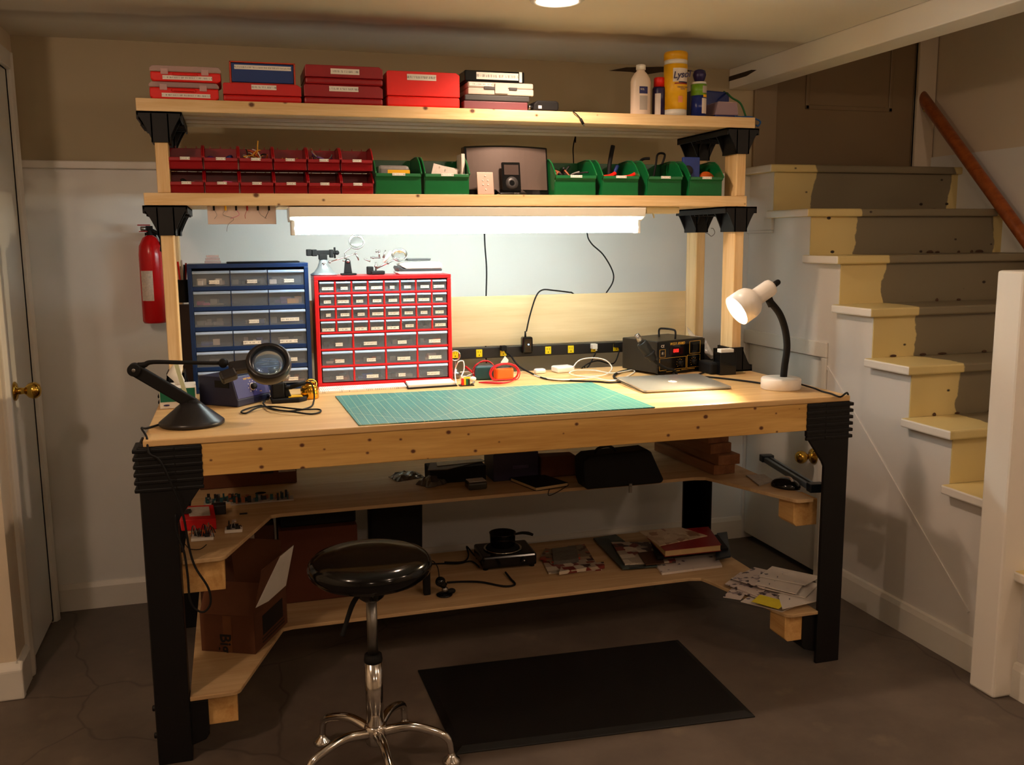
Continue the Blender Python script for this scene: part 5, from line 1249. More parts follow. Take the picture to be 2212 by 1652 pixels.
MB().box(xc-.04, xc+.004, ye-.009, ye+.009, zt+.035, zt+.039).box(xc-.036, xc, ye-.009, ye+.009, zt+.012, zt+.016).build('lever', M_redd, t, bevel=.001)
MB().cyl((xc-.012, ye-.01, zt+.024), (xc-.028, ye-.016, zt+.024), .008, mt=M_steel).build('gauge', M_steel, t)
MB().tube([(xc+.03, ye-.01, zt+.008), (xc+.04, ye-.01, zt-.02), (xc+.034, ye-.02, zt-.06)], .006, 10, M_blackm).build('hose', M_blackm, t)
MB().box(xc-.02, xc+.02, ye+r-.004, WY-.0185, zt-.02, zt+.01).build('wall_hook', M_blackm, t)
# ---------------- blue soldering station
a, b = PT(514, 880, z=HB), PT(586, 862, z=HB); left = PT(459, 870, z=HB)
ang_ = math.atan2(b.y-a.y, b.x-a.x); w = (b-a).length
fx = (a+b)/2
dvec = left-a; dd = .12
t = thing('soldering_station', 'dark blue soldering station with a round dial, under the magnifier', 'soldering station', (fx.x, fx.y, HB), ang_)
M_sb = mat('station_blue', (20, 24, 54), .4, noise=.04); M_sb2 = mat('station_panel_blue', (42, 40, 96), .4, noise=.02)
hs = .092; dl_ = .15
MB().prism([(0, 0), (dl_, 0), (dl_, hs-.004), (dl_-.008, hs), (.022, hs), (.0, .02)], 'x', -w/2, w/2).build('case', M_sb, t, bevel=.004, world=False)
sl = math.atan2(.022, hs-.02)
Mp = tr4(0, .0, .02) @ rx4(-sl)
MB().box(-w/2+.004, w/2-.004, -.0015, .001, .004, .071, None, Mp).build('front_panel', M_sb2, t, world=False, bevel=.001)
MB().box(-w/2-.0012, -w/2+.0005, .03, .085, hs-.034, hs-.012).build('side_vent', M_blackm, t, world=False)
KM = Mp @ tr4(.002, -.0015, .034) @ rx4(math.pi/2)
MB().lathe([(.0085, 0), (.0125, 0), (.0125, .001), (.0085, .001)], 24, M_lgrey, KM, cap=False).build('dial_ring', M_lgrey, t, world=False)
MB().lathe([(.001, 0), (.0098, 0), (.0092, .012), (.001, .012)], 24, M_blackm, KM).build('dial', M_blackm, t, world=False)
mk = MB()
for k in range(8):
    an = math.radians(-120+30+k*300/8); an = math.radians(225-k*270/7)
    mk.cbox((.019*math.cos(an), .019*math.sin(an), .0005), (.003, .002, .0006), None, KM)
mk.build('dial_marks', M_lwh, t, world=False)
M_gold = mat('gold_print', (214, 168, 62), .4, noise=0)
WM = tr4(t.location) @ rz4(ang_)
lettering('WEP 936D', .0085, WM @ Mp @ tr4(-.012, -.0018, .062) @ FRONT, M_gold, t)
lettering('°C°F', .005, WM @ Mp @ tr4(.034, -.0018, .014) @ FRONT, M_gold, t)
MB().cyl((w/2-.012, -.001, .012), (w/2-.012, -.018, .010), .008, mt=M_chrome, seg=18).cyl((w/2-.012, -.018, .010), (w/2-.011, -.026, .008), .0065, mt=M_chrome, seg=18).build('iron_socket', M_chrome, t, world=False)
# iron stand with the iron in it
p = PT(622, 868, z=HB)
t = thing('soldering_iron_stand', 'black soldering iron stand with the iron resting in its holder', 'stand', (p.x, p.y+.03, HB), .1)
MB().prism([(-.055, -.045), (.03, -.052), (.058, -.03), (.058, .03), (-.05, .035)], 'z', 0, .013).build('tray', M_blackm, t, bevel=.003, world=False)
MB().box(.0, .045, -.03, .01, .0133, .0155).build('sponge', M_yel, t, world=False)
MB().box(-.05, -.012, -.03, .02, .013, .062).prism([(-.012, .013), (.012, .013), (-.004, .058), (-.012, .058)], 'y', -.02, .01).build('holder', M_blackm, t, bevel=.004, world=False)
MB().cyl((-.05, 0, .052), (.002, 0, .085), .012, .014, mt=M_steel, seg=20).build('iron_sleeve', M_steel, t, world=False)
a = PT(628, 836, y=p.y+.01); b = PT(660, 826, y=p.y+.0)
ir = thing('soldering_iron', 'black soldering iron lying across its stand with its lead hanging down', 'soldering iron', (a+b)/2)
MB().cyl(PT(604, 838, y=p.y+.02), a, .006, .0075, mt=M_blackm).cyl(a, b, .0075, .0062, mt=M_blackm).build('handle', M_blackm, ir)
c = [b, PT(672, 828, y=p.y-.01), PT(678, 845, y=p.y-.02), PT(678, 865, y=p.y-.035), onb(668, 880, .004), onb(620, 888, .004), onb(572, 878, .004), onb(560, 876, .005), onb(530, 884, .004), onb(521, 890, .004), onb(532, 892, .004), onb(558, 880, .009), onb(590, 878, .008), onb(650, 884, .009), onb(688, 884, .004), onb(691, 890, .004), onb(670, 894, .004), onb(630, 889, .009), onb(585, 883, .009), onb(569, 872, .006), onb(572, 866, .010)]
MB().tube(c, .0026, 8, M_blackm, 8).build('lead', M_blackm, ir)
# brass tip cleaner
p = PT(669, 863, z=HB)
t = thing('tip_cleaner', 'shiny brass pot of tip cleaning wire beside the iron stand', 'tip cleaner', (p.x+.003, p.y+.028, HB))
X, Y = t.location.x, t.location.y
M_bp = mat('polished_brass', (232, 176, 58), .15, metal=1, noise=.03, nscale=60, bump=.3)
MB().lathe([(.001, 0), (.027, 0), (.029, .003), (.029, .03), (.026, .04), (.021, .046)], 28, M_bp, tr4(X, Y, HB)).build('pot', M_bp, t)
m = MB()
for k in range(26):
    an = CR.random()*6.28; q = Vector((X, Y, HB+.046)); r_ = .016*CR.random()
    m.tube([q+Vector((r_*math.cos(an), r_*math.sin(an), -.006+.016*CR.random())), q+Vector((.018*math.cos(an+1), .018*math.sin(an+1), .01*CR.random())), q+Vector((.014*math.cos(an+2.4), .014*math.sin(an+2.4), .012*CR.random()))], .0011, 5, M_bp, 4)
m.build('brass_wool', M_bp, t, kind='stuff')
MB().lathe([(.017, 0), (.0195, 0), (.0195, .003), (.017, .003)], 28, M_bp, tr4(X+.004, Y-.012, HB+.048) @ rx4(.8), cap=False).build('rim_ring', M_bp, t)
# ---------------- cutting mat
mp_ = bpy.data.materials.new('cutting_mat_green'); mp_.use_nodes = True
def matgrid(m):
    N = m.node_tree.nodes; Lk = m.node_tree.links; b = N['Principled BSDF']; b.inputs['Roughness'].default_value = .38
    tc = N.new('ShaderNodeTexCoord'); sp = N.new('ShaderNodeSeparateXYZ'); Lk.new(tc.outputs['Object'], sp.inputs[0])
    def lines(sock, period, width):
        a = N.new('ShaderNodeMath'); a.operation = 'PINGPONG'; a.inputs[1].default_value = period/2; Lk.new(sock, a.inputs[0])
        c = N.new('ShaderNodeMath'); c.operation = 'LESS_THAN'; c.inputs[1].default_value = width; Lk.new(a.outputs[0], c.inputs[0]); return c.outputs[0]
    def mx(a, b_, f):
        x = N.new('ShaderNodeMath'); x.operation = 'MAXIMUM'; Lk.new(a, x.inputs[0]); Lk.new(b_, x.inputs[1]); return x.outputs[0]
    def sc(a, f):
        x = N.new('ShaderNodeMath'); x.operation = 'MULTIPLY'; x.inputs[1].default_value = f; Lk.new(a, x.inputs[0]); return x.outputs[0]
    X, Y = sp.outputs[0], sp.outputs[1]
    g = sc(mx(lines(X, .0127, .00035), lines(Y, .0127, .00035), 0), .25)
    g2 = sc(mx(lines(X, .0254, .0006), lines(Y, .0254, .0006), 0), .75)
    d = N.new('ShaderNodeMath'); d.operation = 'ADD'; Lk.new(X, d.inputs[0]); Lk.new(Y, d.inputs[1])
    e = N.new('ShaderNodeMath'); e.operation = 'SUBTRACT'; Lk.new(X, e.inputs[0]); Lk.new(Y, e.inputs[1])
    dg = sc(mx(lines(d.outputs[0], .50, .0011), lines(e.outputs[0], .44, .0011), 0), .7)
    g3 = mx(mx(g, g2, 0), dg, 0)
    mix = N.new('ShaderNodeMix'); mix.data_type = 'RGBA'; mix.inputs['A'].default_value = srgb(44, 128, 126); mix.inputs['B'].default_value = srgb(196, 206, 150)
    Lk.new(g3, mix.inputs['Factor']); Lk.new(mix.outputs['Result'], b.inputs['Base Color'])
matgrid(mp_)
q = [PT(775, 918, z=H+.003), PT(1416, 879, z=H+.003), PT(1278, 825.5, z=H+.003), PT(724, 855, z=H+.003)]
o = MB().prism([(v.x, v.y) for v in q], 'z', HB, H+.0035).build('cutting_mat', mp_, bevel=.001)
tag(o, 'large green gridded cutting mat lying on the bench top', 'cutting mat')
# ---------------- resistor strips and breadboard in front of the red cabinet
M_strip = bpy.data.materials.new('paper_strips'); M_strip.use_nodes = True
def strips(m):
    N = m.node_tree.nodes; Lk = m.node_tree.links; b = N['Principled BSDF']; b.inputs['Roughness'].default_value = .7
    tc = N.new('ShaderNodeTexCoord'); sp = N.new('ShaderNodeSeparateXYZ'); Lk.new(tc.outputs['Object'], sp.inputs[0])
    a = N.new('ShaderNodeMath'); a.operation = 'PINGPONG'; a.inputs[1].default_value = .0032; Lk.new(sp.outputs[0], a.inputs[0])
    c = N.new('ShaderNodeMath'); c.operation = 'LESS_THAN'; c.inputs[1].default_value = .0008; Lk.new(a.outputs[0], c.inputs[0])
    nz = N.new('ShaderNodeTexNoise'); nz.inputs['Scale'].default_value = 26; Lk.new(tc.outputs['Object'], nz.inputs[0])
    g = N.new('ShaderNodeMath'); g.operation = 'GREATER_THAN'; g.inputs[1].default_value = .5; Lk.new(nz.outputs['Fac'], g.inputs[0])
    ml = N.new('ShaderNodeMath'); ml.operation = 'MULTIPLY'; Lk.new(c.outputs[0], ml.inputs[0]); Lk.new(g.outputs[0], ml.inputs[1])
    mx = N.new('ShaderNodeMix'); mx.data_type = 'RGBA'; mx.inputs['A'].default_value = srgb(236, 228, 214); mx.inputs['B'].default_value = srgb(150, 110, 104)
    Lk.new(ml.outputs[0], mx.inputs['Factor']); Lk.new(mx.outputs['Result'], b.inputs['Base Color'])
strips(M_strip)
q = [PT(690, 850, z=HB), PT(879, 838, z=HB), PT(868, 826, z=HB), PT(688, 836, z=HB)]
ymax = yRc-.012
q = [(v.x, min(v.y, ymax)) for v in q]
o = MB().prism(q, 'z', HB, HB+.006).build('component_strips', M_strip); tag(o, 'pad of white printed strips in front of the red cabinet', 'paper strips')
q = [PT(880, 841, z=HB), PT(988, 834, z=HB), PT(972, 822, z=HB), PT(868, 826, z=HB)]
q = [(v.x, min(v.y, ymax)) for v in q]
o = MB().prism(q, 'z', HB, HB+.004).build('black_tray', M_blackm, bevel=.001); tag(o, 'flat black tray under the white breadboard', 'tray')
cx_ = sum(a for a, b in q)/4; cy_ = sum(b for a, b in q)/4
o = MB().prism([(cx_+(a-cx_)*.94, cy_+(b-cy_)*.85) for a, b in q], 'z', HB+.0046, HB+.013).build('breadboard', M_whitem, bevel=.001); tag(o, 'white solderless breadboard on a black tray beside the red cabinet', 'breadboard')
# small board with colourful terminals
p = PT(1005, 833, z=HB); p.y = min(p.y, 3)
t = thing('circuit_board', 'small circuit board with a red, yellow and green terminal block', 'circuit board', p)
MB().box(p.x-.02, p.x+.03, p.y-.012, p.y+.02, HB, HB+.003).build('board', BIT['dark'], t)
for k, mt in enumerate((M_redb, M_yel, M_green, BIT['dark'])): MB().box(p.x-.014+.0075*k, p.x-.0068+.0075*k, p.y-.008, p.y+.008, HB+.003, HB+.026-.001*k).build('terminal', mt, t, bevel=.0008)
MB().cyl((p.x+.022, p.y-.006, HB+.003), (p.x+.03, p.y-.012, HB+.014), .004, mt=M_steel).build('connector', M_steel, t)
# ---------------- solder reel stand, white cables, multimeters
p = PT(981, 812, z=HB); p.y = .80
t = thing('solder_spool', 'ring and reel of solder standing beside the red cabinet', 'spool', (p.x+.012, .80, HB))
q = PT(983, 768, y=.80)
MB().lathe([(.0165, -.006), (.0195, -.006), (.0195, .006), (.0165, .006), (.0165, -.006)], 32, M_chrome, tr4(q) @ rx4(math.pi/2), cap=False).build('ring', M_chrome, t)
MB().lathe([(.001, 0), (.018, 0), (.018, .018), (.008, .02), (.008, .03), (.001, .03)], 24, M_steel, tr4(q.x, .80, HB+.004)).cyl((q.x, .80, HB), (q.x, .80, q.z-.018), .002, mt=M_steel, seg=8).build('reel', M_steel, t)
c = [onb(985, 828, .004), PT(983, 800, y=.76), PT(990, 782, y=.76), PT(1001, 781, y=.76), PT(1002, 800, y=.75), onb(998, 815, .012), onb(1030, 804, .016), onb(1046, 803, .01), onb(1040, 811, .006), onb(1000, 812, .006), onb(985, 806, .008), onb(1010, 803, .012), onb(1030, 808, .01), onb(1047, 812, .005), onb(1030, 818, .004)]
cable(c, .0022, M_white, 'tangled white cable between the red cabinet and the multimeters')
c = [onb(972, 800, .004), onb(990, 802, .004), onb(1000, 805, .004), onb(1015, 800, .004)]
cable([Vector((.995, .86, HB+.006)), Vector((1.03, .85, HB+.004)), Vector((1.07, .83, HB+.004)), Vector((1.12, .84, HB+.004))], .003, M_blackm, 'short black cable behind the white cable tangle')
o = MB().sphere(onb(1022, 818, .009), .009, M_white, sc=(1.3, .8, .9)).build('usb_plug', M_white); tag(o, 'white plug lying in front of the multimeters', 'plug')
o = MB().box(*[1.075, 1.1], p.y-.10, p.y-.09, HB, HB+.012).build('wire_cap', M_yel, bevel=.002); o.location = onb(1009, 822, 0)+Vector((0, 0, .0008)); tag(o, 'small yellow plug lying beside the terminal board', 'plug')
def meter(u, v, w, h, rz, m, label, uu):
    p = PT(u, v, z=HB); t = thing('multimeter', label, 'multimeter', (p.x, p.y, HB), rz)
    MB().box(-w/2, w/2, -.03, .03, 0, h).build('meter_body', BIT['dark'], t, bevel=.008, seg=3, world=False)
    MB().box(-w/2-.003, w/2+.003, -.0345, .02, .001, h-.004).build('rubber_boot', m, t, bevel=.008, seg=3, world=False)
    return t, p
M_teal = mat('teal_boot', (22, 66, 70), .5, noise=.04); M_orb = mat('orange_boot', (244, 98, 20), .5, noise=.03)
tg, pg = meter(1046, 818, .066, .055, -.12, M_teal, 'dark teal multimeter wrapped in its red leads', 0)
to, po = meter(1085, 819, .062, .050, .05, M_orb, 'bright orange multimeter wrapped in its red leads', 0)
def loops(t, p, w, h, n, m, seed, yoff):
    r = random.Random(seed)
    for k in range(n):
        pts = []; a = w*(.56+.07*r.random()); b_ = h*(.56+.08*r.random())
        for j in range(10):
            an = 2*math.pi*j/10; pts.append((p.x+a*math.cos(an), p.y+yoff+.006*k+.004*math.sin(an*2+k), HB+h*.5+max(b_*math.sin(an)*1.08, -h*.5+.004)))
        MB().tube(pts, .0019, 7, m, 5, closed=True).build('test_lead', m, t)
M_lead = mat('red_lead', (196, 20, 34), .4, noise=.02)
loops(tg, pg, .07, .058, 2, M_lead, 1, -.008); loops(to, po, .088, .054, 4, M_lead, 2, -.04)
tl = MB().tube([onb(1034, 826, .006), onb(1050, 826, .007), onb(1080, 827, .008), onb(1104, 824, .006), PT(1117, 812, y=po.y-.02), PT(1120, 798, y=po.y-.01), PT(1112, 787, y=po.y)], [.002, .0045, .0045, .002, .002, .002, .002], 8, M_lead); tl.build('probe', M_lead, to)
MB().tube([onb(1006, 792, .028), onb(1018, 802, .016), onb(1028, 812, .008)], [.0045, .004, .0015], 8, M_lead).build('probe', M_lead, tg)
p = PT(1091, 775, y=.9)
o = MB().prism([(-.014, 0), (.012, -.006), (.018, .008), (.004, .024)], 'y', -.0006, .0006).build('cord_tag', M_paper); o.location = (PT(1090, 786, y=.84).x, .84, PT(1090, 786, y=.84).z); tag(o, 'white paper tag on the black cord behind the orange multimeter', 'tag')
# ---------------- power strip along the back
ysr = .962
zs0, zs1 = .951, .992
t = thing('power_strip', 'long black power strip with yellow outlets under the backboard', 'power strip', (1.5, ysr+.015, zs0))
M_psb = mat('strip_charcoal', (26, 25, 26), .4, noise=.03)
MB().box(.98, 1.99, ysr, .9935, zs0, zs1).build('strip_body', M_psb, t, bevel=.002)
M_out = mat('outlet_yellow', (232, 206, 20), .4, noise=.02)
for k, u in enumerate((983, 1035, 1087, 1184, 1233, 1283, 1331, 1378)):
    x = PT(u, 757, y=ysr).x; zc_ = (zs0+zs1)/2
    o = MB().box(x-.0125, x+.0125, ysr-.002, ysr+.001, zc_-.015, zc_+.015).build('outlet', M_out, t, bevel=.002, label='yellow outlet')
    MB().box(x-.0055, x-.004, ysr-.0024, ysr-.002, zc_+.002, zc_+.009).box(x+.004, x+.0055, ysr-.0024, ysr-.002, zc_+.002, zc_+.008).cyl((x, ysr-.0024, zc_-.007), (x, ysr-.002, zc_-.007), .0022, seg=10).build('slots', M_blackm, o)
# things plugged in
x = PT(1140, 745, y=ysr-.03).x; zc_ = PT(1140, 746, y=ysr-.03).z
t = thing('usb_charger', 'black plug-in usb charger with a glowing blue light', 'charger', (x, ysr-.02, zc_-.033))
MB().box(x-.0215, x+.0215, ysr-.034, ysr-.0005, zc_-.032, zc_+.034).build('charger_body', M_blackg, t, bevel=.008, seg=3)
M_led = mat('blue_led', (60, 120, 255), .3, noise=0, emit=(.1, .35, 1, 1), es=14)
MB().sphere((x+.002, ysr-.0345, zc_+.004), .0028, M_led, 10, 6).build('led', M_led, t, label='glowing blue led')
MB().cyl((x-.006, ysr-.018, zc_+.033), (x-.006, ysr-.018, zc_+.055), .0045, .003, mt=M_blackm, seg=10).build('usb_plug', M_blackm, t)
def plug(u, v, m, label, dx=0):
    p = PT(u, v, y=ysr-.02)
    o = MB().box(p.x-.011, p.x+.011, ysr-.028, ysr-.0032, p.z-.010, p.z+.010).cyl((p.x+.006, ysr-.02, p.z-.008), (p.x+.008, ysr-.024, p.z-.018), .0035, mt=m, seg=8).build('plug', m, bevel=.003); tag(o, label, 'plug'); return p
pa = plug(1088, 752, M_blackm, 'black plug in the outlet left of the usb charger')
pb = plug(1284, 748, M_white, 'white plug in the outlet between two bare yellow ones')
pc = plug(1334, 745, M_blackm, 'black plug in the outlet nearest the rework station')
k1 = Vector((pa.x+.008, ysr-.024, pa.z-.018))
cable([k1, PT(1103, 768, y=.90), PT(1120, 790, y=.86)]+[onb(u, v, dz) for u, v, dz in ((1150, 807, .004), (1180, 818, .004), (1230, 822, .004), (1290, 824, .004), (1322, 826, .004), (1370, 822, .004), (1440, 816, .004), (1455, 806, .006), (1462, 797, .012))], .0034, M_blackm, 'long black cord lying from the power strip past the white adapters')
for o_, (pz, l_) in enumerate(((pb, 'black cable dropping from the white plug behind the adapters'), (pc, 'black cable looping from the plug beside the rework station'))):
    c = [Vector((pz.x+.008, ysr-.024, pz.z-.018)), PT((1275, 1325)[o_], 785, y=.93), PT((1265, 1290)[o_], 779 if o_ else 797, y=.915), Vector((PT(1258, 800, y=.9).x, .885, HB+.008)), Vector((PT(1250, 797, y=.9).x, .915, HB-.03))]
    cable(c, .0028, M_blackm, l_)
# white laptop adapters and their cable
p = PT(1168, 800, z=HB+.01)
def adapter(u, v, w, d, h, rz, label):
    p = PT(u, v, z=HB); o = MB().box(-w/2, w/2, -d/2, d/2, 0, h).build('power_adapter', M_whitem, bevel=.007, seg=3); o.location = (p.x, p.y, HB); o.rotation_euler.z = rz; tag(o, label, 'adapter'); return o
adapter(1166, 806, .042, .03, .018, .06, 'small white plug block beside the larger white adapter')
adapter(1216, 803, .075, .06, .024, .12, 'larger white laptop power adapter with a thick white cord')
c = [PT(1238, 793, y=.78), PT(1252, 778, y=.79), PT(1280, 773, y=.79), PT(1308, 778, y=.78), PT(1322, 794, y=.76), onb(1310, 808, .008), onb(1280, 813, .005), onb(1250, 812, .004), onb(1230, 806, .02), onb(1245, 800, .012), onb(1285, 800, .008), onb(1320, 806, .008), onb(1350, 802, .008), onb(1366, 799, .006), onb(1370, 804, .004), onb(1345, 817, .004), onb(1315, 822, .010), onb(1285, 816, .008), onb(1255, 818, .005), onb(1210, 820, .010), onb(1170, 815, .004), onb(1154, 810, .004)]
cable(c, .0024, M_white, 'thick white adapter cord lying in loops on the bench')
# ---------------- rework station with its hot air gun
a, b = PT(1421, 812, z=HB), PT(1521, 800, z=HB)
ang_ = math.atan2(b.y-a.y, b.x-a.x); w = (b-a).length; fx = (a+b)/2
t = thing('rework_station', 'black hot air rework station with gold panel lines and a red display', 'rework station', (fx.x, fx.y, HB), ang_)
hs = PT(1421, 738, y=a.y).z-HB; dl_ = .20
M_rwk = mat('station_olive_black', (30, 27, 21), .4, noise=.05)
MB().box(-w/2, w/2, 0.006, dl_, .008, hs).build('case', M_rwk, t, bevel=.003, world=False)
MB().box(-w/2-.001, w/2+.001, 0, .006, .006, hs-.002).build('front_panel', M_blackg, t, bevel=.002, world=False)
for sx in (-1, 1):
    for yy2 in (.02, dl_-.02): MB().cyl((sx*(w/2-.02), yy2, 0), (sx*(w/2-.02), yy2, .009), .009, mt=M_blackm).build('foot', M_blackm, t, world=False)
# gold lines: frames on the panel
def frame(m, x0, x1, z0, z1, th=.0011):
    for p_ in ((x0, x1, z0, z0+th), (x0, x1, z1-th, z1), (x0, x0+th, z0, z1), (x1-th, x1, z0, z1)): m.box(p_[0], p_[1], -.0008, .0003, p_[2], p_[3])
g = MB(); fxx = lambda f: -w/2+w*f; fzz = lambda f: hs*f
frame(g, fxx(.03), fxx(.15), fzz(.53), fzz(.76)); frame(g, fxx(.665), fxx(.90), fzz(.56), fzz(.93)); frame(g, fxx(.03), fxx(.595), fzz(.14), fzz(.50)); frame(g, fxx(.615), fxx(.90), fzz(.14), fzz(.52))
g.build('gold_lines', M_gold, t, world=False)
WM = tr4(t.location) @ rz4(ang_)
lettering('W.E.P. 8508D', hs*.105, WM @ tr4(fxx(.40), -.001, fzz(.895)) @ FRONT, M_gold, t, shear=.2, bold=.0003)
lettering('CE', hs*.11, WM @ tr4(fxx(.09), -.001, fzz(.85)) @ FRONT, M_lwh, t)
M_dsp = mat('display_window', (40, 6, 8), .15, noise=0)
MB().box(fxx(.24), fxx(.52), -.0012, .0002, fzz(.58), fzz(.79)).build('display', M_dsp, t, world=False)
M_seg = mat('red_digits', (255, 30, 30), .4, noise=0, emit=(1, .03, .02, 1), es=.9)
lettering('888', hs*.15, WM @ tr4(fxx(.37), -.0016, fzz(.685)) @ FRONT, M_seg, t)
MB().box(fxx(.74), fxx(.83), -.004, .0, fzz(.64), fzz(.82)).build('power_switch', M_blackm, t, bevel=.001, world=False)
MB().cyl((fxx(.09), 0, fzz(.645)), (fxx(.09), -.004, fzz(.645)), .006, mt=M_steel, seg=16).build('iron_socket', M_steel, t, world=False)
for fx_, lb3 in ((.46, 0), (.755, 0)):
    MB().cyl((fxx(fx_), 0, fzz(.31)), (fxx(fx_), -.012, fzz(.31)), .0105, .009, mt=M_blackm, seg=22).build('dial', M_blackm, t, world=False)
    mk = MB()
    for k in range(9):
        an = math.radians(225-k*270/8); mk.box(-.0004, .0004, -.0006, .0003, .0135, .017, None, tr4(fxx(fx_), -.0004, fzz(.31)) @ ry4(math.pi/2-an))
    mk.build('dial_marks', M_gold, t, world=False)
for tx, zz2 in ((.3, .085), (.62, .10)): 
    MB().box(fxx(tx)-.03, fxx(tx)+.04, -.0007, .0002, fzz(zz2), fzz(zz2)+.0015).build('gold_rule', M_gold, t, world=False)
MB().tube([(-.006, .03, hs), (-.006, .03, hs+.028), (-.002, .05, hs+.034), (.002, .10, hs+.034), (.006, .13, hs+.028), (.006, .13, hs)], .0038, 10, M_blackm, 6).build('carry_handle', M_blackm, t, world=False)
# hot air gun hooked on its left side
yg = a.y-.012
M_gun = mat('gun_slate', (20, 24, 27), .5, noise=.05, spec=.35)
t = thing('hot_air_gun', 'black hot air gun with a steel nozzle hooked on the rework station', 'hot air gun', PT(1400, 760, y=yg))
n0, n1, h0, h1, h2 = PT(1375, 722, y=yg-.0), PT(1385, 738, y=yg-.004), PT(1386, 740, y=yg-.005), PT(1402, 762, y=yg-.008), PT(1412, 777, y=yg-.01)
MB().cyl(n0, n1, .009, .012, 18, M_steel).cyl(n0+(n1-n0)*.0, n0+(n1-n0)*.15, .0095, .0095, 18, M_steel).build('nozzle', M_steel, t)
MB().tube([h0, h0*.7+h1*.3, h1, h2], [.019, .0215, .019, .014], 20, M_gun, 8).cyl(h1, h1+(h2-h1)*.25, .022, .022, 20, M_gun).build('handle', M_gun, t)
MB().tube([h2, PT(1422, 786, y=yg-.014), PT(1440, 796, y=yg-.02), PT(1456, 800, y=yg-.022), PT(1461, 808, y=yg-.02), onb(1452, 812, .006), onb(1425, 819, .006), onb(1390, 822, .006), onb(1360, 822, .006), onb(1335, 820, .006), onb(1326, 812, .006), onb(1340, 803, .006), onb(1375, 797, .006), onb(1400, 794, .007)], [.008, .006, .0055, .005, .005, .0045, .0045, .0045, .0045, .0045, .0045, .0045, .0045, .0045], 10, M_blackm, 6).build('air_hose', M_blackm, t)
# clear bag and the black bin at the right post
x0, x1, _, _ = rect(1546, 1582, 758, 806, .57)
p0_ = PT(1545, 806, z=HB); p1_ = PT(1572, 800, z=HB)
t = thing('open_black_box', 'small black upright box holding white cards beside the right post', 'box', ((x0+x1)/2, .56, HB))
zf = PT(1556, 762, y=.535).z
MB().box(x0, x1-.004, .534, .5365, HB, zf).box(x0, x0+.0025, .5365, .58, HB, zf).prism([(.5365, HB), (.592, HB), (.592, zf+.014), (.5365, zf)], 'x', x1-.0065, x1-.004).box(x0, x1-.004, .5365, .592, HB, HB+.003).box(x0, x1-.0065, .589, .592, HB+.003, zf+.012).build('box_body', M_blackg, t, bevel=.0015)
o = MB().box(x0+.005, x1-.012, .54, .57, HB+.02, zf+.012).build('card_stack', M_paper, bevel=.001); tag(o, 'stack of white cards standing in the small black box', 'cards')
x0b, x1b, _, _ = rect(1486, 1548, 724, 800, .66)
M_clear = mat('clear_bag', (210, 206, 200), .12, noise=0, alpha=.3, spec=.9)
a1 = PT(1484, 708, y=.66); 
m = MB().add([PT(1484, 706, y=.82), PT(1500, 724, y=.81), PT(1522, 730, y=.79), PT(1545, 772, y=.70), PT(1536, 776, y=.69), PT(1520, 760, y=.74), PT(1500, 735, y=.79), PT(1487, 722, y=.81)], [(0, 1, 7), (1, 6, 7), (1, 2, 6), (2, 5, 6), (2, 3, 4, 5)], M_clear, True)
o = m.build('clear_bag', M_clear); so = o.modifiers.new('s', 'SOLIDIFY'); so.thickness = .003
tag(o, 'crumpled clear plastic bag between the rework station and the black box', 'bag')
x0, x1, _, _ = rect(1524, 1548, 770, 800, .60)
o = MB().box(x0, x1-.004, .56, .66, HB, HB+.045).build('black_pouch', M_blackm, bevel=.008); tag(o, 'low black pouch lying between the rework station and the right post', 'pouch')
# ---------------- laptop
M_alu = mat('laptop_aluminium', (190, 191, 187), .34, metal=.82, noise=.02)
q = [PT(1388, 850, z=HB), PT(1578, 841, z=HB), PT(1505, 815, z=HB), PT(1340, 824, z=HB)]
q = [Vector((v.x, v.y, 0)) for v in q]
ang_ = math.atan2((q[1]-q[0]).y, (q[1]-q[0]).x); w = (q[1]-q[0]).length; d_ = ((q[3]-q[0]).length+(q[2]-q[1]).length)/2
c_ = sum(q, Vector())/4
t = thing('laptop', 'closed silver laptop with a white apple emblem on its lid', 'laptop', (c_.x, c_.y, HB), ang_)
def rrect(w, d, r, n=5):
    pts = []
    for sx, sy, a0_ in ((1, -1, -90), (1, 1, 0), (-1, 1, 90), (-1, -1, 180)):
        for k in range(n+1):
            an = math.radians(a0_+90*k/n); pts.append((sx*(w/2-r)+r*math.cos(an), sy*(d/2-r)+r*math.sin(an)))
    return pts
m = MB(); pts = rrect(w, d_, .01); n_ = len(pts)
vs = [(x*.97, y*.97, .0) for x, y in pts]+[(x, y, .003+.004*(y+d_/2)/d_) for x, y in pts]
m.add(vs, [tuple(range(n_))[::-1], tuple(range(n_, 2*n_))]+[(i, (i+1) % n_, n_+(i+1) % n_, n_+i) for i in range(n_)])
m.build('base', M_alu, t, world=False)
m = MB(); vs = [(x, y, .0045+.0065*(y+d_/2)/d_) for x, y in pts]+[(x*.995, y*.995, .0095+.0065*(y+d_/2)/d_) for x, y in pts]
m.add(vs, [tuple(range(n_))[::-1], tuple(range(n_, 2*n_))]+[(i, (i+1) % n_, n_+(i+1) % n_, n_+i) for i in range(n_)])
m.build('lid', M_alu, t, world=False)
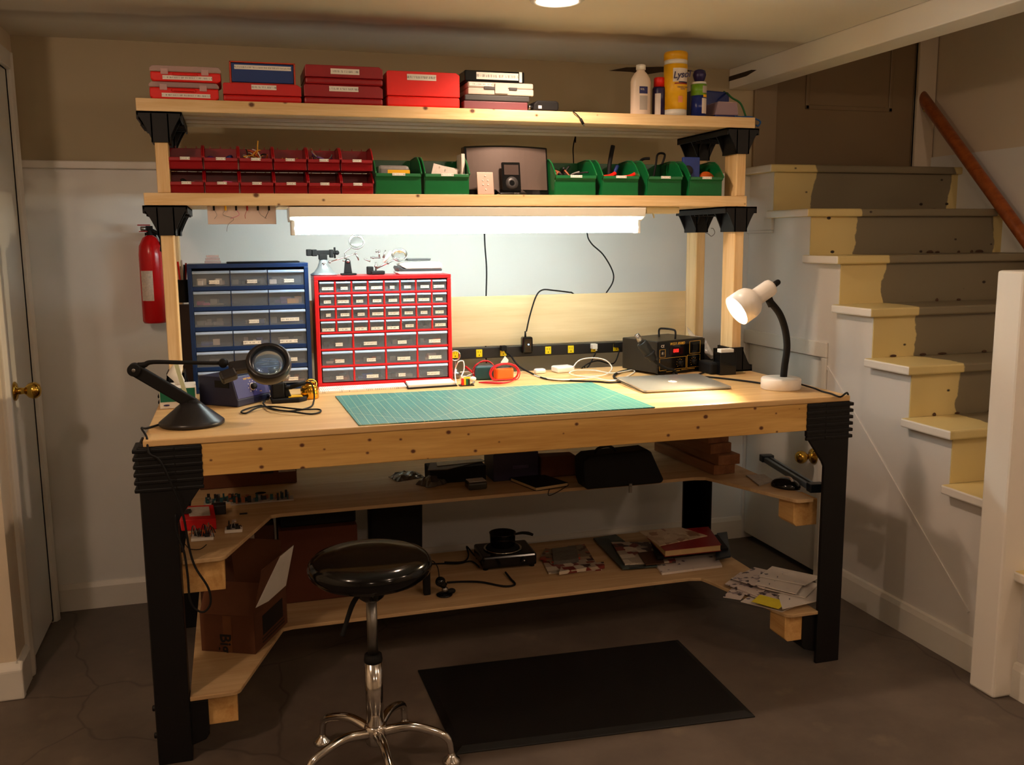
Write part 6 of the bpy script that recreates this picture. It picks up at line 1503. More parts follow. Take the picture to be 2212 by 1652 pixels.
# emblem: an apple outline with a bite and a leaf
ap = []
for k in range(40):
    an = 2*math.pi*k/40; r = 1+.07*math.cos(2*an); x = .0145*r*math.cos(an)*1.0; y = .0155*math.sin(an)*(1-.0*r)
    if math.sin(an) > .9: y -= .002*(math.sin(an)-.9)*10
    if math.sin(an) < -.9: y += .0013*(-math.sin(an)-.9)*10
    dx, dy = x-.0175, y-.002
    if dx*dx+dy*dy < .0062**2:
        l_ = math.hypot(dx, dy); x = .0175+dx/l_*.0062; y = .002+dy/l_*.0062
    ap.append((x, y))
tl = math.atan2(.0065, d_)
Ma = tr4(0, 0, .0098+.00325) @ rx4(tl)
m = MB(); m.prism(ap, 'z', 0, .0006, None, Ma); m.prism([(.0, .0165), (.004, .018), (.0062, .0235), (.002, .0215)], 'z', 0, .0006, None, Ma)
m.build('apple_emblem', M_whitem, t, world=False)
# black cord behind the laptop to the lamp
cable([Vector((1.93, .60, HB+.004)), onb(1500, 813, .004), onb(1530, 814, .004), onb(1570, 818, .004), onb(1620, 824, .004), onb(1646, 828, .004)], .0032, M_blackm, 'black cord lying behind the laptop toward the desk lamp')
# ================================================================== ON THE UPPER OF THE TWO LOWER SHELVES
zA = ZM+.0008; zL_ = ZL+.0008
def onA(u, v, dz=0): return PT(u, v, z=zA+dz)
def onL(u, v, dz=0): return PT(u, v, z=zL_+dz)
def poly(pts, z0, z1, name, m, label, cat, group=None, bevel=0):
    o = MB().prism([(p.x, p.y) for p in pts], 'z', z0, z1).build(name, m, bevel=bevel); tag(o, label, cat, group); return o
M_cardd = mat('brown_cardboard', (92, 52, 28), .85, noise=.08)
# cardboard carton behind the left wing
a, b = PT(395, 1085, z=zA), PT(640, 1058, z=zA)
y_ = .80
x0 = .10; x1 = PT(641, 1030, y=y_).x
t = thing('carton', 'brown cardboard carton with a printed label on the upper lower shelf at the left', 'carton', ((x0+x1)/2, y_+.07, zA))
MB().box(x0, x1, y_, y_+.14, zA, zA+.20).build('carton_body', M_cardd, t, bevel=.003)
M_plab = mat('carton_label', (168, 158, 146), .6, noise=.2, nscale=90)
q0 = PT(598, 1020, y=y_); MB().box(x1-.062, x1-.003, y_-.0012, y_-.0002, q0.z, q0.z+.1).build('printed_label', M_plab, t)
M_dprint = mat('dark_print', (44, 30, 22), .7, noise=.1)
MB().box(x1-.125, x1-.08, y_-.0012, y_-.0002, q0.z-.002, q0.z+.1).build('dark_print', M_dprint, t)
# red electronics kit box
q = [onA(392, 1147), onA(468, 1143), onA(462, 1112), onA(386, 1116)]
hk_ = PT(430, 1122, y=q[0].y).z-zA
hk_ = .042
t = thing('red_kit_box', 'red open kit box with a paper inside on the left wing of the shelf', 'box', (sum(q, Vector())/4))
M_rkb = mat('kit_red', (190, 14, 18), .5, noise=.04)
q2 = [(v.x, v.y) for v in q]
a, b, c_, d_ = q2
MB().prism(q2, 'z', zA, zA+hk_*.8).build('box_base', M_rkb, t, bevel=.002)
cx_ = sum(p[0] for p in q2)/4; cy_ = sum(p[1] for p in q2)/4
ins = [(cx_+(p[0]-cx_)*.6+.006, cy_+(p[1]-cy_)*.62+.003) for p in q2]
MB().prism(ins, 'z', zA+hk_*.8+.0004, zA+hk_*.86).build('instruction_sheet', M_plab, t)
MB().box(cx_-.04, cx_-.018, cy_-.016, cy_+.016, zA+hk_*.86, zA+hk_*.86+.006).build('module', BIT['dark'], t)
# breadboards with wires on the left wing
def bboard(u, v, w, d, n, seed, label, blackbits=True):
    p = onA(u, v); t = thing('breadboard', label, 'breadboard', (p.x, p.y, zA), -.04)
    MB().box(-w/2, w/2, -d/2, d/2, 0, .009).build('board', M_whitem, t, bevel=.0008, world=False)
    r = random.Random(seed); m = MB()
    for k in range(n):
        x, y = r.uniform(-w/2+.006, w/2-.006), r.uniform(-d/2+.006, d/2-.006)
        x2, y2 = x+r.uniform(-.02, .02), y+r.uniform(-.016, .016)
        m.tube([(x, y, .009), ((x+x2)/2, (y+y2)/2, .014+.03*r.random()), (x2, y2, .01)], .0013, 5, BIT[r.choice(['dark', 'dark', 'orange', 'grey'])], 4)
    for k in range(5): m.cbox((r.uniform(-w/3, w/3), r.uniform(-d/3, d/3), .014), (.014, .008, .009), BIT['dark'])
    m.build('components', None, t, world=False, kind='stuff')
bboard(438, 1163, .062, .045, 22, 2, 'small breadboard with black wires at the front of the left wing')
bboard(505, 1147, .050, .035, 5, 3, 'small white breadboard near the inner edge of the left wing')
c = [onA(400, 1175, .003), onA(410, 1185, .002), onA(432, 1186, .002), onA(446, 1176, .002)]
cable(c, .0012, M_blackm, 'thin black jumper wire lying on the left wing')
o = MB().box(-.006, .006, -.008, .008, 0, .004).build('circuit_chip', BIT['white']); o.location = onA(506, 1126); tag(o, 'tiny white module lying on the left wing', 'module')
o = MB().box(-.012, .012, -.003, .003, 0, .003).build('circuit_chip', BIT['dark']); o.location = onA(526, 1110); tag(o, 'small dark chip lying near the carton', 'module')
t0_ = onA(468, 1105)
o = MB().box(-.022, .022, -.02, .02, 0, .03).build('relay_box', BIT['dark'], bevel=.002); o.location = onA(473, 1108); tag(o, 'small black module box behind the red kit box', 'box')
# circuit boards in front of the carton
for k, (u0, u1, v0, v1, lb_) in enumerate(((498, 634, 1092, 1078, 'long circuit board populated with green parts in front of the carton'), (440, 520, 1092, 1084, 'circuit board with brown parts behind the red kit box'))):
    p, q = onA(u0, v0), onA(u1, v1); r = random.Random(k+3)
    y0 = min(p.y, y_-.062); t = thing('circuit_board', lb_, 'circuit board', ((p.x+q.x)/2, y0+.025, zA))
    MB().box(p.x, q.x, y0, y0+.05, zA, zA+.004).build('board', M_plab, t)
    m = MB()
    for j in range(34):
        x = r.uniform(p.x+.008, q.x-.012); yy2 = r.uniform(y0+.006, y0+.044); h = r.uniform(.006, .024)
        m.cbox((x, yy2, zA+.004+h/2), (r.uniform(.004, .012), r.uniform(.004, .01), h), BIT[r.choice(['dark', 'dark', 'grey', 'copper'])] if j % 3 else M_teal)
    m.build('components', None, t, kind='stuff')
# antistatic bags, trays and boxes in the middle
M_anti = mat('antistatic_film', (120, 116, 108), .22, metal=.55, noise=.2, nscale=25, bump=1)
def crumple(u, v, w, d, h, seed, rz, m, name, label, cat):
    p = onA(u, v); r = random.Random(seed); n = 9; vs = []; fs = []
    for i in range(n+1):
        for j in range(n+1):
            x = -w/2+w*i/n; y = -d/2+d*j/n; e = min(i, j, n-i, n-j)/(n/2)
            vs.append((x+.004*r.uniform(-1, 1), y+.004*r.uniform(-1, 1), .001+h*min(1, e*1.6)**.7*(.65+.35*r.random())))
    for i in range(n):
        for j in range(n): k = i*(n+1)+j; fs.append((k, k+n+1, k+n+2, k+1))
    bt = [(x, y, 0) for x, y, z in vs]; N_ = len(vs)
    o = MB().add(vs+bt, fs+[tuple(i+N_ for i in f[::-1]) for f in fs], None, False).build(name, m); o.location = (p.x, p.y, zA); o.rotation_euler.z = rz
    tag(o, label, cat); return o
crumple(878, 1030, .11, .08, .022, 4, .3, M_anti, 'antistatic_bag', 'crumpled silver bag at the left end of the middle row', 'bag')
crumple(935, 1044, .10, .075, .034, 6, .5, M_anti, 'antistatic_bag', 'crumpled silver bag lying nearer the shelf edge with a dark board inside', 'bag')
q = [onA(940, 1035), onA(1045, 1028), onA(1030, 1005), onA(925, 1010)]
yy2 = onA(985, 1042).y+.03
x0, x1 = PT(925, 1010, y=yy2).x, PT(1040, 1010, y=yy2).x
o = MB().box(x0, x1+.01, yy2-.03, yy2+.07, zA, zA+.055).build('black_box', M_blackm, bevel=.003); tag(o, 'flat black box carrying brown sheets left of the purple box', 'box')
M_brn = mat('brown_sheet', (74, 50, 34), .5, noise=.1)
o = MB().prism([(x0-.012, yy2-.05), (x0+.055, yy2-.06), (x1+.012, yy2+.03), (x0+.02, yy2+.06)], 'z', zA+.0558, zA+.058).build('brown_sheet', M_brn); tag(o, 'dark brown sheet lying on the flat black box', 'sheet')
o = MB().prism([(x0+.03, yy2-.01), (x1+.02, yy2+.01), (x1+.01, yy2+.05), (x0+.04, yy2+.05)], 'z', zA+.0585, zA+.0605).build('silver_bag', M_anti); tag(o, 'flat silver bag lying topmost on the flat black box', 'bag')
M_purp = mat('purple_carton', (36, 26, 58), .5, noise=.05)
yq = onA(1112, 1037).y; x0, x1 = PT(1066, 1010, y=yq).x, PT(1163, 1010, y=yq).x; hq = PT(1120, 978, y=yq).z-zA
t = thing('purple_box', 'dark purple product box beside the brown paper bag', 'box', ((x0+x1)/2, yq+.06, zA))
MB().box(x0, x1, yq, yq+.13, zA, zA+max(hq, .085)).build('carton_body', M_purp, t, bevel=.002)
MB().box((x0+x1)/2-.012, (x0+x1)/2+.046, yq-.0012, yq-.0004, zA+.042, zA+.054).build('printed_band', mat('lilac_print', (78, 68, 110), .5, noise=.4, nscale=240), t)
ps = onA(1032, 1058)
t = thing('clear_parts_box', 'small clear lidded box with a pale label near the shelf edge', 'box', (ps.x, ps.y+.02, zA), .05)
MB().box(-.034, .034, -.025, .03, 0, .028).build('box_body', mat('smoky_plastic', (60, 58, 50), .15, noise=.1, alpha=.8), t, bevel=.008, seg=3, world=False)
MB().box(-.03, .03, -.02, .024, .0285, .031).build('pale_label', M_plab, t, world=False)
q = [onA(1158, 1061), onA(1228, 1050), onA(1172, 1031), onA(1102, 1039)]
t = thing('notebook', 'black elastic-band notebook lying at the shelf edge', 'notebook', sum(q, Vector())/4)
MB().prism([(v.x, v.y) for v in q], 'z', zA+.0, zA+.0015).prism([(v.x, v.y) for v in q], 'z', zA+.0115, zA+.013).build('cover', M_blackm, t, bevel=.0006)
cc_ = sum(q, Vector())/4
MB().prism([(cc_.x+(v.x-cc_.x)*.97, cc_.y+(v.y-cc_.y)*.97) for v in q], 'z', zA+.0017, zA+.0113).build('pages', mat('cream_pages', (196, 168, 120), .8, noise=.1), t)
e = [q[0]*.6+q[1]*.4, PT(1185, 1070, y=q[0].y-.008), PT(1205, 1062, y=q[0].y-.008), q[1]+Vector((0, -.004, 0))]
e[0] = e[0]+Vector((0, -.003, .003)); MB().tube([e[0], e[1], e[2], e[3]+Vector((0, 0, .006))], .0014, 6, M_blackm).build('elastic_band', M_blackm, t)
yq = onA(1210, 1030).y; x0, x1 = PT(1168, 1010, y=yq).x, PT(1250, 1010, y=yq).x
o = MB().prism([(x0, zA), (x1, zA), (x1-.008, zA+.075), (x0+.006, zA+.078)], 'y', yq, yq+.07).build('paper_parcel', M_cardd, bevel=.006); tag(o, 'brown paper parcel between the purple box and the black bag', 'parcel')
# black laptop bag
yq = onA(1350, 1052).y+.005; x0, x1 = PT(1262, 1010, y=yq).x, PT(1436, 1010, y=yq).x
t = thing('laptop_bag', 'black soft laptop bag with a carry handle on the upper lower shelf', 'bag', ((x0+x1)/2, yq+.05, zA))
zt = zA+.125
MB().prism([(x0+.01, zA), (x1-.01, zA), (x1, zA+.012), (x1-.012, zA+.035), (x1-.05, zt-.01), (x1-.065, zt), (x0+.02, zt-.006), (x0-.004, zt-.022), (x0+.0, zA+.03)], 'y', yq, yq+.09, M_blackm).build('bag_body', M_blackm, t, bevel=.012, seg=3)
MB().tube([(x0+.05, yq+.03, zt-.01), (x0+.06, yq+.025, zt+.012), (x0+.1, yq+.02, zt+.018), (x0+.13, yq+.03, zt-.004)], .005, 8, M_blackm).build('handle', M_blackm, t)
MB().box((x0+x1)/2+.012, (x0+x1)/2+.022, yq-.012, yq-.006, zA-.02, zA+.012).cyl(((x0+x1)/2+.017, yq-.012, zA+.006), ((x0+x1)/2+.017, yq-.014, zA+.006), .003, mt=M_steel).build('zip_pull', M_blackm, t)
# four offcuts of lumber stacked at the right rear
ends = [((1543, 1590), (1005, 1028)), ((1555, 1596), (980, 1005)), ((1536, 1576), (956, 978)), ((1500, 1570), (944, 954))]
lz = zA
lb_ = ['bottom board of the stack of four pine offcuts', 'second board up in the stack of pine offcuts, sticking out furthest', 'third board up in the stack of pine offcuts', 'topmost board of the stack of pine offcuts']
p = PT(1543, 1029, z=zA)
for k in range(4):
    u0 = (1542, 1552, 1535, 1530)[k]; vv = (1028, 1003, 979, 956)[k]
    e = PT(u0, vv, z=lz)
    a_ = math.radians((4, 2, 5, 6)[k])
    o = MB().box(0, .089, 0, .44, 0, .037).build('lumber_offcut', M_lum, bevel=.002)
    # keep origin at its near left corner, lying back into the shelf
    for vtx in o.data.vertices: vtx.co += Vector((.0445, .22, 0))
    ybase = (.425, .41, .435, .445)[k]; X_ = PT(u0, vv, y=ybase).x
    o.location = (X_, ybase, lz); o.rotation_euler.z = a_
    tag(o, lb_[k], 'board', 'pine offcuts stacked on the upper lower shelf'); lz += .0377
# booklet, mouse and the blue-grey clamp bar on the right wing
q = [onA(1640, 1050), onA(1672, 1040), onA(1650, 1026), onA(1612, 1028)]
poly(q, zA, zA+.004, 'booklet', M_plab, 'pale printed booklet lying beside the computer mouse', 'booklet')
p = onA(1697, 1052)
t = thing('computer_mouse', 'black computer mouse with a silver band on the right wing', 'mouse', (p.x, p.y, zA), .5)
MB().sphere((0, 0, .004), 1, M_blackg, 24, 14, (.036, .054, .03)).build('shell', M_blackg, t, world=False)
for vtx in t.children[0].data.vertices: vtx.co.z = max(vtx.co.z, 0)
o = MB().tube([(-.01, -.03, .026), (.006, -.012, .0335), (.018, .014, .029), (.02, .03, .024)], .0045, 8, M_lgrey).build('silver_band', M_lgrey, t, world=False, label='silver band')
a, b = onA(1655, 996), onA(1762, 1062)
d_ = (b-a); ang_ = math.atan2(d_.y, d_.x); ln = d_.length
t = thing('bar_tool', 'long grey and black bar tool lying diagonally on the right wing', 'tool', a, ang_)
M_slate = mat('slate_plastic', (96, 112, 126), .4, noise=.04)
MB().box(.02, ln-.02, -.018, .018, .0, .02).build('bar', M_slate, t, bevel=.003, world=False)
MB().box(.03, ln-.03, -.004, .004, .0203, .0215).build('slot', M_blackm, t, world=False)
M_dslate = mat('dark_slate', (24, 34, 44), .4, noise=.04)
MB().box(-.012, .02, -.024, .024, 0, .027).build('end_cap', M_dslate, t, bevel=.003, world=False)
MB().box(ln-.02, ln+.016, -.026, .026, 0, .03).build('end_cap', M_dslate, t, bevel=.003, world=False)
# ================================================================== ON THE LOWEST SHELF
# open shipping carton with loose flaps, hanging slightly over the wing's edge
A0, A1 = onL(436, 1405), onL(552, 1413); A2 = onL(622, 1352)
ex = (A1-A0); w = ex.length; ex.normalize(); ang_ = math.atan2(ex.y, ex.x)
hc_ = PT(556, 1345, y=A1.y).z-zL_
dpt = .24
t = thing('open_carton', 'open cardboard shipping carton with raised flaps on the lowest shelf', 'carton', A0, ang_)
T_ = .004; hc_ = .118
B = MB().box(0, w, 0, T_, 0, hc_).box(0, w, dpt-T_, dpt, 0, hc_).box(0, T_, T_, dpt-T_, 0, hc_).box(w-T_, w, T_, dpt-T_, 0, hc_).box(T_, w-T_, T_, dpt-T_, 0, T_)
B.build('carton_body', M_cardd, t, world=False)
fl1 = MB().box(0, w, -.001, .001, 0, .10, None, tr4(0, 0, hc_) @ rx4(-.55)); fl1.build('front_flap', M_cardd, t, world=False)
MB().box(-.001, .001, .0, dpt, 0, .15, None, tr4(w, 0, hc_) @ ry4(.22)).build('side_flap', M_cardd, t, world=False)
MB().prism([(.012, .012), (dpt-.02, .012), (dpt-.02, .13), (.05, .13)], 'x', -.0025, -.0013, None, tr4(w, 0, hc_) @ ry4(.22)).build('shipping_label', M_plab, t, world=False, label='torn white shipping label') if False else None
MB().prism([(.0, .03), (dpt*.4, .012), (dpt-.01, .012), (dpt-.004, .148), (dpt*.55, .148)], 'x', .0013, .0024, None, tr4(w, 0, hc_) @ ry4(.22)).build('shipping_label', M_paper, t, world=False, label='torn white shipping label')
MB().box(0, w, -.001, .001, 0, .17, None, tr4(0, dpt, hc_) @ rx4(.15)).build('back_flap', M_cardd, t, world=False)
M_tape = mat('packing_tape', (112, 70, 42), .25, noise=.05)
MB().box(w*.42, w*.58, -.0006, -.0001, .0, hc_*.98).build('packing_tape', M_tape, t, world=False)
WM = tr4(A0) @ rz4(ang_)
M_blkink = mat('black_print', (18, 14, 12), .7, noise=.05)
lettering('Big', hc_*.42, WM @ tr4(w*.45, -.001, hc_*.25) @ FRONT @ rz4(-math.pi/2), M_blkink, t, bold=.001)
MB().box(w+.0001, w+.0008, dpt*.24, dpt*.86, hc_*.3, hc_*.82).build('printed_panel', M_blkink, t, world=False)
for k in range(2): MB().box(w+.0001, w+.0008, dpt*.22, dpt*.9, hc_*(.1+.09*k), hc_*(.14+.09*k)).build('printed_line', M_dprint, t, world=False)
# tall carton behind
y1 = .62
x0, x1 = PT(440, 1250, y=y1).x, PT(598, 1250, y=y1).x
x0 = .09
M_cardk = mat('dark_cardboard', (74, 40, 24), .85, noise=.08)
t = thing('tall_carton', 'tall dark cardboard carton with a white label behind the open carton', 'carton', ((x0+x1)/2, y1+.1, zL_))
MB().box(x0, x1, y1+.02, y1+.2, zL_, zL_+.27).build('carton_body', M_cardk, t, bevel=.003)
x, _, z0, z1 = rect(500, 556, 1156, 1190, y1+.02)
MB().box(x, x+.075, y1+.0186, y1+.0198, z0, z1+.03).build('white_label', M_plab, t)
x0, x1 = PT(606, 1250, y=y1).x, PT(774, 1250, y=y1).x
z1 = PT(690, 1136, y=y1).z
t = thing('wide_carton', 'wide reddish cardboard carton standing behind the stool', 'carton', ((x0+x1)/2, y1+.1, zL_))
M_cardr = mat('red_brown_cardboard', (88, 42, 22), .85, noise=.06)
MB().box(x0, x1, y1-.02, y1+.20, zL_, z1).build('carton_body', M_cardr, t, bevel=.003)
o = MB().box(x0+.01, x1+.0, y1+.01, y1+.18, z1+.0008, z1+.055).build('black_case', M_blackm, bevel=.006); tag(o, 'black case lying on top of the wide reddish carton', 'case')
o = MB().sphere((x0-.055, y1-.06, 0), 1, M_blackm, 20, 12, (.06, .05, .05)).build('rolled_fabric', mat('grey_fabric', (58, 54, 46), .9, noise=.2, nscale=60, bump=.6)); o.location = (x0-.05, y1-.0+.08, zL_+.272); tag(o, 'grey rolled fabric bundle lying on the tall dark carton', 'fabric')
# large black object behind the stool
yb2 = .90
x0, x1 = PT(798, 1150, y=yb2).x, PT(916, 1150, y=yb2).x
o = MB().prism([(x0, zL_), (x1-.008, zL_), (x1, ZM-.05), (x1-.015, ZM-.02), (x0, ZM-.02)], 'y', yb2-.0, yb2+.05).build('black_panel_case', M_blackm, bevel=.008); tag(o, 'tall black flat case standing at the back behind the stool', 'case')
# hot plate with a small pan
q = [onL(1043, 1235), onL(1160, 1224)]
ang_ = math.atan2((q[1]-q[0]).y, (q[1]-q[0]).x); w = (q[1]-q[0]).length; fx = (q[0]+q[1])/2
t = thing('hot_plate', 'black single-ring hot plate with a metal trim ring on the lowest shelf', 'hot plate', (fx.x, fx.y, zL_), ang_)
MB().box(-w/2, w/2, 0, .17, .008, .055).build('body', M_blackg, t, bevel=.008, world=False)
for sx in (-1, 1):
    for yy3 in (.02, .15): MB().cyl((sx*(w/2-.015), yy3, 0), (sx*(w/2-.015), yy3, .012), .01, mt=M_blackm).build('foot', M_blackm, t, world=False)
MB().lathe([(.064, 0), (.072, 0), (.073, .004), (.066, .005), (.064, .0)], 40, M_chrome, tr4(-.008, .085, .0555), cap=False).build('trim_ring', M_chrome, t, world=False)
MB().lathe([(.001, 0), (.062, 0), (.062, .009), (.001, .010)], 40, M_blackm, tr4(-.008, .085, .0555)).build('heating_plate', M_blackm, t, world=False)
MB().cyl((w*.25, .0, .03), (w*.25, -.012, .03), .012, .010, mt=M_blackm).sphere((w*.25, -.013, .034), .0025, M_lwh).build('control_knob', M_blackm, t, world=False)
R2 = tr4(t.location) @ rz4(ang_)
pc_ = R2 @ Vector((-.008, .085, .0665))
t2 = thing('small_pan', 'small black pan with a side handle standing on the hot plate', 'pan', pc_, ang_)
MB().lathe([(.001, 0), (.042, 0), (.047, .005), (.05, .05), (.0515, .052), (.048, .0515), (.045, .006), (.001, .004)], 40, M_blackg, None, cap=False).build('pan_body', M_blackg, t2, world=False)
MB().tube([(.047, .0, .04), (.075, -.003, .044), (.10, -.006, .041), (.118, -.008, .034)], [.004, .0055, .0065, .005], 10, M_blackm).build('handle', M_blackm, t2, world=False)
c = [onL(1092, 1236, .008), onL(1103, 1250, .004), onL(1112, 1262, .004), onL(1088, 1266, .004), onL(1040, 1257, .004), onL(1000, 1256, .004), onL(965, 1258, .004)]
cable(c, .0038, M_blackm, 'thick black cord of the hot plate lying on the lowest shelf')
c = [onL(1036, 1225, .01), onL(1018, 1212, .004), onL(990, 1217, .004), onL(955, 1217, .004), onL(930, 1218, .004)]
cable(c, .003, M_blackm, 'thin black cord left of the hot plate')
c = [onL(1038, 1210, .008), onL(1022, 1196, .004), onL(1008, 1180, .005), onL(1012, 1200, .010), onL(1000, 1213, .010), onL(960, 1214, .010)]
cable(c, .003, M_blackm, 'black cord with a plug end curling up left of the hot plate')
p = onL(960, 1285)
t = thing('webcam_stand', 'small black device on a round foot near the stool', 'device', p)
MB().lathe([(.001, 0), (.028, 0), (.029, .004), (.022, .007), (.001, .008)], 28, M_blackg, tr4(p)).build('foot', M_blackg, t)
MB().sphere(p+Vector((.002, 0, .02)), .012, M_steel).sphere(p+Vector((-.012, .006, .048)), .018, M_blackg).cyl(p+Vector((-.02, .004, .05)), p+Vector((.004, .0, .032)), .012, mt=M_blackg).sphere(p+Vector((.025, .0, .012)), .014, M_blackm, sc=(1.1, .8, .7)).build('body', M_blackg, t)
MB().tube([p+Vector((-.016, .006, .065)), p+Vector((-.02, .01, .10)), p+Vector((-.034, .02, .12)), p+Vector((-.045, .03, .115))], .002, 6, M_blackm).build('lead', M_blackm, t)
p = onL(922, 1283)
o = MB().box(p.x-.012, p.x+.012, p.y-.012, p.y+.012, zL_, zL_+.10).build('power_brick', M_blackm, bevel=.003); tag(o, 'upright black power brick at the right edge of the stool seat', 'power brick')
# component packets right of the hot plate
def sheet(pts, z, th, name, m, label, cat, group=None, tilt=0):
    q = [onL(u, v) for u, v in pts]; c_ = sum(q, Vector())/len(q)
    o = MB().prism([(v.x-c_.x, v.y-c_.y) for v in q], 'z', 0, th).build(name, m); 
    o.location = (c_.x, c_.y, z); 
    if True:
        xs = [v.x-c_.x for v in q]; ys2 = [v.y-c_.y for v in q]
        # re-centre: the builder moved the origin to the outline's middle
        o.location.x += (max(xs)+min(xs))/2; o.location.y += (max(ys2)+min(ys2))/2
    tag(o, label, cat, group); return o
def printed(name, base, inks, scale=40, thr=.55, seed=0.):
    m = bpy.data.materials.new(name); m.use_nodes = True; N = m.node_tree.nodes; Lk = m.node_tree.links; b = N['Principled BSDF']; b.inputs['Roughness'].default_value = .4
    tc = N.new('ShaderNodeTexCoord'); mp = N.new('ShaderNodeMapping'); mp.inputs['Location'].default_value = (seed, seed*.3, 0); Lk.new(tc.outputs['Object'], mp.inputs[0])
    vo = N.new('ShaderNodeTexVoronoi'); vo.distance = 'CHEBYCHEV'; vo.inputs['Scale'].default_value = scale; Lk.new(mp.outputs[0], vo.inputs['Vector'])
    sc_ = N.new('ShaderNodeSeparateColor'); Lk.new(vo.outputs['Color'], sc_.inputs[0])
    rp = N.new('ShaderNodeValToRGB'); rp.color_ramp.interpolation = 'CONSTANT'; Lk.new(sc_.outputs[0], rp.inputs[0])
    e = rp.color_ramp.elements; e[0].position = 0; e[0].color = srgb(*base); e[1].position = thr; e[1].color = srgb(*inks[0])
    for k, c in enumerate(inks[1:]):
        x = e.new(thr+(1-thr)*(k+1)/len(inks)); x.color = srgb(*c)
    Lk.new(rp.outputs[0], b.inputs['Base Color']); return m
M_pr1 = printed('packet_print', (120, 106, 84), [(70, 40, 34), (160, 150, 130), (150, 60, 40)], 60, .5)
M_pr2 = printed('magazine_dark', (46, 52, 48), [(30, 44, 46), (70, 84, 80)], 18, .5, 2)
M_pr3 = printed('map_print', (196, 172, 142), [(176, 150, 118), (206, 186, 156), (150, 112, 84)], 30, .55, 5)
M_pr4 = printed('magazine_mixed', (170, 156, 136), [(60, 40, 44), (120, 40, 34), (208, 196, 176)], 26, .5, 8)
M_pr5 = printed('mail_print', (216, 206, 196), [(206, 196, 190), (84, 76, 84)], 90, .95, 1)
M_pr6 = printed('mail_print_dark', (206, 192, 184), [(150, 136, 140), (60, 50, 60)], 70, .8, 4)
z = zL_
for k, (pts, m, lb_, th) in enumerate((
    (((1185, 1240), (1300, 1232), (1275, 1200), (1168, 1205)), M_pr4, 'bottom printed flyer under the small packets right of the hot plate', .004),
    (((1166, 1212), (1200, 1220), (1212, 1196), (1178, 1190)), M_pr1, 'small printed packet nearest the hot plate', .008),
    (((1196, 1222), (1250, 1216), (1244, 1188), (1192, 1194)), M_anti, 'clear blister packet lying on the printed flyer', .014),
    (((1236, 1212), (1278, 1208), (1262, 1182), (1226, 1186)), M_pr1, 'printed packet behind the blister packet', .010),
    (((1208, 1244), (1306, 1230), (1304, 1222), (1212, 1234)), M_pr4, 'rolled printed leaflet at the front of the packets', .012))):
    sheet(pts, z, th, 'packet', m, lb_, 'packet', 'packets right of the hot plate'); z += (th+.0006 if k in (0,) else 0)
# magazines and books
z = zL_
for pts, m, lb_, th, nm in (
    (((1430, 1242), (1560, 1225), (1545, 1200), (1410, 1214)), M_pr5, 'white pad at the bottom of the right pile of magazines', .008, 'magazine'),
    (((1345, 1234), (1420, 1228), (1330, 1160), (1282, 1168)), M_pr2, 'dark magazine at the left end of the pile', .006, 'magazine'),
    (((1350, 1228), (1460, 1222), (1440, 1180), (1320, 1180)), M_pr4, 'open magazine with light pages in the middle of the pile', .006, 'magazine'),
    (((1395, 1232), (1435, 1228), (1426, 1200), (1378, 1206)), M_brn, 'small brown framed card at the front of the pile', .004, 'card'),
    (((1545, 1225), (1578, 1218), (1570, 1165), (1548, 1168)), M_dslate, 'dark blue booklet at the right end of the pile', .007, 'booklet'),
    (((1420, 1226), (1572, 1206), (1550, 1176), (1405, 1190)), M_blackm, 'thin black ring binder under the red book', .010, 'binder')):
    sheet(pts, z, th, nm, m, lb_, nm, None); z += .0065
z += .006
q = [onL(1436, 1224), onL(1560, 1208), onL(1535, 1166), onL(1405, 1180)]
q = [v+Vector((0, 0, 0)) for v in q]
c_ = sum(q, Vector())/4
t = thing('red_book', 'thick red book with cream pages lying in the pile of magazines', 'book', (c_.x, c_.y, z))
def scl(q, s): return [(c_.x+(v.x-c_.x)*s, c_.y+(v.y-c_.y)*s) for v in q]
q = [PT(1436, 1203, z=z), PT(1558, 1190, z=z), PT(1530, 1150, z=z), PT(1398, 1162, z=z)]; c_ = sum(q, Vector())/4
t.location = (c_.x, c_.y, z)
M_rbk = mat('red_book_cover', (136, 14, 16), .4, noise=.05)
MB().prism(scl(q, 1), 'z', z, z+.0015).prism(scl(q, 1), 'z', z+.0235, z+.025).build('cover', M_rbk, t)
MB().prism(scl(q, .975), 'z', z+.0016, z+.0234).build('pages', mat('cream_pages', (196, 168, 120), .8), t)
z += .026
q = [PT(1424, 1180, z=z), PT(1528, 1158, z=z), PT(1470, 1140, z=z), PT(1380, 1148, z=z)]
poly(q, z, z+.003, 'folded_map', M_pr3, 'tan printed sheet lying on top of the red book', 'map')
q = [PT(1500, 1160, z=z-.028), PT(1552, 1164, z=z-.028), PT(1520, 1140, z=z-.028), PT(1480, 1146, z=z-.028)]
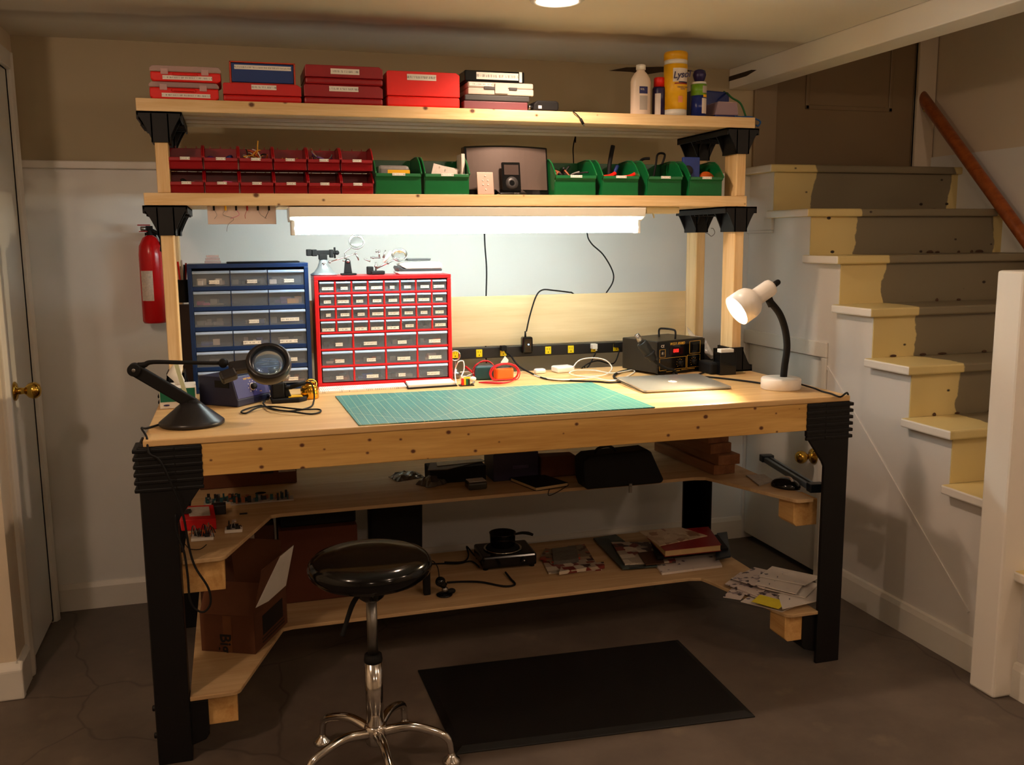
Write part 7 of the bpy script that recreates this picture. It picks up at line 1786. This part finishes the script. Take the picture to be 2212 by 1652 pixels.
# mail heap on the right wing
zz = zL_
MR = random.Random(21)
mail = [(((1600, 1300), (1690, 1322), (1740, 1300), (1640, 1275)), M_pr5), (((1562, 1290), (1600, 1296), (1622, 1270), (1590, 1262)), M_pr6), (((1590, 1278), (1680, 1306), (1700, 1280), (1610, 1252)), M_pr6), (((1566, 1262), (1640, 1290), (1664, 1262), (1600, 1236)), M_pr6), (((1690, 1316), (1770, 1298), (1768, 1268), (1680, 1284)), M_pr5), (((1640, 1270), (1740, 1292), (1770, 1262), (1668, 1240)), M_pr5), (((1580, 1250), (1650, 1272), (1690, 1240), (1630, 1226)), M_pr6), (((1632, 1262), (1720, 1284), (1740, 1256), (1652, 1236)), M_pr5), (((1640, 1245), (1740, 1265), (1772, 1246), (1668, 1224)), M_pr5)]
mlab = ['white envelope at the front edge of the mail heap', 'folded leaflet at the left tip of the mail heap', 'grey printed letter low in the mail heap', 'printed leaflet at the left of the mail heap', 'white envelope against the right leg in the mail heap', 'large white envelope in the middle of the mail heap', 'printed leaflet at the rear left of the mail heap', 'white envelope with a window near the top of the mail heap', 'topmost white envelope of the mail heap, at the rear']
for k, (pts, m) in enumerate(mail):
    q = [PT(u, v+ (0), z=zz) for u, v in pts]
    c2 = sum(q, Vector())/4
    xs = [v.x for v in q]; ys2 = [v.y for v in q]
    o = MB().prism([(v.x, v.y) for v in q], 'z', zz, zz+.0025).build('envelope' if m is M_pr5 else 'leaflet', m)
    tag(o, mlab[k], 'mail', 'heap of mail on the right wing of the lowest shelf'); zz += .0042
q = [PT(u, v, z=zz) for u, v in ((1620, 1302), (1684, 1318), (1702, 1302), (1640, 1288))]
q = [PT(u, v, z=zL_+.0105) for u, v in ((1622, 1303), (1680, 1319), (1700, 1304), (1640, 1288))]
o = MB().prism([(v.x, v.y-.004) for v in q], 'z', zz-.02, zz-.0188).build('yellow_note', mat('note_yellow', (214, 196, 40), .6, noise=.06)); tag(o, 'bright yellow printed slip at the front of the mail heap', 'note')
# dark item: lock plate on the casing
